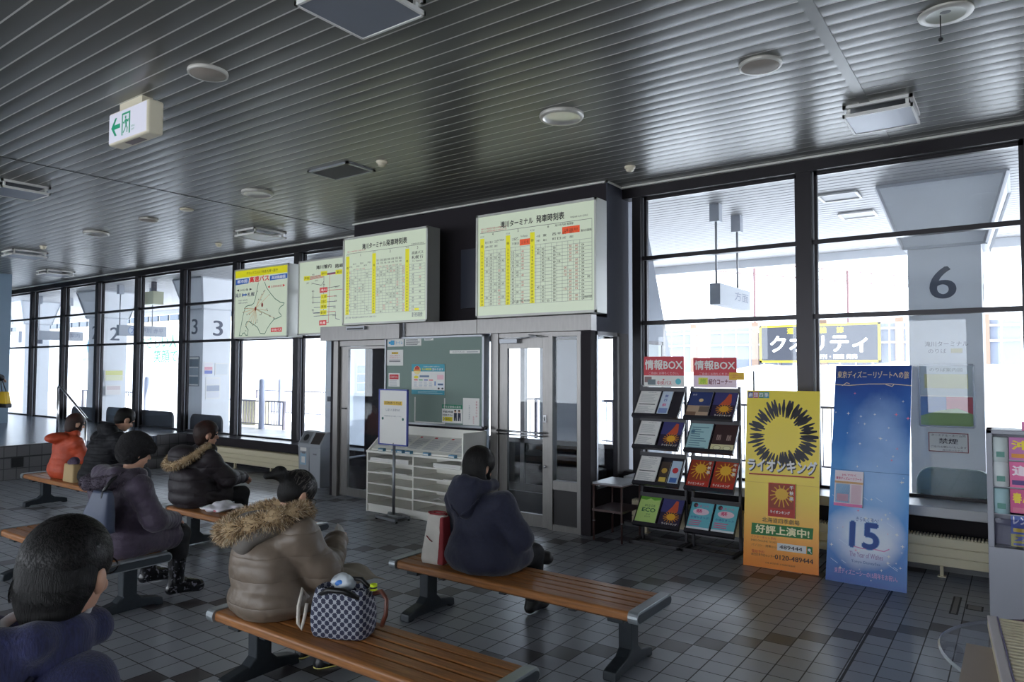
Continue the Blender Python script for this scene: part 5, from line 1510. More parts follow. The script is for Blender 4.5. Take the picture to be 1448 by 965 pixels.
leaflet(3, XL[0], LW, 'light green leaflet in the bottom tier of the left rack', l_eco)
leaflet(3, XL[1] + 0.005, LW, 'purple show leaflet in the bottom tier of the left rack', l_show)
leaflet(0, XL[2], LW, 'night view leaflet in the top tier of the right rack', l_night)
leaflet(0, XL[3], LW, 'purple show leaflet in the top tier of the right rack', l_show)
leaflet(1, XL[2], LW, 'pale teal leaflet in the second tier of the right rack', l_teal)
leaflet(1, XL[3], LW, 'dark brown leaflet with cream foot in the second tier of the right rack', l_brown)
leaflet(2, XL[2], LW, 'red show leaflet on the left of the third tier, right rack', l_showred)
leaflet(2, XL[3], LW, 'red show leaflet on the right of the third tier, right rack', l_showred)
leaflet(3, XL[2], LW, 'turquoise leaflet on the left of the bottom tier, right rack', l_fest)
leaflet(3, XL[3], LW, 'turquoise leaflet on the right of the bottom tier, right rack', l_fest)

# ------------------------------------------------------------------ tall banners on card
def gradient_mat(name, stops, axis_h):
    m, nt, p = nodes_of(name)
    tc = nt.nodes.new('ShaderNodeTexCoord'); sp = nt.nodes.new('ShaderNodeSeparateXYZ'); nt.links.new(tc.outputs['Object'], sp.inputs[0])
    cr = nt.nodes.new('ShaderNodeValToRGB')
    cr.color_ramp.elements[0].position, cr.color_ramp.elements[0].color = stops[0][0], lin(*stops[0][1])
    cr.color_ramp.elements[1].position, cr.color_ramp.elements[1].color = stops[-1][0], lin(*stops[-1][1])
    for s, c in stops[1:-1]:
        e = cr.color_ramp.elements.new(s); e.color = lin(*c)
    v = mnode(nt, 'DIVIDE', sp.outputs[2], axis_h)
    if name.startswith('blue'):
        nz = nt.nodes.new('ShaderNodeTexNoise'); nz.inputs['Scale'].default_value = 3.0; nz.inputs['Detail'].default_value = 5
        nt.links.new(tc.outputs['Object'], nz.inputs['Vector'])
        v = mnode(nt, 'ADD', v, mnode(nt, 'MULTIPLY', mnode(nt, 'SUBTRACT', nz.outputs['Fac'], 0.5), 0.22))
    nt.links.new(v, cr.inputs['Fac'])
    col = cr.outputs[0]
    if name.startswith('blue'):
        for gx, gz, rx, rz, gc, st in ((0.29, 0.36, 0.30, 0.26, (226, 232, 244), 1.0), (0.36, 0.95, 0.26, 0.62, (168, 196, 236), 0.75)):   # the print's pale glow behind the number and above it
            dx = mnode(nt, 'DIVIDE', mnode(nt, 'SUBTRACT', sp.outputs[0], gx), rx); dz = mnode(nt, 'DIVIDE', mnode(nt, 'SUBTRACT', sp.outputs[2], gz), rz)
            rr = mnode(nt, 'ADD', mnode(nt, 'MULTIPLY', dx, dx), mnode(nt, 'MULTIPLY', dz, dz))
            rr = mnode(nt, 'ADD', rr, mnode(nt, 'MULTIPLY', mnode(nt, 'SUBTRACT', nz.outputs['Fac'], 0.5), 1.1))
            fa = mnode(nt, 'MULTIPLY', mnode(nt, 'MAXIMUM', mnode(nt, 'SUBTRACT', 1.0, rr), 0.0), st)
            mx = nt.nodes.new('ShaderNodeMix'); mx.data_type = 'RGBA'
            nt.links.new(mnode(nt, 'MINIMUM', fa, 0.95), mx.inputs['Factor']); nt.links.new(col, mx.inputs['A']); mx.inputs['B'].default_value = lin(*gc)
            col = mx.outputs['Result']
    nt.links.new(col, p.inputs['Base Color'])
    p.inputs['Roughness'].default_value = 0.35
    return m
def banner(name, label, p0, p1, h, tilt, mt, draw):
    """card standing on its lower edge, leaning back"""
    p0, p1 = Vector(p0), Vector(p1)
    ux = (p1 - p0); w = ux.length; ux.normalize()
    back = Vector((0, 0, 1)).cross(ux)
    up = (Vector((0, 0, 1)) * math.cos(tilt) + back * math.sin(tilt)).normalized()
    t = thing(name, label, 'banner', p0)
    n = ux.cross(up)
    b = MB(); R = Matrix((ux, up, n)).transposed()
    b.obox(ux * w / 2 + up * h / 2 - n * 0.008, (w / 2, h / 2, 0.008), R, mt)
    f = Face(b, (0, 0, 0), ux, up)
    draw(f, w, h)
    b.build('card', t)
    b = MB()
    c0 = ux * w * 0.5 + up * h * 0.6 - n * 0.018
    c1 = Vector((c0.x + back.x * 0.3, c0.y + back.y * 0.3, 0.01))
    b.bar(c0, c1, 0.16, 0.006, mat('brown_card', (150, 120, 86), 0.8)); b.build('strut', t)
    return t, f
def draw_yellow(f, w, h):
    for i, (ch, c) in enumerate(zip('劇団四季', ((60, 70, 140), (190, 60, 120), (60, 140, 120), (70, 150, 170)))):
        f.rect((0.02 + 0.075 * i) * w, 0.955 * h, (0.09 + 0.075 * i) * w, 0.99 * h, ink(*c)); f.text(ch, (0.055 + 0.075 * i) * w, 0.9725 * h, 0.055 * w, 0.025 * h, M_PAPER, 0.003, 0.03)
    dk = ink(52, 50, 56)
    r2 = random.Random(11)
    cu, cv = 0.5 * w, 0.745 * h
    for k in range(58):       # plain burst of dark strokes around an empty oval
        a = 2 * PI * k / 46 + r2.uniform(-0.03, 0.03)
        q0, q1 = r2.uniform(0.46, 0.6), r2.uniform(0.92, 1.04)
        ru, rv = 0.47 * w, 0.2 * h
        wd = r2.uniform(0.022, 0.044)
        d = Vector((math.cos(a) * ru, math.sin(a) * rv)); nn = Vector((-d.y, d.x)).normalized()
        c = Vector((cu, cv)); pa, pb = c + d * q0, c + d * q1
        f.poly([tuple(pa - nn * wd * 0.15), tuple(c + d * (q0 + q1) / 2 - nn * wd / 2), tuple(pb - nn * wd * 0.2), tuple(pb + nn * wd * 0.2), tuple(c + d * (q0 + q1) / 2 + nn * wd / 2), tuple(pa + nn * wd * 0.15)], dk, 0.001)
    f.text('ライオンキング', 0.51 * w, 0.565 * h, 0.94 * w, 0.075 * h, ink(60, 56, 50), 0.002, 0.08)
    f.text('ライオンキング', 0.5 * w, 0.57 * h, 0.94 * w, 0.075 * h, M_PAPER, 0.003, 0.045)
    f.line([(0.06 * w, 0.515 * h), (0.93 * w, 0.52 * h)], 0.012, ink(176, 56, 40), 0.002)
    f.text('北海道四季劇場', 0.5 * w, 0.265 * h, 0.5 * w, 0.028 * h, ink(70, 56, 30), bold=0.01)
    f.poly([(0.1 * w, 0.175 * h), (0.92 * w, 0.185 * h), (0.93 * w, 0.245 * h), (0.11 * w, 0.24 * h)], ink(44, 120, 60), 0.001)
    f.text('好評上演中!', 0.52 * w, 0.212 * h, 0.72 * w, 0.048 * h, ink(240, 236, 190), 0.003, 0.04)
    rd = ink(186, 60, 40)
    f.text('インターネット予約', 0.27 * w, 0.165 * h, 0.34 * w, 0.014 * h, rd); f.text('SHIKI ON-LINE TICKET', 0.28 * w, 0.145 * h, 0.36 * w, 0.01 * h, ink(120, 80, 30)); f.text('パソコン・携帯から', 0.28 * w, 0.12 * h, 0.34 * w, 0.014 * h, ink(120, 80, 30))
    f.rect(0.46 * w, 0.105 * h, 0.84 * w, 0.145 * h, M_PAPER, 0.001); f.text('489444', 0.64 * w, 0.125 * h, 0.3 * w, 0.02 * h, ink(50, 50, 56), 0.003, 0.02)
    f.rect(0.85 * w, 0.105 * h, 0.92 * w, 0.145 * h, ink(44, 120, 70), 0.001); f.disc(0.88 * w, 0.128 * h, 0.018 * w, 0.008 * h, M_PAPER, 0.002); f.line([(0.888 * w, 0.121 * h), (0.905 * w, 0.112 * h)], 0.006, M_PAPER, 0.002)
    f.text('電話予約', 0.2 * w, 0.085 * h, 0.17 * w, 0.016 * h, rd); f.text('劇団四季予約センター', 0.27 * w, 0.068 * h, 0.32 * w, 0.014 * h, ink(90, 66, 30)); f.text('0120-489444', 0.68 * w, 0.068 * h, 0.5 * w, 0.026 * h, ink(50, 40, 30), 0.002, 0.02)
    f.text('主催 劇団四季 北海道四季劇場', 0.5 * w, 0.03 * h, 0.4 * w, 0.009 * h, ink(140, 90, 30))
    for v in (0.47,):
        f.line([(0.0, v * h), (w, v * h)], 0.003, ink(206, 160, 30), 0.0015)
MY = gradient_mat('yellow_banner_print', ((0.0, (240, 134, 26)), (0.2, (240, 166, 26)), (0.4, (234, 202, 30)), (1.0, (228, 204, 36))), 1.52)
ty, fy = banner('yellow_banner', 'tall yellow show banner right of the leaflet racks', (-2.0, 6.26, 0), (-1.39, 6.30, 0), 1.53, 0.13, MY, draw_yellow)
def draw_blue(f, w, h):
    gold = ink(236, 210, 170)
    f.text('東京ディズニーリゾートへの旅', 0.5 * w, 0.955 * h, 0.94 * w, 0.035 * h, gold, 0.003, 0.02)
    f.line([(0.0, 0.905 * h), (0.2 * w, 0.902 * h), (0.45 * w, 0.91 * h), (0.75 * w, 0.912 * h), (w, 0.905 * h)], 0.006, gold, 0.002)
    f.line([(0.1 * w, 0.9 * h), (0.16 * w, 0.915 * h), (0.2 * w, 0.91 * h)], 0.005, gold, 0.002); f.line([(0.68 * w, 0.908 * h), (0.76 * w, 0.9 * h), (0.78 * w, 0.908 * h)], 0.005, gold, 0.002)
    r2 = random.Random(5)
    glow = ink(176, 206, 236); glow2 = ink(214, 226, 242)
    pal = ink(120, 176, 226)
    nv = ink(36, 74, 150)
    f.text('15', 0.47 * w, 0.215 * h, 0.39 * w, 0.122 * h, ink(120, 160, 214), 0.002, 0.05); f.text('15', 0.47 * w, 0.215 * h, 0.37 * w, 0.116 * h, nv, 0.003, 0.03)
    f.line([(0.3 * w, 0.165 * h), (0.45 * w, 0.158 * h), (0.6 * w, 0.162 * h), (0.72 * w, 0.158 * h), (0.78 * w, 0.17 * h)], 0.008, ink(210, 140, 190), 0.0035)
    f.text('きらめく海へ!', 0.5 * w, 0.285 * h, 0.28 * w, 0.02 * h, nv); f.text('The Year of Wishes', 0.5 * w, 0.13 * h, 0.42 * w, 0.022 * h, ink(140, 110, 170), bold=0.01); f.text('Tokyo DisneySea', 0.5 * w, 0.098 * h, 0.36 * w, 0.014 * h, nv)
    f.text('東京ディズニーシーの15周年をお祝い。', 0.5 * w, 0.05 * h, 0.78 * w, 0.024 * h, ink(214, 170, 214), 0.003, 0.01)
    for k in range(60):
        u, v = r2.uniform(0.03, 0.97), r2.uniform(0.02, 0.88)
        s = r2.choice((0.006, 0.008, 0.012, 0.016))
        cc = M_PAPER if r2.random() < 0.85 else ink(236, 130, 160)
        f.poly([(u * w - s, v * h), (u * w - s * 0.2, v * h - s * 0.2), (u * w, v * h - s), (u * w + s * 0.2, v * h - s * 0.2), (u * w + s, v * h), (u * w + s * 0.2, v * h + s * 0.2), (u * w, v * h + s), (u * w - s * 0.2, v * h + s * 0.2)], cc, 0.0025)
    for k in range(14):
        u, v, L = r2.uniform(0.02, 0.9), r2.uniform(0.05, 0.4), r2.uniform(0.03, 0.09)
        f.line([(u * w, v * h), (u * w + L, v * h - L * 0.6)], 0.003, ink(206, 224, 244), 0.0022)
    f.line([(0, 0.5 * h), (w, 0.5 * h)], 0.003, ink(50, 90, 150), 0.002)
M_BL = gradient_mat('blue_banner_print', ((0.0, (32, 84, 168)), (0.2, (60, 130, 206)), (0.42, (92, 160, 220)), (0.62, (52, 120, 198)), (0.9, (32, 76, 156)), (1.0, (26, 58, 126))), 1.76)
tb, fb = banner('blue_banner', 'tall blue travel banner with sparkles, nearest the brochure stand', (-1.32, 6.216, 0), (-0.738, 6.20, 0), 1.80, 0.26, M_BL, draw_blue)
def pocket(f, base, u0, v0, w, h, name, label, draw):
    o = base + f.P(u0, v0, 0.012)
    b = MB(); R = Matrix((f.ux, f.uy, f.n)).transposed()
    b.obox(o + f.ux * w / 2 + f.uy * h / 2, (w / 2, h / 2, 0.01), R, M_PAPER)
    g = Face(b, o + f.n * 0.0102, f.ux, f.uy)
    draw(g, w, h)
    tag(b.build(name), label, 'leaflet')
def l_trip(f, w, h):
    f.rect(0, 0, w, h, ink(232, 220, 226)); f.text('JALで行く', 0.5 * w, 0.88 * h, 0.5 * w, 0.07 * h, ink(206, 50, 110), 0.003, 0.02); f.text('東京ディズニーリゾート', 0.5 * w, 0.78 * h, 0.9 * w, 0.08 * h, ink(206, 50, 110), 0.003, 0.03)
    f.rect(0.05 * w, 0.1 * h, 0.55 * w, 0.62 * h, ink(150, 190, 226)); f.rect(0.6 * w, 0.1 * h, 0.95 * w, 0.62 * h, ink(226, 196, 206)); f.rect(0, 0.64 * h, w, 0.7 * h, ink(230, 180, 120)); f.rect(0.1 * w, 0.14 * h, 0.5 * w, 0.34 * h, ink(190, 150, 170), 0.002); f.rect(0.0, 0, w, 0.08 * h, ink(220, 120, 170), 0.002)
pocket(fy, Vector((-2.0, 6.26, 0)), 0.205, 0.44, 0.22, 0.285, 'red_leaflet_pocket', 'red show leaflet in a pocket on the yellow banner', l_showred)
pocket(fb, Vector((-1.32, 6.216, 0)), 0.04, 0.60, 0.215, 0.29, 'travel_leaflet_pocket', 'white and pink travel leaflet in a pocket on the blue banner', l_trip)

# ------------------------------------------------------------------ brochure stand at the right edge
t = thing('brochure_stand', 'grey brochure stand cut by the right edge of the picture', 'stand', (0.35, 4.85, 0))
M_STAND = mat('grey_stand', (150, 152, 162), 0.4)
b = MB()
b.box(-0.165, 4.8, 0.0, 0.9, 5.0, 0.72, M_STAND); b.box(-0.165, 4.8, 0.72, -0.135, 5.0, 1.37, M_STAND); b.box(0.87, 4.8, 0.72, 0.9, 5.0, 1.37, M_STAND); b.box(-0.165, 4.97, 0.72, 0.9, 5.0, 1.37, M_STAND); b.box(-0.165, 4.8, 1.345, 0.9, 5.0, 1.37, M_STAND)
b.build('cabinet', t, w=True, bevel=0.004)
b = MB(); b.box(-0.135, 4.86, 0.73, 0.87, 4.866, 1.34, mat('stand_back', (120, 120, 130), 0.5))
for z in (1.05, 1.2, 0.9):
    b.box(-0.135, 4.815, z, 0.87, 4.86, z + 0.006, M_STAND)
b.build('shelf', t, w=True)
b = MB(); b.box(-0.135, 4.803, 0.73, 0.87, 4.808, 0.88, glass_mat('clear_acrylic', (0.8, 0.8, 0.86), 1.45)); b.build('acrylic_front', t, w=True)
def br(label, x, z, w, h, draw):
    b = MB(); b.box(x, 4.822, z, x + w, 4.834, z + h, M_PAPER); f = Face(b, (x, 4.822, z), (1, 0, 0), (0, 0, 1)); draw(f, w, h); tag(b.build('brochure'), label, 'brochure', 'brochures in the grey stand')
def bro(s, bg, fg, extra=None):
    def g(f, w, h):
        f.rect(0, 0, w, h, ink(*bg)); f.text(s, 0.45 * w, 0.66 * h, 0.8 * w, 0.42 * h, ink(*fg), 0.003, 0.05)
        f.rect(0.05 * w, 0.1 * h, 0.9 * w, 0.28 * h, ink(*(extra or (236, 226, 220))), 0.002)
    return g
br('purple and yellow brochure at the top of the grey stand', -0.06, 1.206, 0.21, 0.125, bro('沖縄', (196, 120, 176), (238, 214, 60), (226, 150, 60)))
br('pink brochure second from the top of the grey stand', -0.06, 1.056, 0.21, 0.14, bro('道内', (226, 110, 160), (246, 226, 236), (90, 70, 130)))
br('yellow and magenta brochure third from the top of the grey stand', -0.06, 0.906, 0.21, 0.14, bro('春パック', (206, 90, 140), (240, 214, 70), (214, 120, 150)))
br('white, blue and yellow price brochure fourth in the grey stand', -0.06, 0.80, 0.21, 0.115, bro('レンタカー', (90, 110, 180), (240, 240, 246), (238, 206, 60)))
br('yellow and blue brochure behind the clear front of the grey stand', -0.06, 0.732, 0.21, 0.068, bro('旅', (214, 206, 90), (120, 130, 190), (120, 130, 190)))
for k, (z, c) in enumerate(((1.19, (200, 210, 210)), (1.056, (206, 212, 214)), (0.906, (160, 190, 196)))):
    b = MB(); b.lathe([(0.03, 0), (0.038, 0.004), (0.038, 0.135), (0.03, 0.14), (0, 0.14)], (-0.1, 4.84 - 0.01, z), mat('roll_%d' % k, c, 0.6), 14); f = Face(b, (-0.13, 4.79, z), (1, 0, 0), (0, 0, 1)); f.rect(0.012, 0.03, 0.05, 0.06, ink(90, 140, 130), 0.0005)
    tag(b.build('rolled_brochure'), ('top', 'middle', 'lowest')[k] + ' rolled pale leaflet at the left edge of the grey stand', 'leaflet', 'rolled leaflets in the grey stand')
b = MB(); b.box(0.0, 4.81, 1.37, 0.12, 4.816, 1.42, ink(226, 130, 180)); tag(b.build('pink_card'), 'pink card standing on top of the grey brochure stand', 'card')

# ------------------------------------------------------------------ round glass table, cream slatted unit below it
t = thing('glass_table', 'round smoked glass table cut by the lower right corner', 'table', (0.24, 3.27, 0))
GZ = 0.65
b = MB(); b.lathe([(0, GZ - 0.012), (0.515, GZ - 0.012), (0.522, GZ - 0.006), (0.515, GZ), (0, GZ)], (0.24, 3.27, 0), glass_mat('smoked_glass', (0.78, 0.78, 0.81), 1.5, boost=0.6), 64, smooth=False); b.build('glass_top', t, w=True)
b = MB(); b.lathe([(0.516, GZ - 0.013), (0.524, GZ - 0.008), (0.524, GZ - 0.004), (0.516, GZ + 0.001)], (0.24, 3.27, 0), mat('glass_edge', (170, 176, 184), 0.2, 0.3), 64); b.build('rim', t, w=True)
for a in (2.2, 3.6, 5.9, 0.9):
    b = MB(); b.tube([(0.24 + 0.49 * math.cos(a), 3.27 + 0.49 * math.sin(a), 0), (0.24 + 0.46 * math.cos(a), 3.27 + 0.46 * math.sin(a), GZ - 0.013)], 0.014, M_ALU, 10); b.build('leg', t, w=True)
b = MB(); b.box(-0.19, 2.84, GZ + 0.0005, 0.1, 3.27, GZ + 0.002, mat('kraft_paper', (176, 162, 150), 0.7))
tag(b.build('brown_sheet'), 'brown paper sheet lying on the round glass table', 'paper')
t = thing('ribbed_panel', 'cream ribbed panel lying on the round glass table', 'panel', (-0.131, 3.526, GZ + 0.003), 0.085)
b = MB(); b.box(0, -0.78, 0, 0.6, 0, 0.03, M_CREAM); b.box(0, -0.78, 0.03, 0.032, 0, 0.047, mat('cream_edge', (214, 206, 206), 0.45)); b.box(0.032, -0.78, 0.03, 0.038, 0, 0.048, mat('violet_line', (96, 84, 120), 0.5)); b.build('frame', t, bevel=0.003)
b = MB()
for k in range(22):
    b.box(0.038, -0.775 + 0.0352 * k, 0.03, 0.6, -0.775 + 0.0352 * k + 0.021, 0.047, M_CREAM)
b.build('ribs', t, bevel=0.005)
# ------------------------------------------------------------------ things on the ceiling
CZ = CEIL - 0.004
M_LAMPREF = mat('lamp_reflector', (240, 236, 230), 0.3, 0.7); M_SPK = mat('speaker_cloth', (150, 140, 130), 0.7); M_RING = mat('pale_ring', (196, 192, 184), 0.4, 0.2); M_IVORY = mat('ivory_plastic', (222, 212, 188), 0.45)
def downlight(x, y, r, label):
    t = thing('downlight', label, 'light', (x, y, CEIL), group='ceiling downlights')
    b = MB(); b.lathe([(r * 0.88, CZ - 0.028), (r, CZ - 0.03), (r * 1.05, CZ - 0.012), (r * 1.03, CZ + 0.006)], (x, y, 0), M_RING, 40); b.build('ring', t, w=True)
    b = MB(); b.lathe([(r * 0.89, CZ - 0.028), (r * 0.8, CZ - 0.014), (r * 0.6, CZ - 0.005), (r * 0.3, CZ - 0.002), (0, CZ - 0.001)], (x, y, 0), M_LAMPREF, 40); b.build('reflector', t, w=True)
downlight(-2.94, 4.77, 0.17, 'large silver downlight above the right timetable')
downlight(-7.12, 4.87, 0.17, 'large silver downlight above the left timetable')
downlight(-11.25, 4.95, 0.17, 'farthest large silver downlight, towards the left windows')
def speaker(x, y, r, label):
    t = thing('ceiling_speaker', label, 'speaker', (x, y, CEIL), group='ceiling speakers')
    b = MB(); b.lathe([(r * 0.9, CZ - 0.02), (r, CZ - 0.02), (r * 1.02, CZ - 0.004), (r, CZ + 0.006)], (x, y, 0), M_RING, 36); b.build('ring', t, w=True)
    b = MB(); b.lathe([(0, CZ - 0.022), (r * 0.88, CZ - 0.02), (r * 0.92, CZ - 0.012)], (x, y, 0), M_SPK, 36); b.build('cloth', t, w=True)
speaker(-4.487, 2.667, 0.13, 'round ceiling speaker right of the exit sign')
speaker(-1.363, 4.724, 0.135, 'round ceiling speaker above the right windows')
speaker(-9.64, 4.91, 0.12, 'small far ceiling speaker beside the little white disc')
t = thing('pull_lamp', 'round lamp with a hanging pull ball in the upper right corner', 'light', (-0.303, 4.65, CEIL))
b = MB(); b.lathe([(0.1, CZ - 0.012), (0.135, CZ - 0.012), (0.14, CZ), (0.13, CZ + 0.008)], (-0.303, 4.65, 0), M_RING, 36); b.build('ring', t, w=True)
b = MB(); b.lathe([(0.11, CZ - 0.012), (0.08, CZ + 0.0), (0, CZ + 0.006)], (-0.303, 4.65, 0), mat('pale_reflector', (206, 208, 196), 0.4), 36); b.build('reflector', t, w=True)
b = MB(); b.tube([(-0.33, 4.66, CZ), (-0.33, 4.66, CZ - 0.13)], 0.003, M_BLACK, 5); b.ball((-0.33, 4.66, CZ - 0.14), 0.013, M_BLACK); b.build('pull', t, w=True)
b = MB(); b.lathe([(0, CZ - 0.015), (0.07, CZ - 0.015), (0.085, CZ - 0.004), (0.085, CZ + 0.004)], (-8.635, 4.88, 0), M_IVORY, 28); tag(b.build('ceiling_disc'), 'small white disc on the ceiling left of the middle downlight', 'disc')
def detector(x, y, label):
    b = MB(); b.lathe([(0.055, CZ + 0.004), (0.055, CZ - 0.012), (0.05, CZ - 0.016), (0.042, CZ - 0.018), (0.042, CZ - 0.03), (0.036, CZ - 0.042), (0.02, CZ - 0.05), (0, CZ - 0.052)], (x, y, 0), M_IVORY, 24)
    tag(b.build('smoke_detector'), label, 'detector', 'smoke detectors')
detector(-5.05, 4.84, 'ivory smoke detector beside the square vent')
detector(-3.14, 6.4, 'ivory smoke detector near the right end of the entrance box')
detector(-10.6, 6.55, 'ivory smoke detector above the leftmost lit sign')
detector(-13.25, 5.0, 'ivory smoke detector far left near the drop panels')
t = thing('ceiling_vent', 'square grey grille vent flush in the ceiling', 'vent', (-5.63, 4.83, CEIL))
b = MB()
for q in ((-5.93, 4.64, -5.33, 4.67), (-5.93, 4.99, -5.33, 5.02), (-5.93, 4.64, -5.9, 5.02), (-5.36, 4.64, -5.33, 5.02)):
    b.box(q[0], q[1], CZ - 0.014, q[2], q[3], CZ + 0.004, M_ALU)
b.build('frame', t, w=True)
b = MB()
for k in range(16):
    y = 4.675 + 0.02 * k
    b.hexa([(-5.9, y, CZ - 0.01), (-5.36, y, CZ - 0.01), (-5.36, y + 0.003, CZ - 0.01), (-5.9, y + 0.003, CZ - 0.01), (-5.9, y + 0.012, CZ + 0.002), (-5.36, y + 0.012, CZ + 0.002), (-5.36, y + 0.015, CZ + 0.002), (-5.9, y + 0.015, CZ + 0.002)], mat('vent_slat', (140, 140, 138), 0.5))
b.build('slats', t, w=True)
def drop_panel(x0, y0, x1, y1, label):
    t = thing('drop_panel_vent', label, 'vent', ((x0 + x1) / 2, (y0 + y1) / 2, CEIL), group='drop panel ceiling vents')
    b = MB()
    for q in ((x0, y0, x1, y0 + 0.025), (x0, y1 - 0.025, x1, y1), (x0, y0, x0 + 0.025, y1), (x1 - 0.025, y0, x1, y1)):
        b.box(q[0], q[1], CZ - 0.02, q[2], q[3], CZ + 0.004, M_WHITE)
    b.build('frame', t, w=True)
    b = MB(); b.box(x0 + 0.025, y0 + 0.025, CZ - 0.004, x1 - 0.025, y1 - 0.025, CZ - 0.001, M_BLACK); b.build('opening', t, w=True)
    b = MB(); b.box(x0 + 0.012, y0 + 0.012, CZ - 0.085, x1 - 0.012, y1 - 0.012, CZ - 0.073, mat('vent_panel', (128, 132, 144), 0.4, 0.2))
    for q in ((x0, y0, x1, y0 + 0.016), (x0, y1 - 0.016, x1, y1), (x0, y0, x0 + 0.016, y1), (x1 - 0.016, y0, x1, y1)):
        b.box(q[0], q[1], CZ - 0.09, q[2], q[3], CZ - 0.065, M_WHITE)
    b.build('panel', t, w=True)
    b = MB()
    for x in (x0 + 0.03, x1 - 0.05):
        for y in (y0 + 0.03, y1 - 0.05):
            b.box(x, y, CZ - 0.075, x + 0.02, y + 0.02, CZ, M_WHITE)
    b.build('hanger', t, w=True)
drop_panel(-1.075, 5.87, -0.6, 6.36, 'white framed drop panel vent above the right windows')
drop_panel(-3.12, 2.34, -2.62, 2.83, 'nearest drop panel vent, cut by the top edge')
drop_panel(-9.4, 6.05, -8.9, 6.6, 'drop panel vent above the two lit route maps')
drop_panel(-14.45, 4.8, -13.95, 5.35, 'far left drop panel vent, nearer of the two over the raised floor')
drop_panel(-16.75, 6.2, -16.25, 6.75, 'farthest drop panel vent over the raised floor, by the windows')
drop_panel(-9.35, 2.92, -8.85, 3.4, 'drop panel vent cut by the left edge')
# emergency exit sign
t = thing('exit_sign', 'white emergency exit sign box with green arrow and running figure', 'sign', (-5.45, 2.65, CEIL))
b = MB(); b.box(-5.76, 2.604, 3.43, -5.15, 2.72, 3.685, M_IVORY); b.build('housing', t, w=True, bevel=0.018, seg=3)
b = MB(); b.box(-5.62, 2.62, 3.68, -5.28, 2.70, CEIL + 0.004, M_IVORY); b.build('mount', t, w=True)
b = MB(); b.box(-5.55, 2.63, 3.4285, -5.33, 2.69, 3.432, mat('brown_lamp', (90, 60, 50), 0.3)); b.build('lamp', t, w=True)
b = MB(); f = Face(b, (-5.745, 2.6025, 3.445), (1, 0, 0), (0, 0, 1)); W_, H_ = 0.57, 0.225
f.rect(0, 0, W_, H_, lit('lit_exit', (216, 214, 226), 0.06), 0)
GRN = lit('lit_green', (20, 150, 110), 0.05)
f.poly([(0.035, 0.115), (0.095, 0.185), (0.125, 0.185), (0.085, 0.132), (0.175, 0.132), (0.175, 0.098), (0.085, 0.098), (0.125, 0.045), (0.095, 0.045)], GRN)
f.rect(0.2, 0.03, 0.33, 0.2, GRN, 0.001); f.rect(0.218, 0.03, 0.312, 0.185, lit('lit_exit', (216, 214, 226), 0.06), 0.0015)
f.disc(0.262, 0.162, 0.011, 0.013, GRN, 0.002); f.poly([(0.25, 0.145), (0.278, 0.148), (0.285, 0.1), (0.262, 0.095)], GRN, 0.002)
for pts in ([(0.27, 0.1), (0.29, 0.075), (0.285, 0.045)], [(0.268, 0.1), (0.25, 0.07), (0.228, 0.05)], [(0.255, 0.14), (0.238, 0.12), (0.228, 0.128)], [(0.276, 0.142), (0.298, 0.125), (0.302, 0.14)]):
    f.line(pts, 0.012, GRN, 0.002)
f.text('非常口', 0.375, 0.075, 0.05, 0.016, GRN, 0.002); f.text('EXIT', 0.375, 0.05, 0.04, 0.013, GRN, 0.002)
b.build('lit_face', t, w=True)
# ------------------------------------------------------------------ people: distance-field bodies, clothes over them
def sdf_eval(pr, X):
    kind = pr[0]
    if kind == 'c':
        a, b2, ra, rb = np.array(pr[1], float), np.array(pr[2], float), pr[3], pr[4]
        ab = b2 - a
        L2 = max(ab @ ab, 1e-9)
        t = np.clip(((X - a) @ ab) / L2, 0, 1)
        return np.linalg.norm(X - a - t[..., None] * ab, axis=-1) - (ra + t * (rb - ra))
    c, r = np.array(pr[1], float), np.array(pr[2], float)
    q = X - c
    if len(pr) > 3 and pr[3] is not None:
        q = q @ np.array(pr[3], float)      # columns of R are the local axes
    k0 = np.linalg.norm(q / r, axis=-1)
    k1 = np.linalg.norm(q / (r * r), axis=-1)
    return k0 * (k0 - 1) / np.maximum(k1, 1e-9)

def sdf_bounds(pr):
    if pr[0] == 'c':
        a, b2 = np.array(pr[1], float), np.array(pr[2], float)
        m = max(pr[3], pr[4])
        return np.minimum(a, b2) - m, np.maximum(a, b2) + m
    m = max(pr[2])
    c = np.array(pr[1], float)
    if len(pr) > 3 and pr[3] is not None:
        return c - m, c + m
    r = np.array(pr[2], float)
    return c - r, c + r

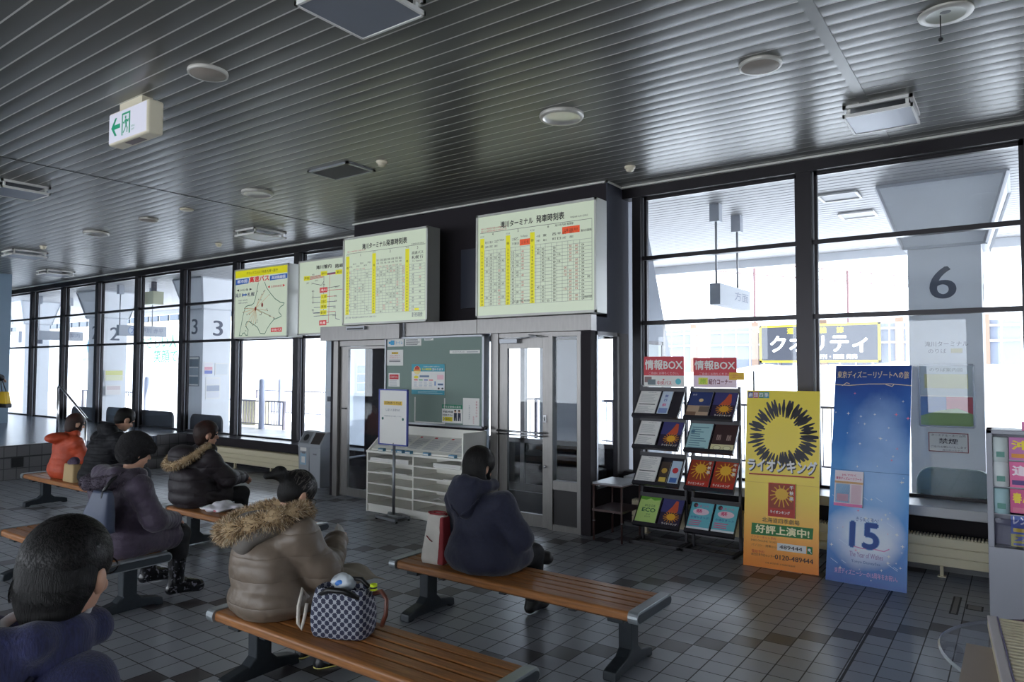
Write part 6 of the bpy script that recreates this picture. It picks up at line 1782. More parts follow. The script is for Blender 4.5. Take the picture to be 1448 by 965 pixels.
def sdf_mesh(prims, vox, k=0.03, cuts=(), kc=0.01):
    lo = np.min([sdf_bounds(p)[0] for p in prims], 0) - k - 3 * vox
    hi = np.max([sdf_bounds(p)[1] for p in prims], 0) + k + 3 * vox
    n = np.ceil((hi - lo) / vox).astype(int) + 1
    D = np.full(n, 10.0)
    def block(p, mg):
        a, b2 = sdf_bounds(p)
        i0 = np.clip(np.floor((a - mg - lo) / vox).astype(int), 0, n)
        i1 = np.clip(np.ceil((b2 + mg - lo) / vox).astype(int) + 1, 0, n)
        sl = tuple(slice(x, y) for x, y in zip(i0, i1))
        ax = [lo[d] + vox * np.arange(i0[d], i1[d]) for d in range(3)]
        return sl, np.stack(np.meshgrid(*ax, indexing='ij'), -1)
    for p in prims:
        sl, X = block(p, k * 2 + 2 * vox)
        d = sdf_eval(p, X)
        o = D[sl]
        h = np.clip(0.5 + 0.5 * (o - d) / k, 0, 1)
        D[sl] = o * (1 - h) + d * h - k * h * (1 - h)
    for p in cuts:
        sl, X = block(p, kc * 2 + 2 * vox)
        d = -sdf_eval(p, X)
        o = D[sl]
        h = np.clip(0.5 - 0.5 * (o - d) / kc, 0, 1)
        D[sl] = o * (1 - h) + d * h + kc * h * (1 - h)
    g = vdb.FloatGrid(1.0)
    g.copyFromArray(np.clip(D / vox, -8, 8).astype(np.float32))
    pts, quads = g.convertToQuads(0.0)
    return np.array(pts, float) * vox + lo, np.array(quads)

def vnormals(V, Q):
    a, b2, c, d = (V[Q[:, i]] for i in range(4))
    fn = np.cross(c - a, d - b2)
    N = np.zeros_like(V)
    for i in range(4):
        np.add.at(N, Q[:, i], fn)
    return N / np.maximum(np.linalg.norm(N, axis=1, keepdims=True), 1e-12)

def mesh_obj(name, V, Q, mt, parent):
    N = vnormals(V, Q)
    ctr = V.mean(0)
    if np.mean(np.sum(N * (V - ctr), 1)) < 0:
        Q = Q[:, ::-1]
    me = bpy.data.meshes.new(name)
    me.from_pydata(V.tolist(), [], Q.tolist())
    me.materials.append(mt)
    me.polygons.foreach_set('use_smooth', [True] * len(Q))
    o = bpy.data.objects.new(name, me)
    COL.objects.link(o)
    o.parent = parent
    return o

def outward(V, Q):
    N = vnormals(V, Q)
    if np.mean(np.sum(N * (V - V.mean(0)), 1)) < 0:
        N = -N
    return N

def smooth_noise(V, seed, f=6.0):
    r = np.random.default_rng(seed)
    s = np.zeros(len(V))
    for o in range(4):
        for _ in range(3):
            d = r.normal(size=3)
            s += np.sin(V @ (d * f * 1.7 ** o) + r.uniform(0, 6.28)) / (1.6 ** o)
    return s / 4.0

def quilt(V, Q, segs, amp, per, noise_amp, seed):
    """puff a garment between seams; segs: list of (a, b, radius) axes, the nearest axis gives the coordinate"""
    N = outward(V, Q)
    best = np.full(len(V), 1e9); T = np.zeros(len(V))
    for a, b2, r in segs:
        a, b2 = np.array(a, float), np.array(b2, float)
        ab = b2 - a; L = np.linalg.norm(ab)
        t = np.clip(((V - a) @ ab) / (L * L), -0.4, 1.4)
        d = np.linalg.norm(V - a - np.clip(t, 0, 1)[:, None] * ab, axis=1) - r
        m = d < best
        best[m] = d[m]; T[m] = t[m] * L
    wob = smooth_noise(V, seed, 5.0)
    s = np.abs(np.sin(PI * T / per + 0.25 * wob))
    disp = amp * (np.sqrt(s) - 0.75) + noise_amp * smooth_noise(V, seed + 1, 9.0) + noise_amp * 0.5 * smooth_noise(V, seed + 2, 24.0)
    return V + N * disp[:, None]

def strips(name, roots, tips, width, mats_w, parent, bend=0.0, seed=0):
    """thin tapered strands root to tip"""
    r = np.random.default_rng(seed)
    mb = MB()
    for i in range(len(roots)):
        a, b2 = Vector(roots[i]), Vector(tips[i])
        d = b2 - a
        s = d.cross(Vector(r.normal(size=3)))
        if s.length < 1e-9:
            continue
        s.normalize(); s *= width * r.uniform(0.7, 1.3) / 2
        mid = a.lerp(b2, 0.55) + Vector((0, 0, -bend * d.length)) + Vector(r.normal(size=3)) * d.length * 0.08
        mb.add([a - s, a + s, mid + s * 0.8, mid - s * 0.8, b2], [(0, 1, 2, 3), (3, 2, 4)], mats_w[int(r.integers(len(mats_w)))], True)
    return mb.build(name, parent)

def fur_tube(name, path, rad, n, length, mats_f, parent, seed, core):
    r = np.random.default_rng(seed)
    pts = [Vector(p) for p in path]
    # dense resample
    D = []
    for a, b2 in zip(pts[:-1], pts[1:]):
        for k in range(8):
            D.append(a.lerp(b2, k / 8))
    D.append(pts[-1])
    roots, tips = [], []
    for _ in range(n):
        i = int(r.integers(1, len(D) - 1))
        t = (D[i + 1] - D[i - 1]).normalized()
        u = t.orthogonal().normalized(); v = t.cross(u)
        a = r.uniform(0, 2 * PI)
        o = u * math.cos(a) + v * math.sin(a)
        c = D[i].lerp(D[i + 1], r.uniform())
        roots.append(c + o * rad * 0.7)
        tips.append(c + o * (rad + length * r.uniform(0.5, 1.1)) + t * r.normal() * length * 0.35 + Vector((0, 0, -0.35 * length)))
    strips(name + '_tmp', [], [], 0.002, mats_f, None) if False else None
    mb_o = strips(name, roots, tips, 0.0045, mats_f, parent, 0.05, seed)
    V, Q = sdf_mesh([('c', a, b2, rad, rad) for a, b2 in zip(pts[:-1], pts[1:])], 0.01, 0.02)
    o = mesh_obj('fur_backing', V, Q, core, mb_o)
    return mb_o

def rotm(pitch, yaw, roll=0.0):
    """local head axes: pitch down positive, yaw left positive"""
    return (Matrix.Rotation(yaw, 3, 'Z') @ Matrix.Rotation(-pitch, 3, 'X') @ Matrix.Rotation(roll, 3, 'Y'))

def hand_prims(w, fwd, thumb, curl, s=1.0):
    """palm with five fingers; fwd: finger direction, thumb: side of the thumb"""
    f = Vector(fwd).normalized(); t = Vector(thumb); t = (t - f * t.dot(f)).normalized(); n = f.cross(t)
    if n.z > 0:
        n = -n
    w = Vector(w)
    P = [('c', w, w + f * 0.03 * s, 0.024 * s, 0.026 * s)]
    for q in (-0.024, -0.008, 0.008, 0.024):
        P.append(('c', w + f * 0.02 * s + t * q * s * 0.7, w + f * 0.078 * s + t * q * s, 0.013 * s, 0.011 * s))
    for q, L in ((0.027, 0.92), (0.009, 1.05), (-0.009, 0.98), (-0.027, 0.78)):
        p = w + f * 0.08 * s + t * q * s
        d = f.copy()
        for seg, (l, r0, r1) in enumerate(((0.038, 0.0095, 0.0088), (0.024, 0.0088, 0.008), (0.02, 0.008, 0.0068))):
            ang = curl * (0.5, 0.8, 0.6)[seg]
            d = (d * math.cos(ang) + n * math.sin(ang)).normalized()
            p2 = p + d * l * L * s
            P.append(('c', p, p2, r0 * s, r1 * s))
            p = p2
    p = w + f * 0.025 * s + t * 0.026 * s
    d = (f * 0.7 + t * 0.62 + n * 0.25).normalized()
    for l, r0, r1, ang in ((0.034, 0.0125, 0.0105, 0), (0.028, 0.0105, 0.009, 0.35), (0.022, 0.009, 0.0075, 0.3)):
        d = (d * math.cos(ang) + f * math.sin(ang)).normalized()
        p2 = p + d * l * s
        P.append(('c', p, p2, r0 * s, r1 * s))
        p = p2
    return P

SKIN = mat('skin', (206, 158, 132), 0.5, noise=0.05, nscale=30)
HAIR = mat('black_hair', (14, 12, 12), 0.55, spec=0.25, noise=0.4, nscale=14, stretch=(10, 10, 1.2), bump=0.5, bscale=40)
HAIRB = mat('auburn_hair', (46, 28, 24), 0.5, spec=0.3, noise=0.4, nscale=14, stretch=(10, 10, 1.2), bump=0.5, bscale=40)
TROUS = mat('black_trousers', (24, 24, 28), 0.8, noise=0.2, nscale=40, bump=0.3)
SHOE = mat('black_shoe', (22, 21, 22), 0.45)

def head_frame(P):
    return Vector(P['head']), rotm(P.get('pitch', 0.2), P.get('hyaw', 0.0), P.get('roll', 0.0))

def body(P, root, vox):
    hip, chest, neck = Vector(P['hip']), Vector(P['chest']), Vector(P['neck'])
    hc, R = head_frame(P)
    hs = P.get('hs', 1.0)
    def H(x, y, z): return hc + R @ Vector((x, y, z)) * hs
    e = lambda c, r: ('e', H(*c), tuple(q * hs for q in r), R)
    pr = [('e', hip, (0.15, 0.115, 0.10)), ('c', hip, chest, 0.115, 0.12), ('e', chest, (0.145, 0.10, 0.13)), ('c', chest, neck, 0.08, 0.05), ('c', neck, H(0, -0.012, -0.06), 0.052, 0.05),
          e((0, -0.008, 0.025), (0.073, 0.09, 0.09)), e((0, 0.022, -0.04), (0.058, 0.066, 0.068)), e((0, 0.058, -0.088), (0.026, 0.024, 0.022)),
          ('c', H(0, 0.082, 0.012), H(0, 0.102, -0.022), 0.009 * hs, 0.0125 * hs), ('c', H(-0.022, 0.083, -0.052), H(0.022, 0.083, -0.052), 0.007 * hs, 0.007 * hs),
          ('c', H(-0.035, 0.078, 0.03), H(0.035, 0.078, 0.03), 0.011 * hs, 0.011 * hs),
          e((-0.081, -0.012, -0.012), (0.012, 0.019, 0.031)), e((0.081, -0.012, -0.012), (0.012, 0.019, 0.031)), e((-0.087, -0.02, -0.004), (0.005, 0.014, 0.022)), e((0.087, -0.02, -0.004), (0.005, 0.014, 0.022)), e((-0.04, 0.058, -0.03), (0.022, 0.02, 0.02)), e((0.04, 0.058, -0.03), (0.022, 0.02, 0.02))]
    for s, sd in ((-1, 'L'), (1, 'R')):
        sh, el, wr = Vector(P['sh' + sd]), Vector(P['el' + sd]), Vector(P['wr' + sd])
        pr += [('c', chest + Vector((s * 0.08, 0, 0.06)), sh, 0.07, 0.05), ('c', sh, el, 0.048, 0.038), ('c', el, wr, 0.037, 0.025)]
        pr += hand_prims(wr, P.get('hf' + sd, wr - el), P.get('ht' + sd, (-s, 0.1, 0.3)), P.get('curl', 0.6), P.get('hand', 0.95))
        kn, an = Vector(P['kn' + sd]), Vector(P['an' + sd])
        toe = Vector(P.get('to' + sd, an + Vector((0, 0.15, -0.035))))
        pr += [('c', hip + Vector((s * 0.09, 0.01, -0.01)), kn, 0.078, 0.054), ('c', kn, kn.lerp(an, 0.35), 0.052, 0.05), ('c', kn.lerp(an, 0.35), an, 0.05, 0.035), ('c', an, toe, 0.036, 0.026)]
    # fingers keep apart: blend the fine prims tightly by building in two passes of blend radius
    V, Q = sdf_mesh(pr, vox, 0.008)
    o = mesh_obj('body', V, Q, P.get('skin', SKIN), root)
    b = MB()
    for s in (-1, 1):
        b2 = MB(); c = H(s * 0.031, 0.0785, 0.01); b2.ball(c, 0.0095 * hs, mat('eye_dark', (36, 26, 24), 0.2), 10, 8); b2.build('eye', o)
    return o, H, R, hs

def limb_cover(P, a, b2, grow):
    out = []
    return out

def trousers(P, root, vox, mt, r0=0.095, r1=0.068, r2=0.06):
    hip = Vector(P['hip'])
    pr = [('e', hip + Vector((0, 0, -0.01)), (0.17, 0.135, 0.1))]
    for s, sd in ((-1, 'L'), (1, 'R')):
        kn, an = Vector(P['kn' + sd]), Vector(P['an' + sd])
        pr += [('c', hip + Vector((s * 0.09, 0.02, -0.005)), kn, r0, r1), ('c', kn, kn.lerp(an, P.get('tleg', 0.88)), r1, r2)]
    V, Q = sdf_mesh(pr, vox, 0.02)
    V = V + outward(V, Q) * (0.004 * smooth_noise(V, 5, 14.0))[:, None]
    V[:, 2] = np.where((np.abs(V[:, 1]) < 0.2) & (V[:, 2] > 0.3), np.maximum(V[:, 2], P['seat'] + 0.002), V[:, 2]) if P.get('seat') else V[:, 2]
    return mesh_obj('trousers', V, Q, mt, root)

def shoes(P, root, vox, mt, boot=0.0, trim=None):
    for s, sd in ((-1, 'L'), (1, 'R')):
        kn, an = Vector(P['kn' + sd]), Vector(P['an' + sd])
        toe = Vector(P.get('to' + sd, an + Vector((0, 0.15, -0.035))))
        back = an - (toe - an).normalized() * 0.035
        back.z = toe.z
        pr = [('c', an, toe, 0.047, 0.04), ('c', back, toe, 0.036, 0.042), ('c', an + Vector((0, 0, 0.01)), back, 0.045, 0.036)]
        if boot:
            top = an.lerp(kn, boot)
            pr += [('c', an, top, 0.052, 0.068)]
        V, Q = sdf_mesh(pr, vox, 0.02)
        fl = P.get('floor', 0.0)
        if min(an.z, toe.z) < fl + 0.15:
            V[:, 2] = np.maximum(V[:, 2], fl + 0.003)
        o = mesh_obj('boot' if boot else 'shoe', V, Q, mt, root)
        if trim:
            b = MB(); d = (toe - an); d.z = 0; d.normalize(); sd2 = Vector((-d.y, d.x, 0))
            c0, c1 = Vector((back.x, back.y, fl + 0.028)), Vector((toe.x, toe.y, fl + 0.028))
            pts = []
            for k in range(9):
                a = -PI / 2 + PI * k / 8
                pts.append(c1 + d * 0.043 * math.cos(a) + sd2 * 0.044 * math.sin(a))
            for k in range(9):
                a = PI / 2 + PI * k / 8
                pts.append(c0 + d * 0.038 * math.cos(a) + sd2 * 0.038 * math.sin(a))
            b.tube(pts, 0.004, trim, 5, closed=True); b.build('trim', o)

def coat(P, root, vox, mt, amp=0.0, per=0.1, nz=0.006, seed=1, extra=(), k=0.045, sl=(0.075, 0.062, 0.055), hem=True, name='coat', hip_r=(0.20, 0.165, 0.13), chest_r=(0.19, 0.135, 0.15), cuts=()):
    hip, chest, neck = Vector(P['hip']), Vector(P['chest']), Vector(P['neck'])
    pr = [('e', hip + Vector((0, -0.005, 0.02)), hip_r), ('e', hip.lerp(chest, 0.33), (hip_r[0] * 0.93, hip_r[1] * 0.98, 0.13)), ('e', hip.lerp(chest, 0.66), (chest_r[0] * 0.96, chest_r[1] * 1.05, 0.13)), ('e', chest, chest_r), ('c', chest + Vector((0, -0.01, 0.05)), neck + Vector((0, 0, -0.02)), 0.10, 0.075)]
    segs = [(hip + Vector((0, 0, -0.1)), neck, 0.17)]
    for s, sd in ((-1, 'L'), (1, 'R')):
        sh, el, wr = Vector(P['sh' + sd]), Vector(P['el' + sd]), Vector(P['wr' + sd])
        w2 = el.lerp(wr, P.get('cuff', 0.97))
        pr += [('c', chest + Vector((s * 0.06, -0.01, 0.05)), sh, 0.11, sl[0]), ('c', sh, el, sl[0], sl[1]), ('c', el, w2, sl[1], sl[2])]
        segs += [(sh, el, sl[0]), (el, w2, sl[2])]
        if hem:
            kn = Vector(P['kn' + sd])
            pr.append(('c', hip + Vector((s * 0.10, 0.0, -0.005)), hip.lerp(kn, P.get('skirt', 0.55)) + Vector((s * 0.03, 0, 0.0)), 0.115, 0.10))
    pr += list(extra)
    V, Q = sdf_mesh(pr, vox, k, cuts)
    V = quilt(V, Q, segs, amp, per, nz, seed)
    if P.get('seat'):
        m = (np.abs(V[:, 1]) < 0.21)
        V[m, 2] = np.maximum(V[m, 2], P['seat'] + 0.004)
    return mesh_obj(name, V, Q, mt, root)

def hair_cap(H, R, hs, root, vox, mt, extra=(), cuts=(), grow=1.0, name='hair', wob=0.004):
    e = lambda c, r: ('e', H(*c), tuple(q * hs for q in r), R)
    pr = [e((0, -0.012, 0.036), (0.084 * grow, 0.098 * grow, 0.094 * grow)), e((0, -0.05, -0.005), (0.074 * grow, 0.056 * grow, 0.075))] + [p if p[0] == 'c' else p for p in extra]
    ct = [e((0, 0.105, -0.03), (0.072, 0.07, 0.095)), e((0.085, 0.01, -0.02), (0.03, 0.035, 0.05)), e((-0.085, 0.01, -0.02), (0.03, 0.035, 0.05))] + list(cuts)
    V, Q = sdf_mesh(pr, vox, 0.02, ct, 0.012)
    V = V + outward(V, Q) * (wob * smooth_noise(V, 3, 30.0))[:, None]
    return mesh_obj(name, V, Q, mt, root)

def hair_strands(H, R, hs, root, n, th0, th1, grow, width, mats_h, seed, face=0.75, lift=0.004, c=(0, -0.012, 0.036), rr=(0.084, 0.098, 0.094), crown=(0.0, -0.55, 0.83)):
    """locks that run down from the crown over the head"""
    r = np.random.default_rng(seed)
    mb = MB()
    ax = Vector(crown).normalized(); u = ax.orthogonal().normalized(); v = ax.cross(u)
    for _ in range(n):
        ph = r.uniform(0, 2 * PI); t0 = r.uniform(0.0, th0); L = r.uniform(0.25, 0.6)
        tw = r.normal() * 0.12 + 0.18
        P0 = []
        lf = 1.0 + lift * 10 * r.uniform(0.15, 1.0)
        for q in range(5):
            th = t0 + L * q / 4
            p2 = ph + tw * q / 4
            d = ax * math.cos(th) + (u * math.cos(p2) + v * math.sin(p2)) * math.sin(th)
            g = (grow + 0.012 * math.sin(PI * q / 4) * lf) if q < 4 else grow + 0.02 * r.uniform(0, 1)
            P0.append(Vector((c[0] + d.x * rr[0] * g, c[1] + d.y * rr[1] * g, c[2] + d.z * rr[2] * g)))
        if P0[-1].y > 0.055 and P0[-1].z < 0.055:
            continue
        if P0[-1].z < -0.055:
            continue
        W = [H(*p) for p in P0]
        vs, fs = [], []
        for q, p in enumerate(W):
            t = (W[min(q + 1, 4)] - W[max(q - 1, 0)]).normalized()
            nrm = (p - H(*c)).normalized()
            s = t.cross(nrm).normalized() * width * (1.0, 1.0, 0.9, 0.6, 0.05)[q] / 2
            vs += [p - s, p + s]
        for q in range(4):
            fs.append((2 * q, 2 * q + 1, 2 * q + 3, 2 * q + 2))
        mb.add(vs, fs, mats_h[int(r.integers(len(mats_h)))], True)
    return mb.build('hair_locks', root)

def glasses(H, R, hs, root, mt=None):
    b = MB()
    mt = mt or M_BLACK
    for s in (-1, 1):
        pts = [H(s * 0.034 + 0.026 * math.cos(2 * PI * k / 16), 0.1, 0.008 + 0.019 * math.sin(2 * PI * k / 16)) for k in range(16)]
        b.tube(pts, 0.0022 * hs, mt, 5, closed=True)
        b.tube([H(s * 0.06, 0.1, 0.014), H(s * 0.077, 0.075, 0.014), H(s * 0.08, 0.0, 0.008), H(s * 0.078, -0.015, -0.006)], 0.0022 * hs, mt, 5)
    b.tube([H(-0.009, 0.1, 0.012), H(0.009, 0.1, 0.012)], 0.002, mt, 5)
    return b.build('glasses', root)

def person(label, x, y, yaw=0.0, z=0.0, group=None):
    return thing('person', label, 'person', (x, y, z), yaw, group)

SEAT = SEAT_Z
# ---- navy hooded coat, seen from behind
M_NAVY = mat('navy_coat', (22, 25, 48), 0.8, noise=0.18, nscale=50, bump=0.35, bscale=26, sheen=0.15)
P = dict(seat=SEAT, hip=(0, 0, 0.475), chest=(-0.05, 0.03, 0.72), neck=(-0.09, 0.06, 0.90), head=(-0.105, 0.09, 1.03), pitch=0.25, hyaw=-0.12,
         shL=(-0.235, 0.03, 0.81), shR=(0.135, 0.03, 0.81), elL=(-0.27, 0.10, 0.60), elR=(0.24, 0.09, 0.60), wrL=(-0.10, 0.30, 0.56), wrR=(0.12, 0.31, 0.56),
         knL=(-0.10, 0.40, 0.47), knR=(0.14, 0.40, 0.50), anL=(-0.13, 0.40, 0.09), anR=(-0.02, 0.6, 0.25), toL=(-0.13, 0.54, 0.045), toR=(0.02, 0.72, 0.2))
P['knL'] = (-0.08, 0.42, 0.455); P['anL'] = (0.13, 0.40, 0.42); P['toL'] = (0.20, 0.47, 0.39); P['knR'] = (0.15, 0.38, 0.43); P['anR'] = (0.1, 0.44, 0.09); P['toR'] = (0.1, 0.58, 0.045)
t = person('person in navy hooded coat seated with back to view beside the white tote bag', -2.9, 3.72)
bo, H, R, hs = body(P, t, 0.0075)
trousers(P, t, 0.012, TROUS); shoes(P, t, 0.01, SHOE)
b = MB(); b.tube([Vector(P['anL']).lerp(Vector(P['knL']), 0.12), Vector(P['anL']).lerp(Vector(P['knL']), 0.3)], [0.05, 0.055], mat('white_sock', (206, 200, 190), 0.8), 12); b.build('sock', t)
coat(P, t, 0.0095, M_NAVY, 0.0, 0.1, 0.007, 21, hip_r=(0.25, 0.19, 0.15), chest_r=(0.195, 0.14, 0.15), sl=(0.085, 0.08, 0.065),
     extra=[('e', (-0.0, -0.02, 0.46), (0.275, 0.17, 0.10)), ('e', (0.17, 0.12, 0.47), (0.11, 0.16, 0.09))])
rim = [(-0.03, 0.13, 0.93), (0.03, 0.08, 0.93), (0.035, -0.0, 0.93), (-0.02, -0.06, 0.95), (-0.10, -0.075, 0.965), (-0.17, -0.05, 0.95), (-0.21, 0.02, 0.93), (-0.19, 0.09, 0.93)]
V, Q = sdf_mesh([('c', a, c, 0.032, 0.032) for a, c in zip(rim[:-1], rim[1:])] + [('e', (-0.10, -0.085, 0.86), (0.125, 0.07, 0.115)), ('e', (-0.065, -0.105, 0.78), (0.06, 0.05, 0.055)), ('e', (-0.1, -0.03, 0.90), (0.13, 0.08, 0.06))], 0.009, 0.035)
V = quilt(V, Q, [((0, 0, 0.7), (0, 0, 1.0), 0.1)], 0.0, 0.1, 0.006, 4)
mesh_obj('hood', V, Q, M_NAVY, t)
b = MB(); b.tube([(-0.19, -0.115, 0.85), (-0.14, -0.15, 0.79), (-0.075, -0.165, 0.745), (-0.01, -0.14, 0.79), (0.045, -0.10, 0.86)], 0.007, M_NAVY, 8); b.build('hood_seam', t)
e = lambda c, r: ('e', H(*c), r, R)
hair_cap(H, R, hs, t, 0.008, HAIR, extra=[e((0, -0.04, -0.04), (0.092, 0.07, 0.09)), e((0.07, 0.0, -0.07), (0.032, 0.05, 0.09)), e((-0.07, 0.0, -0.07), (0.034, 0.05, 0.09)), e((0, -0.05, -0.11), (0.105, 0.06, 0.075))], grow=1.19)
hair_strands(H, R, hs, t, 1300, 1.5, 1, 1.2, 0.006, [HAIR, mat('dark_hair_sheen', (26, 22, 22), 0.45, spec=0.3)], 4, crown=(0, 0.25, 0.97))

# ---- taupe down coat with fur hood
M_TAUPE = mat('taupe_down', (118, 104, 91), 0.42, noise=0.12, nscale=8, bump=0.4, bscale=16, spec=0.45, quilt=0.12)
M_TAUPEIN = mat('taupe_hood_lining', (110, 104, 98), 0.7)
FUR = [mat('fur_tan', (188, 162, 126), 0.85), mat('fur_light', (216, 200, 174), 0.85), mat('fur_brown', (128, 104, 80), 0.85)]
P = dict(seat=SEAT, hip=(0, 0, 0.475), chest=(-0.03, 0.03, 0.71), neck=(-0.02, 0.11, 0.875), head=(-0.03, 0.18, 0.985), pitch=0.62, hyaw=-0.05,
         shL=(-0.22, 0.06, 0.80), shR=(0.16, 0.06, 0.80), elL=(-0.25, 0.19, 0.60), elR=(0.24, 0.16, 0.60), wrL=(-0.06, 0.36, 0.64), wrR=(0.10, 0.36, 0.70), curl=0.9,
         knL=(-0.13, 0.40, 0.46), knR=(0.12, 0.42, 0.46), anL=(-0.12, 0.33, 0.10), anR=(0.10, 0.30, 0.10), toL=(-0.14, 0.47, 0.045), toR=(0.16, 0.44, 0.045), skirt=0.75)
t = person('person in taupe down coat with tan fur hood, bent over papers on the nearest bench', -3.32, 2.40)
bo, H, R, hs = body(P, t, 0.0065)
trousers(P, t, 0.011, TROUS)
shoes(P, t, 0.009, mat('black_boot', (26, 26, 30), 0.4), 0.6, mat('yellow_welt', (200, 190, 110), 0.5))
coat(P, t, 0.008, M_TAUPE, 0.005, 0.12, 0.008, 31, hip_r=(0.235, 0.19, 0.15), chest_r=(0.21, 0.155, 0.17), sl=(0.098, 0.092, 0.07), k=0.03, extra=[('e', (0, -0.02, 0.46), (0.25, 0.185, 0.11)), ('e', (-0.03, -0.06, 0.64), (0.2, 0.13, 0.19))])
b = MB()
for s in (-0.14, 0.02):
    pts = [(s - 0.02, -0.21 + 0.02 * abs(s), 0.46), (s - 0.02, -0.245, 0.6), (s - 0.02, -0.20, 0.74), (s - 0.02, -0.15, 0.80)]
V, Q = sdf_mesh([('e', (-0.03, -0.06, 0.86), (0.17, 0.12, 0.07)), ('e', (-0.03, -0.13, 0.83), (0.12, 0.07, 0.06)), ('e', (-0.03, -0.16, 0.775), (0.07, 0.05, 0.055))], 0.01, 0.04)
V = quilt(V, Q, [((0, 0, 0.7), (0, 0, 1.0), 0.1)], 0.0, 0.1, 0.006, 5)
mesh_obj('hood', V, Q, M_TAUPEIN, t)
path = [(0.09, 0.15, 0.915), (0.13, 0.09, 0.93), (0.145, 0.01, 0.93), (0.12, -0.07, 0.915), (0.04, -0.15, 0.885), (-0.06, -0.20, 0.85), (-0.16, -0.19, 0.83), (-0.235, -0.12, 0.83), (-0.25, -0.02, 0.86), (-0.21, 0.08, 0.89), (-0.14, 0.14, 0.91)]
fur_tube('fur_trim', path, 0.044, 9000, 0.036, FUR, t, 8, FUR[0])
e = lambda c, r: ('e', H(*c), r, R)
hair_cap(H, R, hs, t, 0.008, HAIR, extra=[('c', H(0, -0.10, 0.03), H(-0.02, -0.155, 0.05), 0.03, 0.034), ('c', H(-0.02, -0.155, 0.05), H(-0.05, -0.20, 0.0), 0.036, 0.018)], grow=1.1)
hair_strands(H, R, hs, t, 1800, 1.5, 1, 1.11, 0.005, [HAIR, mat('dark_hair_sheen', (26, 22, 22), 0.45, spec=0.3), mat('grey_hair', (84, 78, 74), 0.4)], 5, crown=(0, 0.5, 0.86))
glasses(H, R, hs, t)
b = MB(); b.tube([H(0.075, 0.0, -0.02), H(0.07, 0.05, -0.045), H(0.055, 0.08, -0.05)], 0.003, M_PAPER, 5); V = [H(x * 0.06, 0.088 - 0.03 * x * x, z) for x in (-1, -0.5, 0, 0.5, 1) for z in (-0.03, -0.06, -0.095)]
b.add(V, [(i * 3 + j, (i + 1) * 3 + j, (i + 1) * 3 + j + 1, i * 3 + j + 1) for i in range(4) for j in range(2)], M_PAPER, True); b.build('face_mask', t)

# ---- purple coat and black knitted hat
M_PURP = mat('purple_quilt', (62, 50, 68), 0.65, noise=0.2, nscale=26, bump=0.9, bscale=26, sheen=0.2)
P = dict(seat=SEAT, hip=(0, 0, 0.475), chest=(-0.02, 0.05, 0.76), neck=(-0.03, 0.10, 0.95), head=(-0.03, 0.14, 1.09), pitch=0.3, hyaw=-0.1,
         shL=(-0.22, 0.05, 0.87), shR=(0.18, 0.05, 0.87), elL=(-0.27, 0.14, 0.64), elR=(0.25, 0.14, 0.64), wrL=(-0.08, 0.36, 0.58), wrR=(0.10, 0.36, 0.585),
         knL=(-0.34, 0.42, 0.46), knR=(0.03, 0.44, 0.46), anL=(-0.46, 0.47, 0.10), anR=(0.0, 0.44, 0.10), toL=(-0.43, 0.61, 0.045), toR=(0.05, 0.59, 0.045), skirt=0.8, tleg=0.4)
t = person('person in purple coat, black hat and shiny rain boots in profile', -5.19, 2.47)
bo, H, R, hs = body(P, t, 0.0085)
trousers(P, t, 0.012, TROUS, 0.1, 0.08, 0.075)
mb_, nt_, p_ = nodes_of('splattered_rubber')
tc_ = nt_.nodes.new('ShaderNodeTexCoord'); vz_ = nt_.nodes.new('ShaderNodeTexNoise'); vz_.inputs['Scale'].default_value = 38; vz_.inputs['Detail'].default_value = 2
nt_.links.new(tc_.outputs['Object'], vz_.inputs['Vector']); cr_ = nt_.nodes.new('ShaderNodeValToRGB'); cr_.color_ramp.elements[0].position = 0.58; cr_.color_ramp.elements[0].color = lin(20, 20, 24); cr_.color_ramp.elements[1].position = 0.64; cr_.color_ramp.elements[1].color = lin(96, 96, 104)
nt_.links.new(vz_.outputs['Fac'], cr_.inputs['Fac']); nt_.links.new(cr_.outputs[0], p_.inputs['Base Color']); p_.inputs['Roughness'].default_value = 0.22
shoes(P, t, 0.01, mb_, 0.62)
coat(P, t, 0.0095, M_PURP, 0.004, 0.05, 0.005, 41, hip_r=(0.2, 0.165, 0.14), chest_r=(0.19, 0.14, 0.16), sl=(0.085, 0.076, 0.06), extra=[('e', (0, 0.1, 0.49), (0.2, 0.24, 0.10))])
V, Q = sdf_mesh([('e', (-0.03, -0.06, 0.905), (0.15, 0.10, 0.07)), ('e', (-0.04, -0.11, 0.83), (0.11, 0.055, 0.08)), ('c', (-0.17, 0.08, 0.95), (-0.13, -0.05, 0.96), 0.05, 0.05), ('c', (0.11, 0.08, 0.95), (0.08, -0.05, 0.96), 0.05, 0.05), ('c', (-0.13, -0.05, 0.96), (0.08, -0.05, 0.96), 0.05, 0.05), ('c', (0.11, 0.08, 0.94), (-0.03, 0.17, 0.92), 0.045, 0.045), ('c', (-0.17, 0.08, 0.94), (-0.03, 0.17, 0.92), 0.045, 0.045)], 0.01, 0.04)
V = quilt(V, Q, [((0, 0, 0.7), (0, 0, 1.0), 0.1)], 0.0, 0.1, 0.008, 6)
mesh_obj('hood', V, Q, M_PURP, t)
pf = [mat('fur_dark_purple', (70, 62, 74), 0.85), mat('fur_mid_purple', (96, 86, 98), 0.85)]
fur_tube('fur_trim', [(0.16, 0.08, 0.955), (0.17, 0.0, 0.95), (0.14, -0.09, 0.935), (0.06, -0.15, 0.915), (-0.04, -0.175, 0.9), (-0.14, -0.15, 0.905), (-0.21, -0.06, 0.92), (-0.21, 0.04, 0.94)], 0.038, 3200, 0.018, pf, t, 9, pf[0])
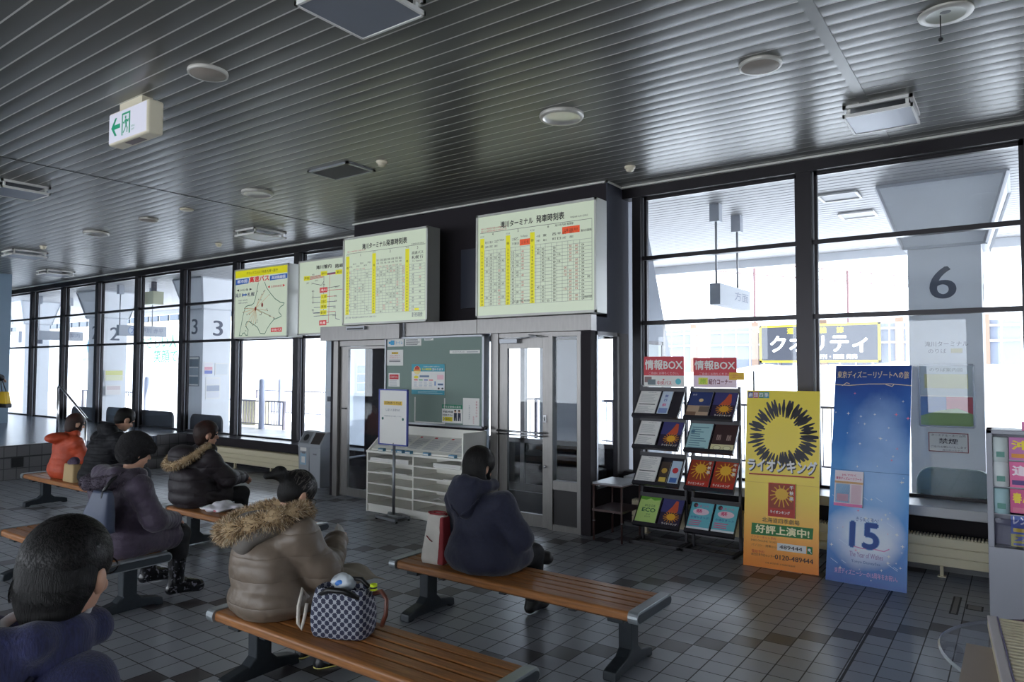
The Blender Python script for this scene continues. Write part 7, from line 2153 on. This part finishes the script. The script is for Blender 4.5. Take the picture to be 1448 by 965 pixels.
M_HAT = mat('black_knit', (22, 20, 22), 0.95, bump=0.8, bscale=90)
e = lambda c, r: ('e', H(*c), r, R)
V, Q = sdf_mesh([e((0, -0.02, 0.055), (0.108, 0.122, 0.098)), e((0, -0.04, 0.0), (0.108, 0.108, 0.07)), e((0, -0.05, -0.05), (0.085, 0.075, 0.05)), e((0, 0.05, 0.04), (0.085, 0.05, 0.035)), e((0.07, 0.075, 0.045), (0.032, 0.028, 0.035)), e((0.085, 0.055, 0.07), (0.028, 0.025, 0.025))], 0.009, 0.02, [e((0, 0.11, -0.045), (0.07, 0.065, 0.065))], 0.01)
V = V + outward(V, Q) * (0.004 * smooth_noise(V, 13, 60.0))[:, None]
mesh_obj('hat', V, Q, M_HAT, t)
glasses(H, R, hs, t)
# ---- dark brown down coat with light fur hood
M_BROWN = mat('dark_plum_down', (40, 33, 38), 0.6, noise=0.15, nscale=10, bump=0.7, bscale=18, quilt=0.11)
P = dict(seat=SEAT, hip=(0, 0, 0.475), chest=(-0.02, 0.06, 0.73), neck=(-0.02, 0.12, 0.905), head=(-0.02, 0.155, 1.05), pitch=0.1, hyaw=-0.35,
         shL=(-0.21, 0.07, 0.83), shR=(0.17, 0.07, 0.83), elL=(-0.2, 0.25, 0.64), elR=(0.21, 0.24, 0.64), wrL=(-0.02, 0.48, 0.60), wrR=(0.09, 0.48, 0.61), curl=1.0, hfR=(-0.3, 1, -0.15), hfL=(0.3, 1, -0.2),
         knL=(-0.13, 0.44, 0.46), knR=(0.12, 0.46, 0.46), anL=(-0.12, 0.40, 0.09), anR=(0.12, 0.42, 0.09), skirt=0.6)
t = person('person in dark plum down coat with light fur hood, hands together, looking right', -6.45, 3.76)
bo, H, R, hs = body(P, t, 0.008)
trousers(P, t, 0.012, TROUS); shoes(P, t, 0.011, SHOE)
coat(P, t, 0.0095, M_BROWN, 0.009, 0.12, 0.006, 51, hip_r=(0.235, 0.19, 0.15), chest_r=(0.205, 0.155, 0.16), sl=(0.092, 0.084, 0.06), extra=[('c', (-0.13, 0.14, 0.925), (0.09, 0.14, 0.925), 0.05, 0.05), ('e', (-0.02, -0.06, 0.62), (0.2, 0.12, 0.17))])
V, Q = sdf_mesh([('e', (-0.02, -0.09, 0.895), (0.15, 0.11, 0.08)), ('e', (-0.02, -0.13, 0.85), (0.13, 0.08, 0.08))], 0.011, 0.04)
mesh_obj('hood', V, Q, M_BROWN, t)
fur_tube('fur_trim', [(0.10, 0.10, 0.965), (0.15, 0.03, 0.94), (0.165, -0.06, 0.90), (0.13, -0.15, 0.845), (0.06, -0.21, 0.80), (-0.04, -0.225, 0.79), (-0.13, -0.19, 0.81), (-0.19, -0.09, 0.87), (-0.17, 0.02, 0.93)], 0.026, 2600, 0.032, [mat('fur_sand', (186, 160, 120), 0.8), FUR[1], FUR[2]], t, 10, FUR[0])
e = lambda c, r: ('e', H(*c), r, R)
hair_cap(H, R, hs, t, 0.009, HAIRB, extra=[e((0, -0.06, 0.02), (0.092, 0.07, 0.095)), e((0, -0.045, -0.06), (0.08, 0.06, 0.055))], grow=1.13)
hair_strands(H, R, hs, t, 900, 1.4, 1, 1.14, 0.006, [HAIRB, mat('auburn_sheen', (70, 38, 32), 0.45, spec=0.3)], 6, crown=(0, -0.4, 0.9))

# ---- black down jacket, head bowed
M_BLK = mat('black_down', (20, 20, 25), 0.7, noise=0.12, nscale=10, bump=0.7, bscale=18, quilt=0.075, spec=0.3)
P = dict(seat=SEAT, hip=(0, 0, 0.475), chest=(0.0, 0.08, 0.78), neck=(0.01, 0.18, 0.97), head=(0.02, 0.27, 1.10), pitch=0.55, hyaw=-0.05, hs=1.06,
         shL=(-0.22, 0.12, 0.88), shR=(0.22, 0.12, 0.88), elL=(-0.28, 0.22, 0.64), elR=(0.28, 0.22, 0.64), wrL=(-0.08, 0.42, 0.62), wrR=(0.08, 0.42, 0.62),
         knL=(-0.17, 0.44, 0.48), knR=(0.17, 0.44, 0.48), anL=(-0.17, 0.46, 0.09), anR=(0.17, 0.46, 0.09), skirt=0.25)
t = person('person in black down jacket with head bowed, beside the orange jacket', -8.45, 3.8)
bo, H, R, hs = body(P, t, 0.0085)
trousers(P, t, 0.012, mat('dark_denim', (40, 44, 56), 0.8, bump=0.3)); shoes(P, t, 0.011, SHOE)
coat(P, t, 0.0095, M_BLK, 0.006, 0.075, 0.005, 61, hip_r=(0.225, 0.19, 0.13), chest_r=(0.225, 0.17, 0.17), sl=(0.095, 0.085, 0.062), name='jacket', extra=[('c', (-0.09, 0.1, 1.0), (0.10, 0.1, 1.0), 0.06, 0.06), ('c', (-0.07, 0.07, 1.02), (0.08, 0.07, 1.02), 0.055, 0.055)])
hair_cap(H, R, hs, t, 0.009, HAIR, grow=1.03)
hair_strands(H, R, hs, t, 900, 1.25, 1, 1.04, 0.006, [HAIR, mat('dark_hair_sheen', (26, 22, 22), 0.45, spec=0.3)], 7)

# ---- orange jacket
M_ORG = mat('orange_jacket', (176, 66, 34), 0.6, noise=0.12, nscale=12, bump=0.35, bscale=18)
P = dict(seat=SEAT, hip=(0, 0, 0.47), chest=(0, 0.03, 0.71), neck=(0, 0.07, 0.885), head=(0, 0.12, 1.015), pitch=0.25, hyaw=-0.05, hs=0.98,
         shL=(-0.18, 0.05, 0.80), shR=(0.18, 0.05, 0.80), elL=(-0.23, 0.14, 0.60), elR=(0.23, 0.14, 0.60), wrL=(-0.08, 0.34, 0.60), wrR=(0.08, 0.34, 0.60),
         knL=(-0.12, 0.40, 0.45), knR=(0.12, 0.40, 0.45), anL=(-0.12, 0.42, 0.09), anR=(0.12, 0.42, 0.09), skirt=0.3)
t = person('person in orange hooded jacket at the far end of the farthest bench', -9.36, 3.82)
bo, H, R, hs = body(P, t, 0.009)
trousers(P, t, 0.012, TROUS); shoes(P, t, 0.011, SHOE)
coat(P, t, 0.0095, M_ORG, 0.004, 0.06, 0.006, 71, hip_r=(0.2, 0.16, 0.13), chest_r=(0.185, 0.135, 0.15), sl=(0.08, 0.07, 0.055), name='jacket', extra=[('e', (0, -0.06, 0.87), (0.14, 0.10, 0.06)), ('e', (0, -0.14, 0.86), (0.11, 0.07, 0.05)), ('c', (-0.1, 0.09, 0.9), (0.1, 0.09, 0.9), 0.05, 0.05)])
e = lambda c, r: ('e', H(*c), r, R)
hair_cap(H, R, hs, t, 0.009, HAIRB, extra=[e((0, -0.045, -0.05), (0.09, 0.062, 0.075)), e((0.066, 0.01, -0.05), (0.028, 0.05, 0.07)), e((-0.066, 0.01, -0.05), (0.028, 0.05, 0.07))], grow=1.08)
hair_strands(H, R, hs, t, 700, 1.3, 1, 1.09, 0.006, [HAIRB, mat('auburn_sheen', (70, 38, 32), 0.45, spec=0.3)], 8, crown=(0, 0, 1))

# ---- blue hoodie, close by at the lower left
M_HOOD = mat('blue_marl_jersey', (36, 39, 78), 0.85, noise=0.35, nscale=60, stretch=(3, 3, 0.6), bump=0.3, bscale=70, sheen=0.2)
P = dict(seat=SEAT, hip=(-0.11, 0, 0.475), chest=(-0.11, 0.02, 0.86), neck=(-0.03, 0.045, 1.07), head=(0, 0.075, 1.225), pitch=0.15, hyaw=0.12, hs=1.0,
         shL=(-0.28, 0.0, 0.985), shR=(0.078, 0.0, 0.99), elL=(-0.35, 0.05, 0.70), elR=(0.14, 0.05, 0.70), wrL=(-0.15, 0.33, 0.60), wrR=(0.06, 0.33, 0.60),
         knL=(-0.22, 0.46, 0.47), knR=(0.12, 0.46, 0.47), anL=(-0.22, 0.45, 0.09), anR=(0.12, 0.45, 0.09), skirt=0.15)
t = person('person in blue marl hoodie with short black hair, cut by the lower left corner', -1.755, 0.68, 0.5)
bo, H, R, hs = body(P, t, 0.0065)
trousers(P, t, 0.012, mat('dark_denim', (40, 44, 56), 0.8, bump=0.3)); shoes(P, t, 0.011, SHOE)
coat(P, t, 0.0085, M_HOOD, 0.0, 0.06, 0.006, 81, hip_r=(0.19, 0.15, 0.13), chest_r=(0.195, 0.135, 0.18), sl=(0.082, 0.07, 0.055), name='hoodie', extra=[('e', (-0.11, 0.0, 0.98), (0.18, 0.1, 0.07)), ('e', (-0.05, -0.01, 1.04), (0.10, 0.085, 0.06))])
rim = [(0.0, 0.15, 1.08), (0.045, 0.10, 1.10), (0.055, 0.02, 1.115), (0.04, -0.07, 1.125), (-0.02, -0.11, 1.125), (-0.12, -0.08, 1.115), (-0.16, 0.02, 1.10), (-0.13, 0.10, 1.08), (-0.05, 0.15, 1.06)]
V, Q = sdf_mesh([('c', a, c, 0.034, 0.034) for a, c in zip(rim[:-1], rim[1:])] + [('e', (-0.09, -0.12, 1.03), (0.125, 0.065, 0.10)), ('e', (-0.11, -0.14, 0.94), (0.11, 0.055, 0.10)), ('c', (0.035, 0.02, 1.07), (-0.02, -0.1, 1.06), 0.045, 0.05), ('c', (0.03, 0.0, 1.04), (0.09, 0.0, 1.0), 0.055, 0.06), ('c', (-0.16, 0.02, 1.06), (-0.12, -0.1, 1.06), 0.05, 0.055)], 0.008, 0.035)
V = quilt(V, Q, [((0, 0, 0.7), (0, 0, 1.0), 0.1)], 0.0, 0.1, 0.005, 14)
mesh_obj('hood', V, Q, M_HOOD, t)
b = MB(); b.tube([(0.05, -0.08, 1.06), (0.03, -0.15, 1.0), (-0.02, -0.19, 0.91), (-0.1, -0.2, 0.87), (-0.16, -0.19, 0.9), (-0.22, -0.12, 0.99), (-0.225, -0.02, 1.05)], 0.006, mat('hoodie_seam', (24, 26, 52), 0.85), 8); b.build('hood_seam', t)
b = MB(); b.tube([(-0.03 + 0.085 * math.cos(a), 0.05 + 0.08 * math.sin(a), 1.13 + 0.01 * math.sin(a)) for a in [2 * PI * k / 20 for k in range(20)]], 0.012, mat('pale_collar', (206, 208, 214), 0.7), 8, closed=True); b.build('collar', t)
hair_cap(H, R, hs, t, 0.007, HAIR, grow=1.06, extra=[('e', H(0, -0.055, -0.03), (0.078 * hs, 0.058 * hs, 0.07 * hs), R), ('e', H(0, -0.05, -0.075), (0.062, 0.045, 0.05), R)])
hair_strands(H, R, hs, t, 6500, 1.75, 1, 1.07, 0.0036, [HAIR, MATS['dark_hair_sheen'], mat('black_hair_deep', (8, 7, 7), 0.6, spec=0.2)], 9, lift=0.011)
hair_strands(H, R, hs, t, 2200, 1.3, 1, 1.0, 0.0036, [HAIR, MATS['black_hair_deep']], 10, lift=0.006, c=(0, -0.055, -0.03), rr=(0.083, 0.062, 0.078), crown=(0, -0.8, 0.6)).name = 'nape_locks'
glasses(H, R, hs, t)

# ---- someone standing at the left edge
P = dict(hip=(0, 0, 0.9), chest=(0, 0.02, 1.24), neck=(0, 0.03, 1.43), head=(0, 0.05, 1.56), pitch=0.1, floor=0.0,
         shL=(-0.2, 0.0, 1.36), shR=(0.2, 0.0, 1.36), elL=(-0.26, -0.03, 1.10), elR=(0.27, -0.03, 1.10), wrL=(-0.2, 0.2, 1.0), wrR=(0.2, 0.2, 1.02),
         knL=(-0.1, 0.03, 0.5), knR=(0.1, 0.03, 0.5), anL=(-0.1, 0, 0.09), anR=(0.1, 0, 0.09))
t = person('person in dark jacket with yellow bag standing at the left edge', -14.62, 4.62, 0.3, 0.5)
bo, H, R, hs = body(P, t, 0.01)
trousers(P, t, 0.014, TROUS); shoes(P, t, 0.012, SHOE)
coat(P, t, 0.012, M_BLK, 0.0, 0.1, 0.005, 91, hip_r=(0.2, 0.14, 0.15), chest_r=(0.2, 0.13, 0.17), hem=False, name='jacket')
hair_cap(H, R, hs, t, 0.011, HAIR)
# ------------------------------------------------------------------ bags and small things on the benches
def soft_bag(name, label, cat, loc, rz=0.0):
    return thing(name, label, cat, loc, rz)
def loft(rings, n_exp, seg=40, sub=3):
    """soft box: rings of (z, half width, half depth, shift in x)"""
    R2 = []
    for a, c in zip(rings[:-1], rings[1:]):
        for k in range(sub):
            R2.append([x + (y - x) * k / sub for x, y in zip(a, c)])
    R2.append(list(rings[-1]))
    vs = []
    for z, w, d, sx in R2:
        for k in range(seg):
            a = 2 * PI * k / seg
            c, s = math.cos(a), math.sin(a)
            vs.append((sx + w * math.copysign(abs(c) ** (2 / n_exp), c), d * math.copysign(abs(s) ** (2 / n_exp), s), z))
    fs = [(i * seg + k, i * seg + (k + 1) % seg, (i + 1) * seg + (k + 1) % seg, (i + 1) * seg + k) for i in range(len(R2) - 1) for k in range(seg)]
    n0 = len(vs); vs.append((rings[0][3], 0, rings[0][0])); vs.append((rings[-1][3], 0, rings[-1][0]))
    fs += [(n0, (k + 1) % seg, k, n0) for k in range(seg)] if False else []
    for k in range(0, seg, 2):
        fs.append((n0, (k + 2) % seg, (k + 1) % seg, k)); b_ = (len(R2) - 1) * seg
        fs.append((n0 + 1, b_ + k, b_ + (k + 1) % seg, b_ + (k + 2) % seg))
    return np.array(vs, float), np.array(fs)
# white and red tote
t = soft_bag('tote_bag', 'tall white and dark red tote bag beside the navy coat', 'bag', (-3.25, 3.65, SEAT_Z), 0.1)
M_TOTE = mat('white_canvas', (206, 200, 192), 0.8, noise=0.06, nscale=14, bump=0.4, bscale=12); M_TRED = mat('dark_red_canvas', (140, 44, 50), 0.75)
V, Q = loft([(0.0, 0.07, 0.035, 0.0), (0.004, 0.088, 0.048, 0.0), (0.03, 0.093, 0.055, 0.0), (0.12, 0.086, 0.055, 0.004), (0.22, 0.075, 0.05, 0.012), (0.30, 0.066, 0.044, 0.018), (0.335, 0.064, 0.038, 0.02), (0.335, 0.055, 0.03, 0.02), (0.26, 0.05, 0.025, 0.018)], 4.5)
V = V + outward(V, Q) * (0.004 * smooth_noise(V, 2, 22.0))[:, None]; V[:, 2] = np.maximum(V[:, 2], 0.002)
mesh_obj('body', V, Q, M_TOTE, t)
b = MB(); b.tube([(-0.06, 0.0, 0.335), (-0.02, -0.034, 0.338), (0.05, -0.036, 0.338), (0.09, 0, 0.335), (0.05, 0.036, 0.338), (-0.02, 0.034, 0.338)], 0.008, M_TRED, 8, closed=True); b.build('rim', t)
b = MB(); b.hexa([(0.05, -0.06, 0.006), (0.102, -0.06, 0.006), (0.102, 0.055, 0.006), (0.05, 0.055, 0.006), (0.06, -0.045, 0.32), (0.09, -0.045, 0.32), (0.09, 0.04, 0.32), (0.06, 0.04, 0.32)], M_TRED); b.build('side_panel', t, bevel=0.012)
b = MB(); b.tube([(-0.035, -0.058, 0.19), (-0.01, -0.056, 0.165), (0.01, -0.055, 0.155)], 0.004, M_TRED, 6); b.build('piping', t)
# patterned navy tote of the taupe coat person
t = soft_bag('patterned_bag', 'navy and white patterned tote bag on the nearest bench', 'bag', (-2.76, 2.42, SEAT_Z), 0.4)
m_, nt, p_ = nodes_of('navy_lattice_print')
tc = nt.nodes.new('ShaderNodeTexCoord'); sp = nt.nodes.new('ShaderNodeSeparateXYZ'); nt.links.new(tc.outputs['Object'], sp.inputs[0])
S_ = 25.0
u = mnode(nt, 'MULTIPLY', mnode(nt, 'ADD', mnode(nt, 'ADD', sp.outputs[0], mnode(nt, 'MULTIPLY', sp.outputs[1], 0.6)), sp.outputs[2]), S_)
v = mnode(nt, 'MULTIPLY', mnode(nt, 'SUBTRACT', mnode(nt, 'ADD', sp.outputs[0], mnode(nt, 'MULTIPLY', sp.outputs[1], 0.6)), sp.outputs[2]), S_)
fu = mnode(nt, 'ABSOLUTE', mnode(nt, 'SUBTRACT', mnode(nt, 'FRACT', u), 0.5)); fv = mnode(nt, 'ABSOLUTE', mnode(nt, 'SUBTRACT', mnode(nt, 'FRACT', v), 0.5))
line_ = mnode(nt, 'GREATER_THAN', mnode(nt, 'MAXIMUM', fu, fv), 0.36)
cross = mnode(nt, 'MULTIPLY', mnode(nt, 'LESS_THAN', mnode(nt, 'MAXIMUM', fu, fv), 0.43), mnode(nt, 'LESS_THAN', mnode(nt, 'MINIMUM', fu, fv), 0.25))
mx = nt.nodes.new('ShaderNodeMix'); mx.data_type = 'RGBA'; nt.links.new(cross, mx.inputs['Factor']); mx.inputs['A'].default_value = lin(170, 172, 182); mx.inputs['B'].default_value = lin(40, 44, 70)
nt.links.new(mx.outputs['Result'], p_.inputs['Base Color']); p_.inputs['Roughness'].default_value = 0.7
V, Q = loft([(0.0, 0.12, 0.07, 0), (0.004, 0.14, 0.088, 0), (0.03, 0.148, 0.096, 0), (0.10, 0.15, 0.1, 0), (0.17, 0.143, 0.092, 0), (0.22, 0.135, 0.07, 0), (0.232, 0.13, 0.06, 0), (0.222, 0.12, 0.05, 0), (0.16, 0.11, 0.04, 0)], 5.0, 48, 3)
V = V + outward(V, Q) * (0.005 * smooth_noise(V, 12, 14.0))[:, None]; V[:, 2] = np.maximum(V[:, 2], 0.002)
mesh_obj('body', V, Q, m_, t)
b = MB(); b.tube([(-0.185, -0.02, 0.17), (-0.2, -0.05, 0.22), (-0.21, -0.07, 0.14), (-0.205, -0.08, 0.06), (-0.19, -0.075, 0.03), (-0.178, -0.07, 0.08), (-0.175, -0.05, 0.15)], 0.009, mat('cream_strap', (214, 206, 196), 0.7), 8); b.build('strap', t)
b = MB(); b.tube([(-0.1, -0.06, 0.2), (-0.04, -0.085, 0.235), (0.04, -0.09, 0.235), (0.11, -0.065, 0.2)], 0.014, M_BLACK, 8); b.tube([(-0.08, 0.05, 0.21), (-0.02, 0.07, 0.25), (0.06, 0.07, 0.25), (0.12, 0.05, 0.21)], 0.012, M_BLACK, 8); b.build('handle', t)
b = MB(); b.tube([(0.15, 0.02, 0.2), (0.2, 0.0, 0.22), (0.235, -0.02, 0.19), (0.235, -0.03, 0.12), (0.21, -0.02, 0.06)], 0.012, mat('brown_leather', (96, 52, 40), 0.35), 8); b.build('leather_handle', t)
t2 = t
V, Q = sdf_mesh([('e', (0, 0, 0.03), (0.075, 0.05, 0.035)), ('e', (-0.04, 0.02, 0.03), (0.04, 0.035, 0.03)), ('e', (0.04, -0.01, 0.035), (0.035, 0.03, 0.028))], 0.006, 0.02)
V = V + outward(V, Q) * (0.008 * smooth_noise(V, 22, 30.0))[:, None]
o = mesh_obj('plastic_bag', V, Q, mat('clear_white_plastic', (206, 214, 222), 0.25), None); o.location = (-2.82, 2.47, SEAT_Z + 0.2)
tag(o, 'small crumpled white and blue plastic bag in the top of the patterned bag', 'bag')
b = MB(); b.ball((0.01, -0.035, 0.035), (0.035, 0.02, 0.02), mat('bright_blue', (50, 120, 206), 0.4)); b.build('blue_print', o)
b = MB(); b.lathe([(0.018, 0), (0.018, 0.03), (0.015, 0.03), (0.015, 0.0)], (-2.635, 2.50, SEAT_Z + 0.215), mat('neon_yellow', (216, 236, 40), 0.4), 18); b.lathe([(0.0181, 0.01), (0.0185, 0.012), (0.0185, 0.016), (0.0181, 0.018)], (-2.635, 2.50, SEAT_Z + 0.215), M_BLACK, 18)
tag(b.build('yellow_tape'), 'small neon yellow roll on the rim of the patterned bag', 'roll')
# papers on the lap
b = MB(); vs = []
for j in range(9):
    for i in range(13):
        x, y = -0.22 + 0.44 * i / 12, 0.3 * j / 8
        vs.append((x, y, 0.02 * math.sin(i * 0.9) * math.sin(j * 0.7) - 0.05 * (j / 8) ** 2 - 0.03 * (abs(x) / 0.22) ** 2))
b.add(vs, [(j * 13 + i, j * 13 + i + 1, j * 13 + i + 14, j * 13 + i + 13) for j in range(8) for i in range(12)], mat('beige_cloth', (150, 140, 126), 0.8), True)
o = b.build('beige_wrap'); o.location = (-3.2, 2.62, 0.585); o.rotation_euler = (0, 0, -0.25); sm = o.modifiers.new('thick', 'SOLIDIFY'); sm.thickness = 0.004
tag(o, 'beige wrapping sheet spread over the lap of the taupe coat person', 'wrap')
b = MB(); b.add([(-0.02, -0.02, 0.0), (0.03, -0.015, 0.0), (0.035, 0.03, 0.005), (-0.01, 0.035, 0.0), (0.0, 0.0, 0.06), (0.02, 0.015, 0.045)], [(0, 1, 4), (1, 2, 5), (2, 3, 5), (3, 0, 4), (1, 5, 4), (3, 4, 5), (3, 2, 1, 0)], M_PAPER)
o = b.build('tissue'); o.location = (-3.27, 2.81, 0.735); tag(o, 'white tissue in the hand of the taupe coat person', 'tissue')
# shoulder bag of the purple coat person
t = soft_bag('shoulder_bag', 'flat blue grey shoulder bag hanging behind the purple coat', 'bag', (-5.05, 2.27, 0.60), 0.15)
M_SB = mat('blue_grey_nylon', (62, 70, 92), 0.5, bump=0.25, bscale=14)
V, Q = loft([(0.0, 0.13, 0.035, 0), (0.01, 0.155, 0.05, 0), (0.12, 0.13, 0.052, 0.025), (0.23, 0.095, 0.038, 0.055), (0.28, 0.08, 0.026, 0.065), (0.282, 0.06, 0.015, 0.065)], 4.0)
V = V + outward(V, Q) * (0.004 * smooth_noise(V, 32, 14.0))[:, None]
mesh_obj('body', V, Q, M_SB, t)
b = MB(); b.tube([(0.06, 0.0, 0.27), (0.05, 0.07, 0.345), (0.03, 0.16, 0.375), (-0.01, 0.27, 0.34)], 0.012, M_BLACK, 8); b.build('strap', t)
b = MB(); b.hexa([(0.075, -0.056, 0.005), (0.1, -0.056, 0.005), (0.1, 0.05, 0.005), (0.075, 0.05, 0.005), (0.085, -0.03, 0.285), (0.105, -0.03, 0.285), (0.105, 0.028, 0.285), (0.085, 0.028, 0.285)], mat('dark_gusset', (30, 33, 46), 0.6)); b.build('gusset', t, bevel=0.006)
# beige bag between the orange and black jackets
t = soft_bag('beige_bag', 'beige bag with dark top between the orange and black jackets', 'bag', (-8.92, 3.74, SEAT_Z), 0.0)
b = MB(); b.hexa([(-0.13, -0.06, 0.0), (0.13, -0.06, 0), (0.13, 0.06, 0), (-0.13, 0.06, 0), (-0.12, -0.05, 0.21), (0.12, -0.05, 0.21), (0.12, 0.05, 0.21), (-0.12, 0.05, 0.21)], mat('beige_canvas', (176, 150, 108), 0.7, bump=0.2)); b.build('body', t, bevel=0.015)
V, Q = sdf_mesh([('e', (0, 0, 0.22), (0.12, 0.05, 0.04)), ('e', (0.03, 0, 0.25), (0.07, 0.045, 0.035))], 0.009, 0.03); V = V + outward(V, Q) * (0.008 * smooth_noise(V, 33, 24.0))[:, None]; mesh_obj('cloth_top', V, Q, mat('dark_floral', (70, 56, 76), 0.8, noise=0.6, nscale=40), t)
# white plastic bag on the middle bench
V, Q = sdf_mesh([('e', (0, 0, 0.025), (0.16, 0.12, 0.03)), ('e', (0.02, 0.04, 0.05), (0.10, 0.08, 0.04)), ('e', (0.15, 0.08, 0.04), (0.09, 0.06, 0.03)), ('e', (-0.15, -0.05, 0.012), (0.09, 0.04, 0.012))], 0.008, 0.03)
V = V + outward(V, Q) * (0.016 * smooth_noise(V, 42, 22.0))[:, None]; V[:, 2] = np.maximum(V[:, 2], 0.002)
o = mesh_obj('plastic_bag', V, Q, mat('white_plastic', (222, 218, 226), 0.35), None); o.location = (-6.06, 3.8, SEAT_Z)
tag(o, 'crumpled white plastic bag on the bench beside the plum coat', 'bag')
b = MB(); b.ball((0.07, -0.06, 0.02), (0.06, 0.05, 0.014), mat('pink_print', (206, 90, 110), 0.5)); b.build('pink_print', o)
# yellow bag carried at the left edge
t = soft_bag('yellow_bag', 'yellow bag with black base carried at the left edge', 'bag', (-14.5, 4.93, 1.0), 0.3)
b = MB(); b.hexa([(-0.12, -0.05, 0.06), (0.12, -0.05, 0.06), (0.12, 0.05, 0.06), (-0.12, 0.05, 0.06), (-0.08, -0.04, 0.28), (0.08, -0.04, 0.28), (0.08, 0.04, 0.28), (-0.08, 0.04, 0.28)], mat('yellow_nylon', (226, 186, 50), 0.5)); b.build('body', t, bevel=0.02)
b = MB(); b.tube([(-0.05, 0, 0.27), (-0.03, -0.04, 0.42), (0.0, -0.07, 0.53), (0.03, -0.04, 0.42), (0.05, 0, 0.27)], 0.008, M_BLACK, 8); b.build('handle', t)
b = MB(); b.box(-0.125, -0.055, 0.0, 0.125, 0.055, 0.07, M_BLACK); b.build('base', t, bevel=0.01)
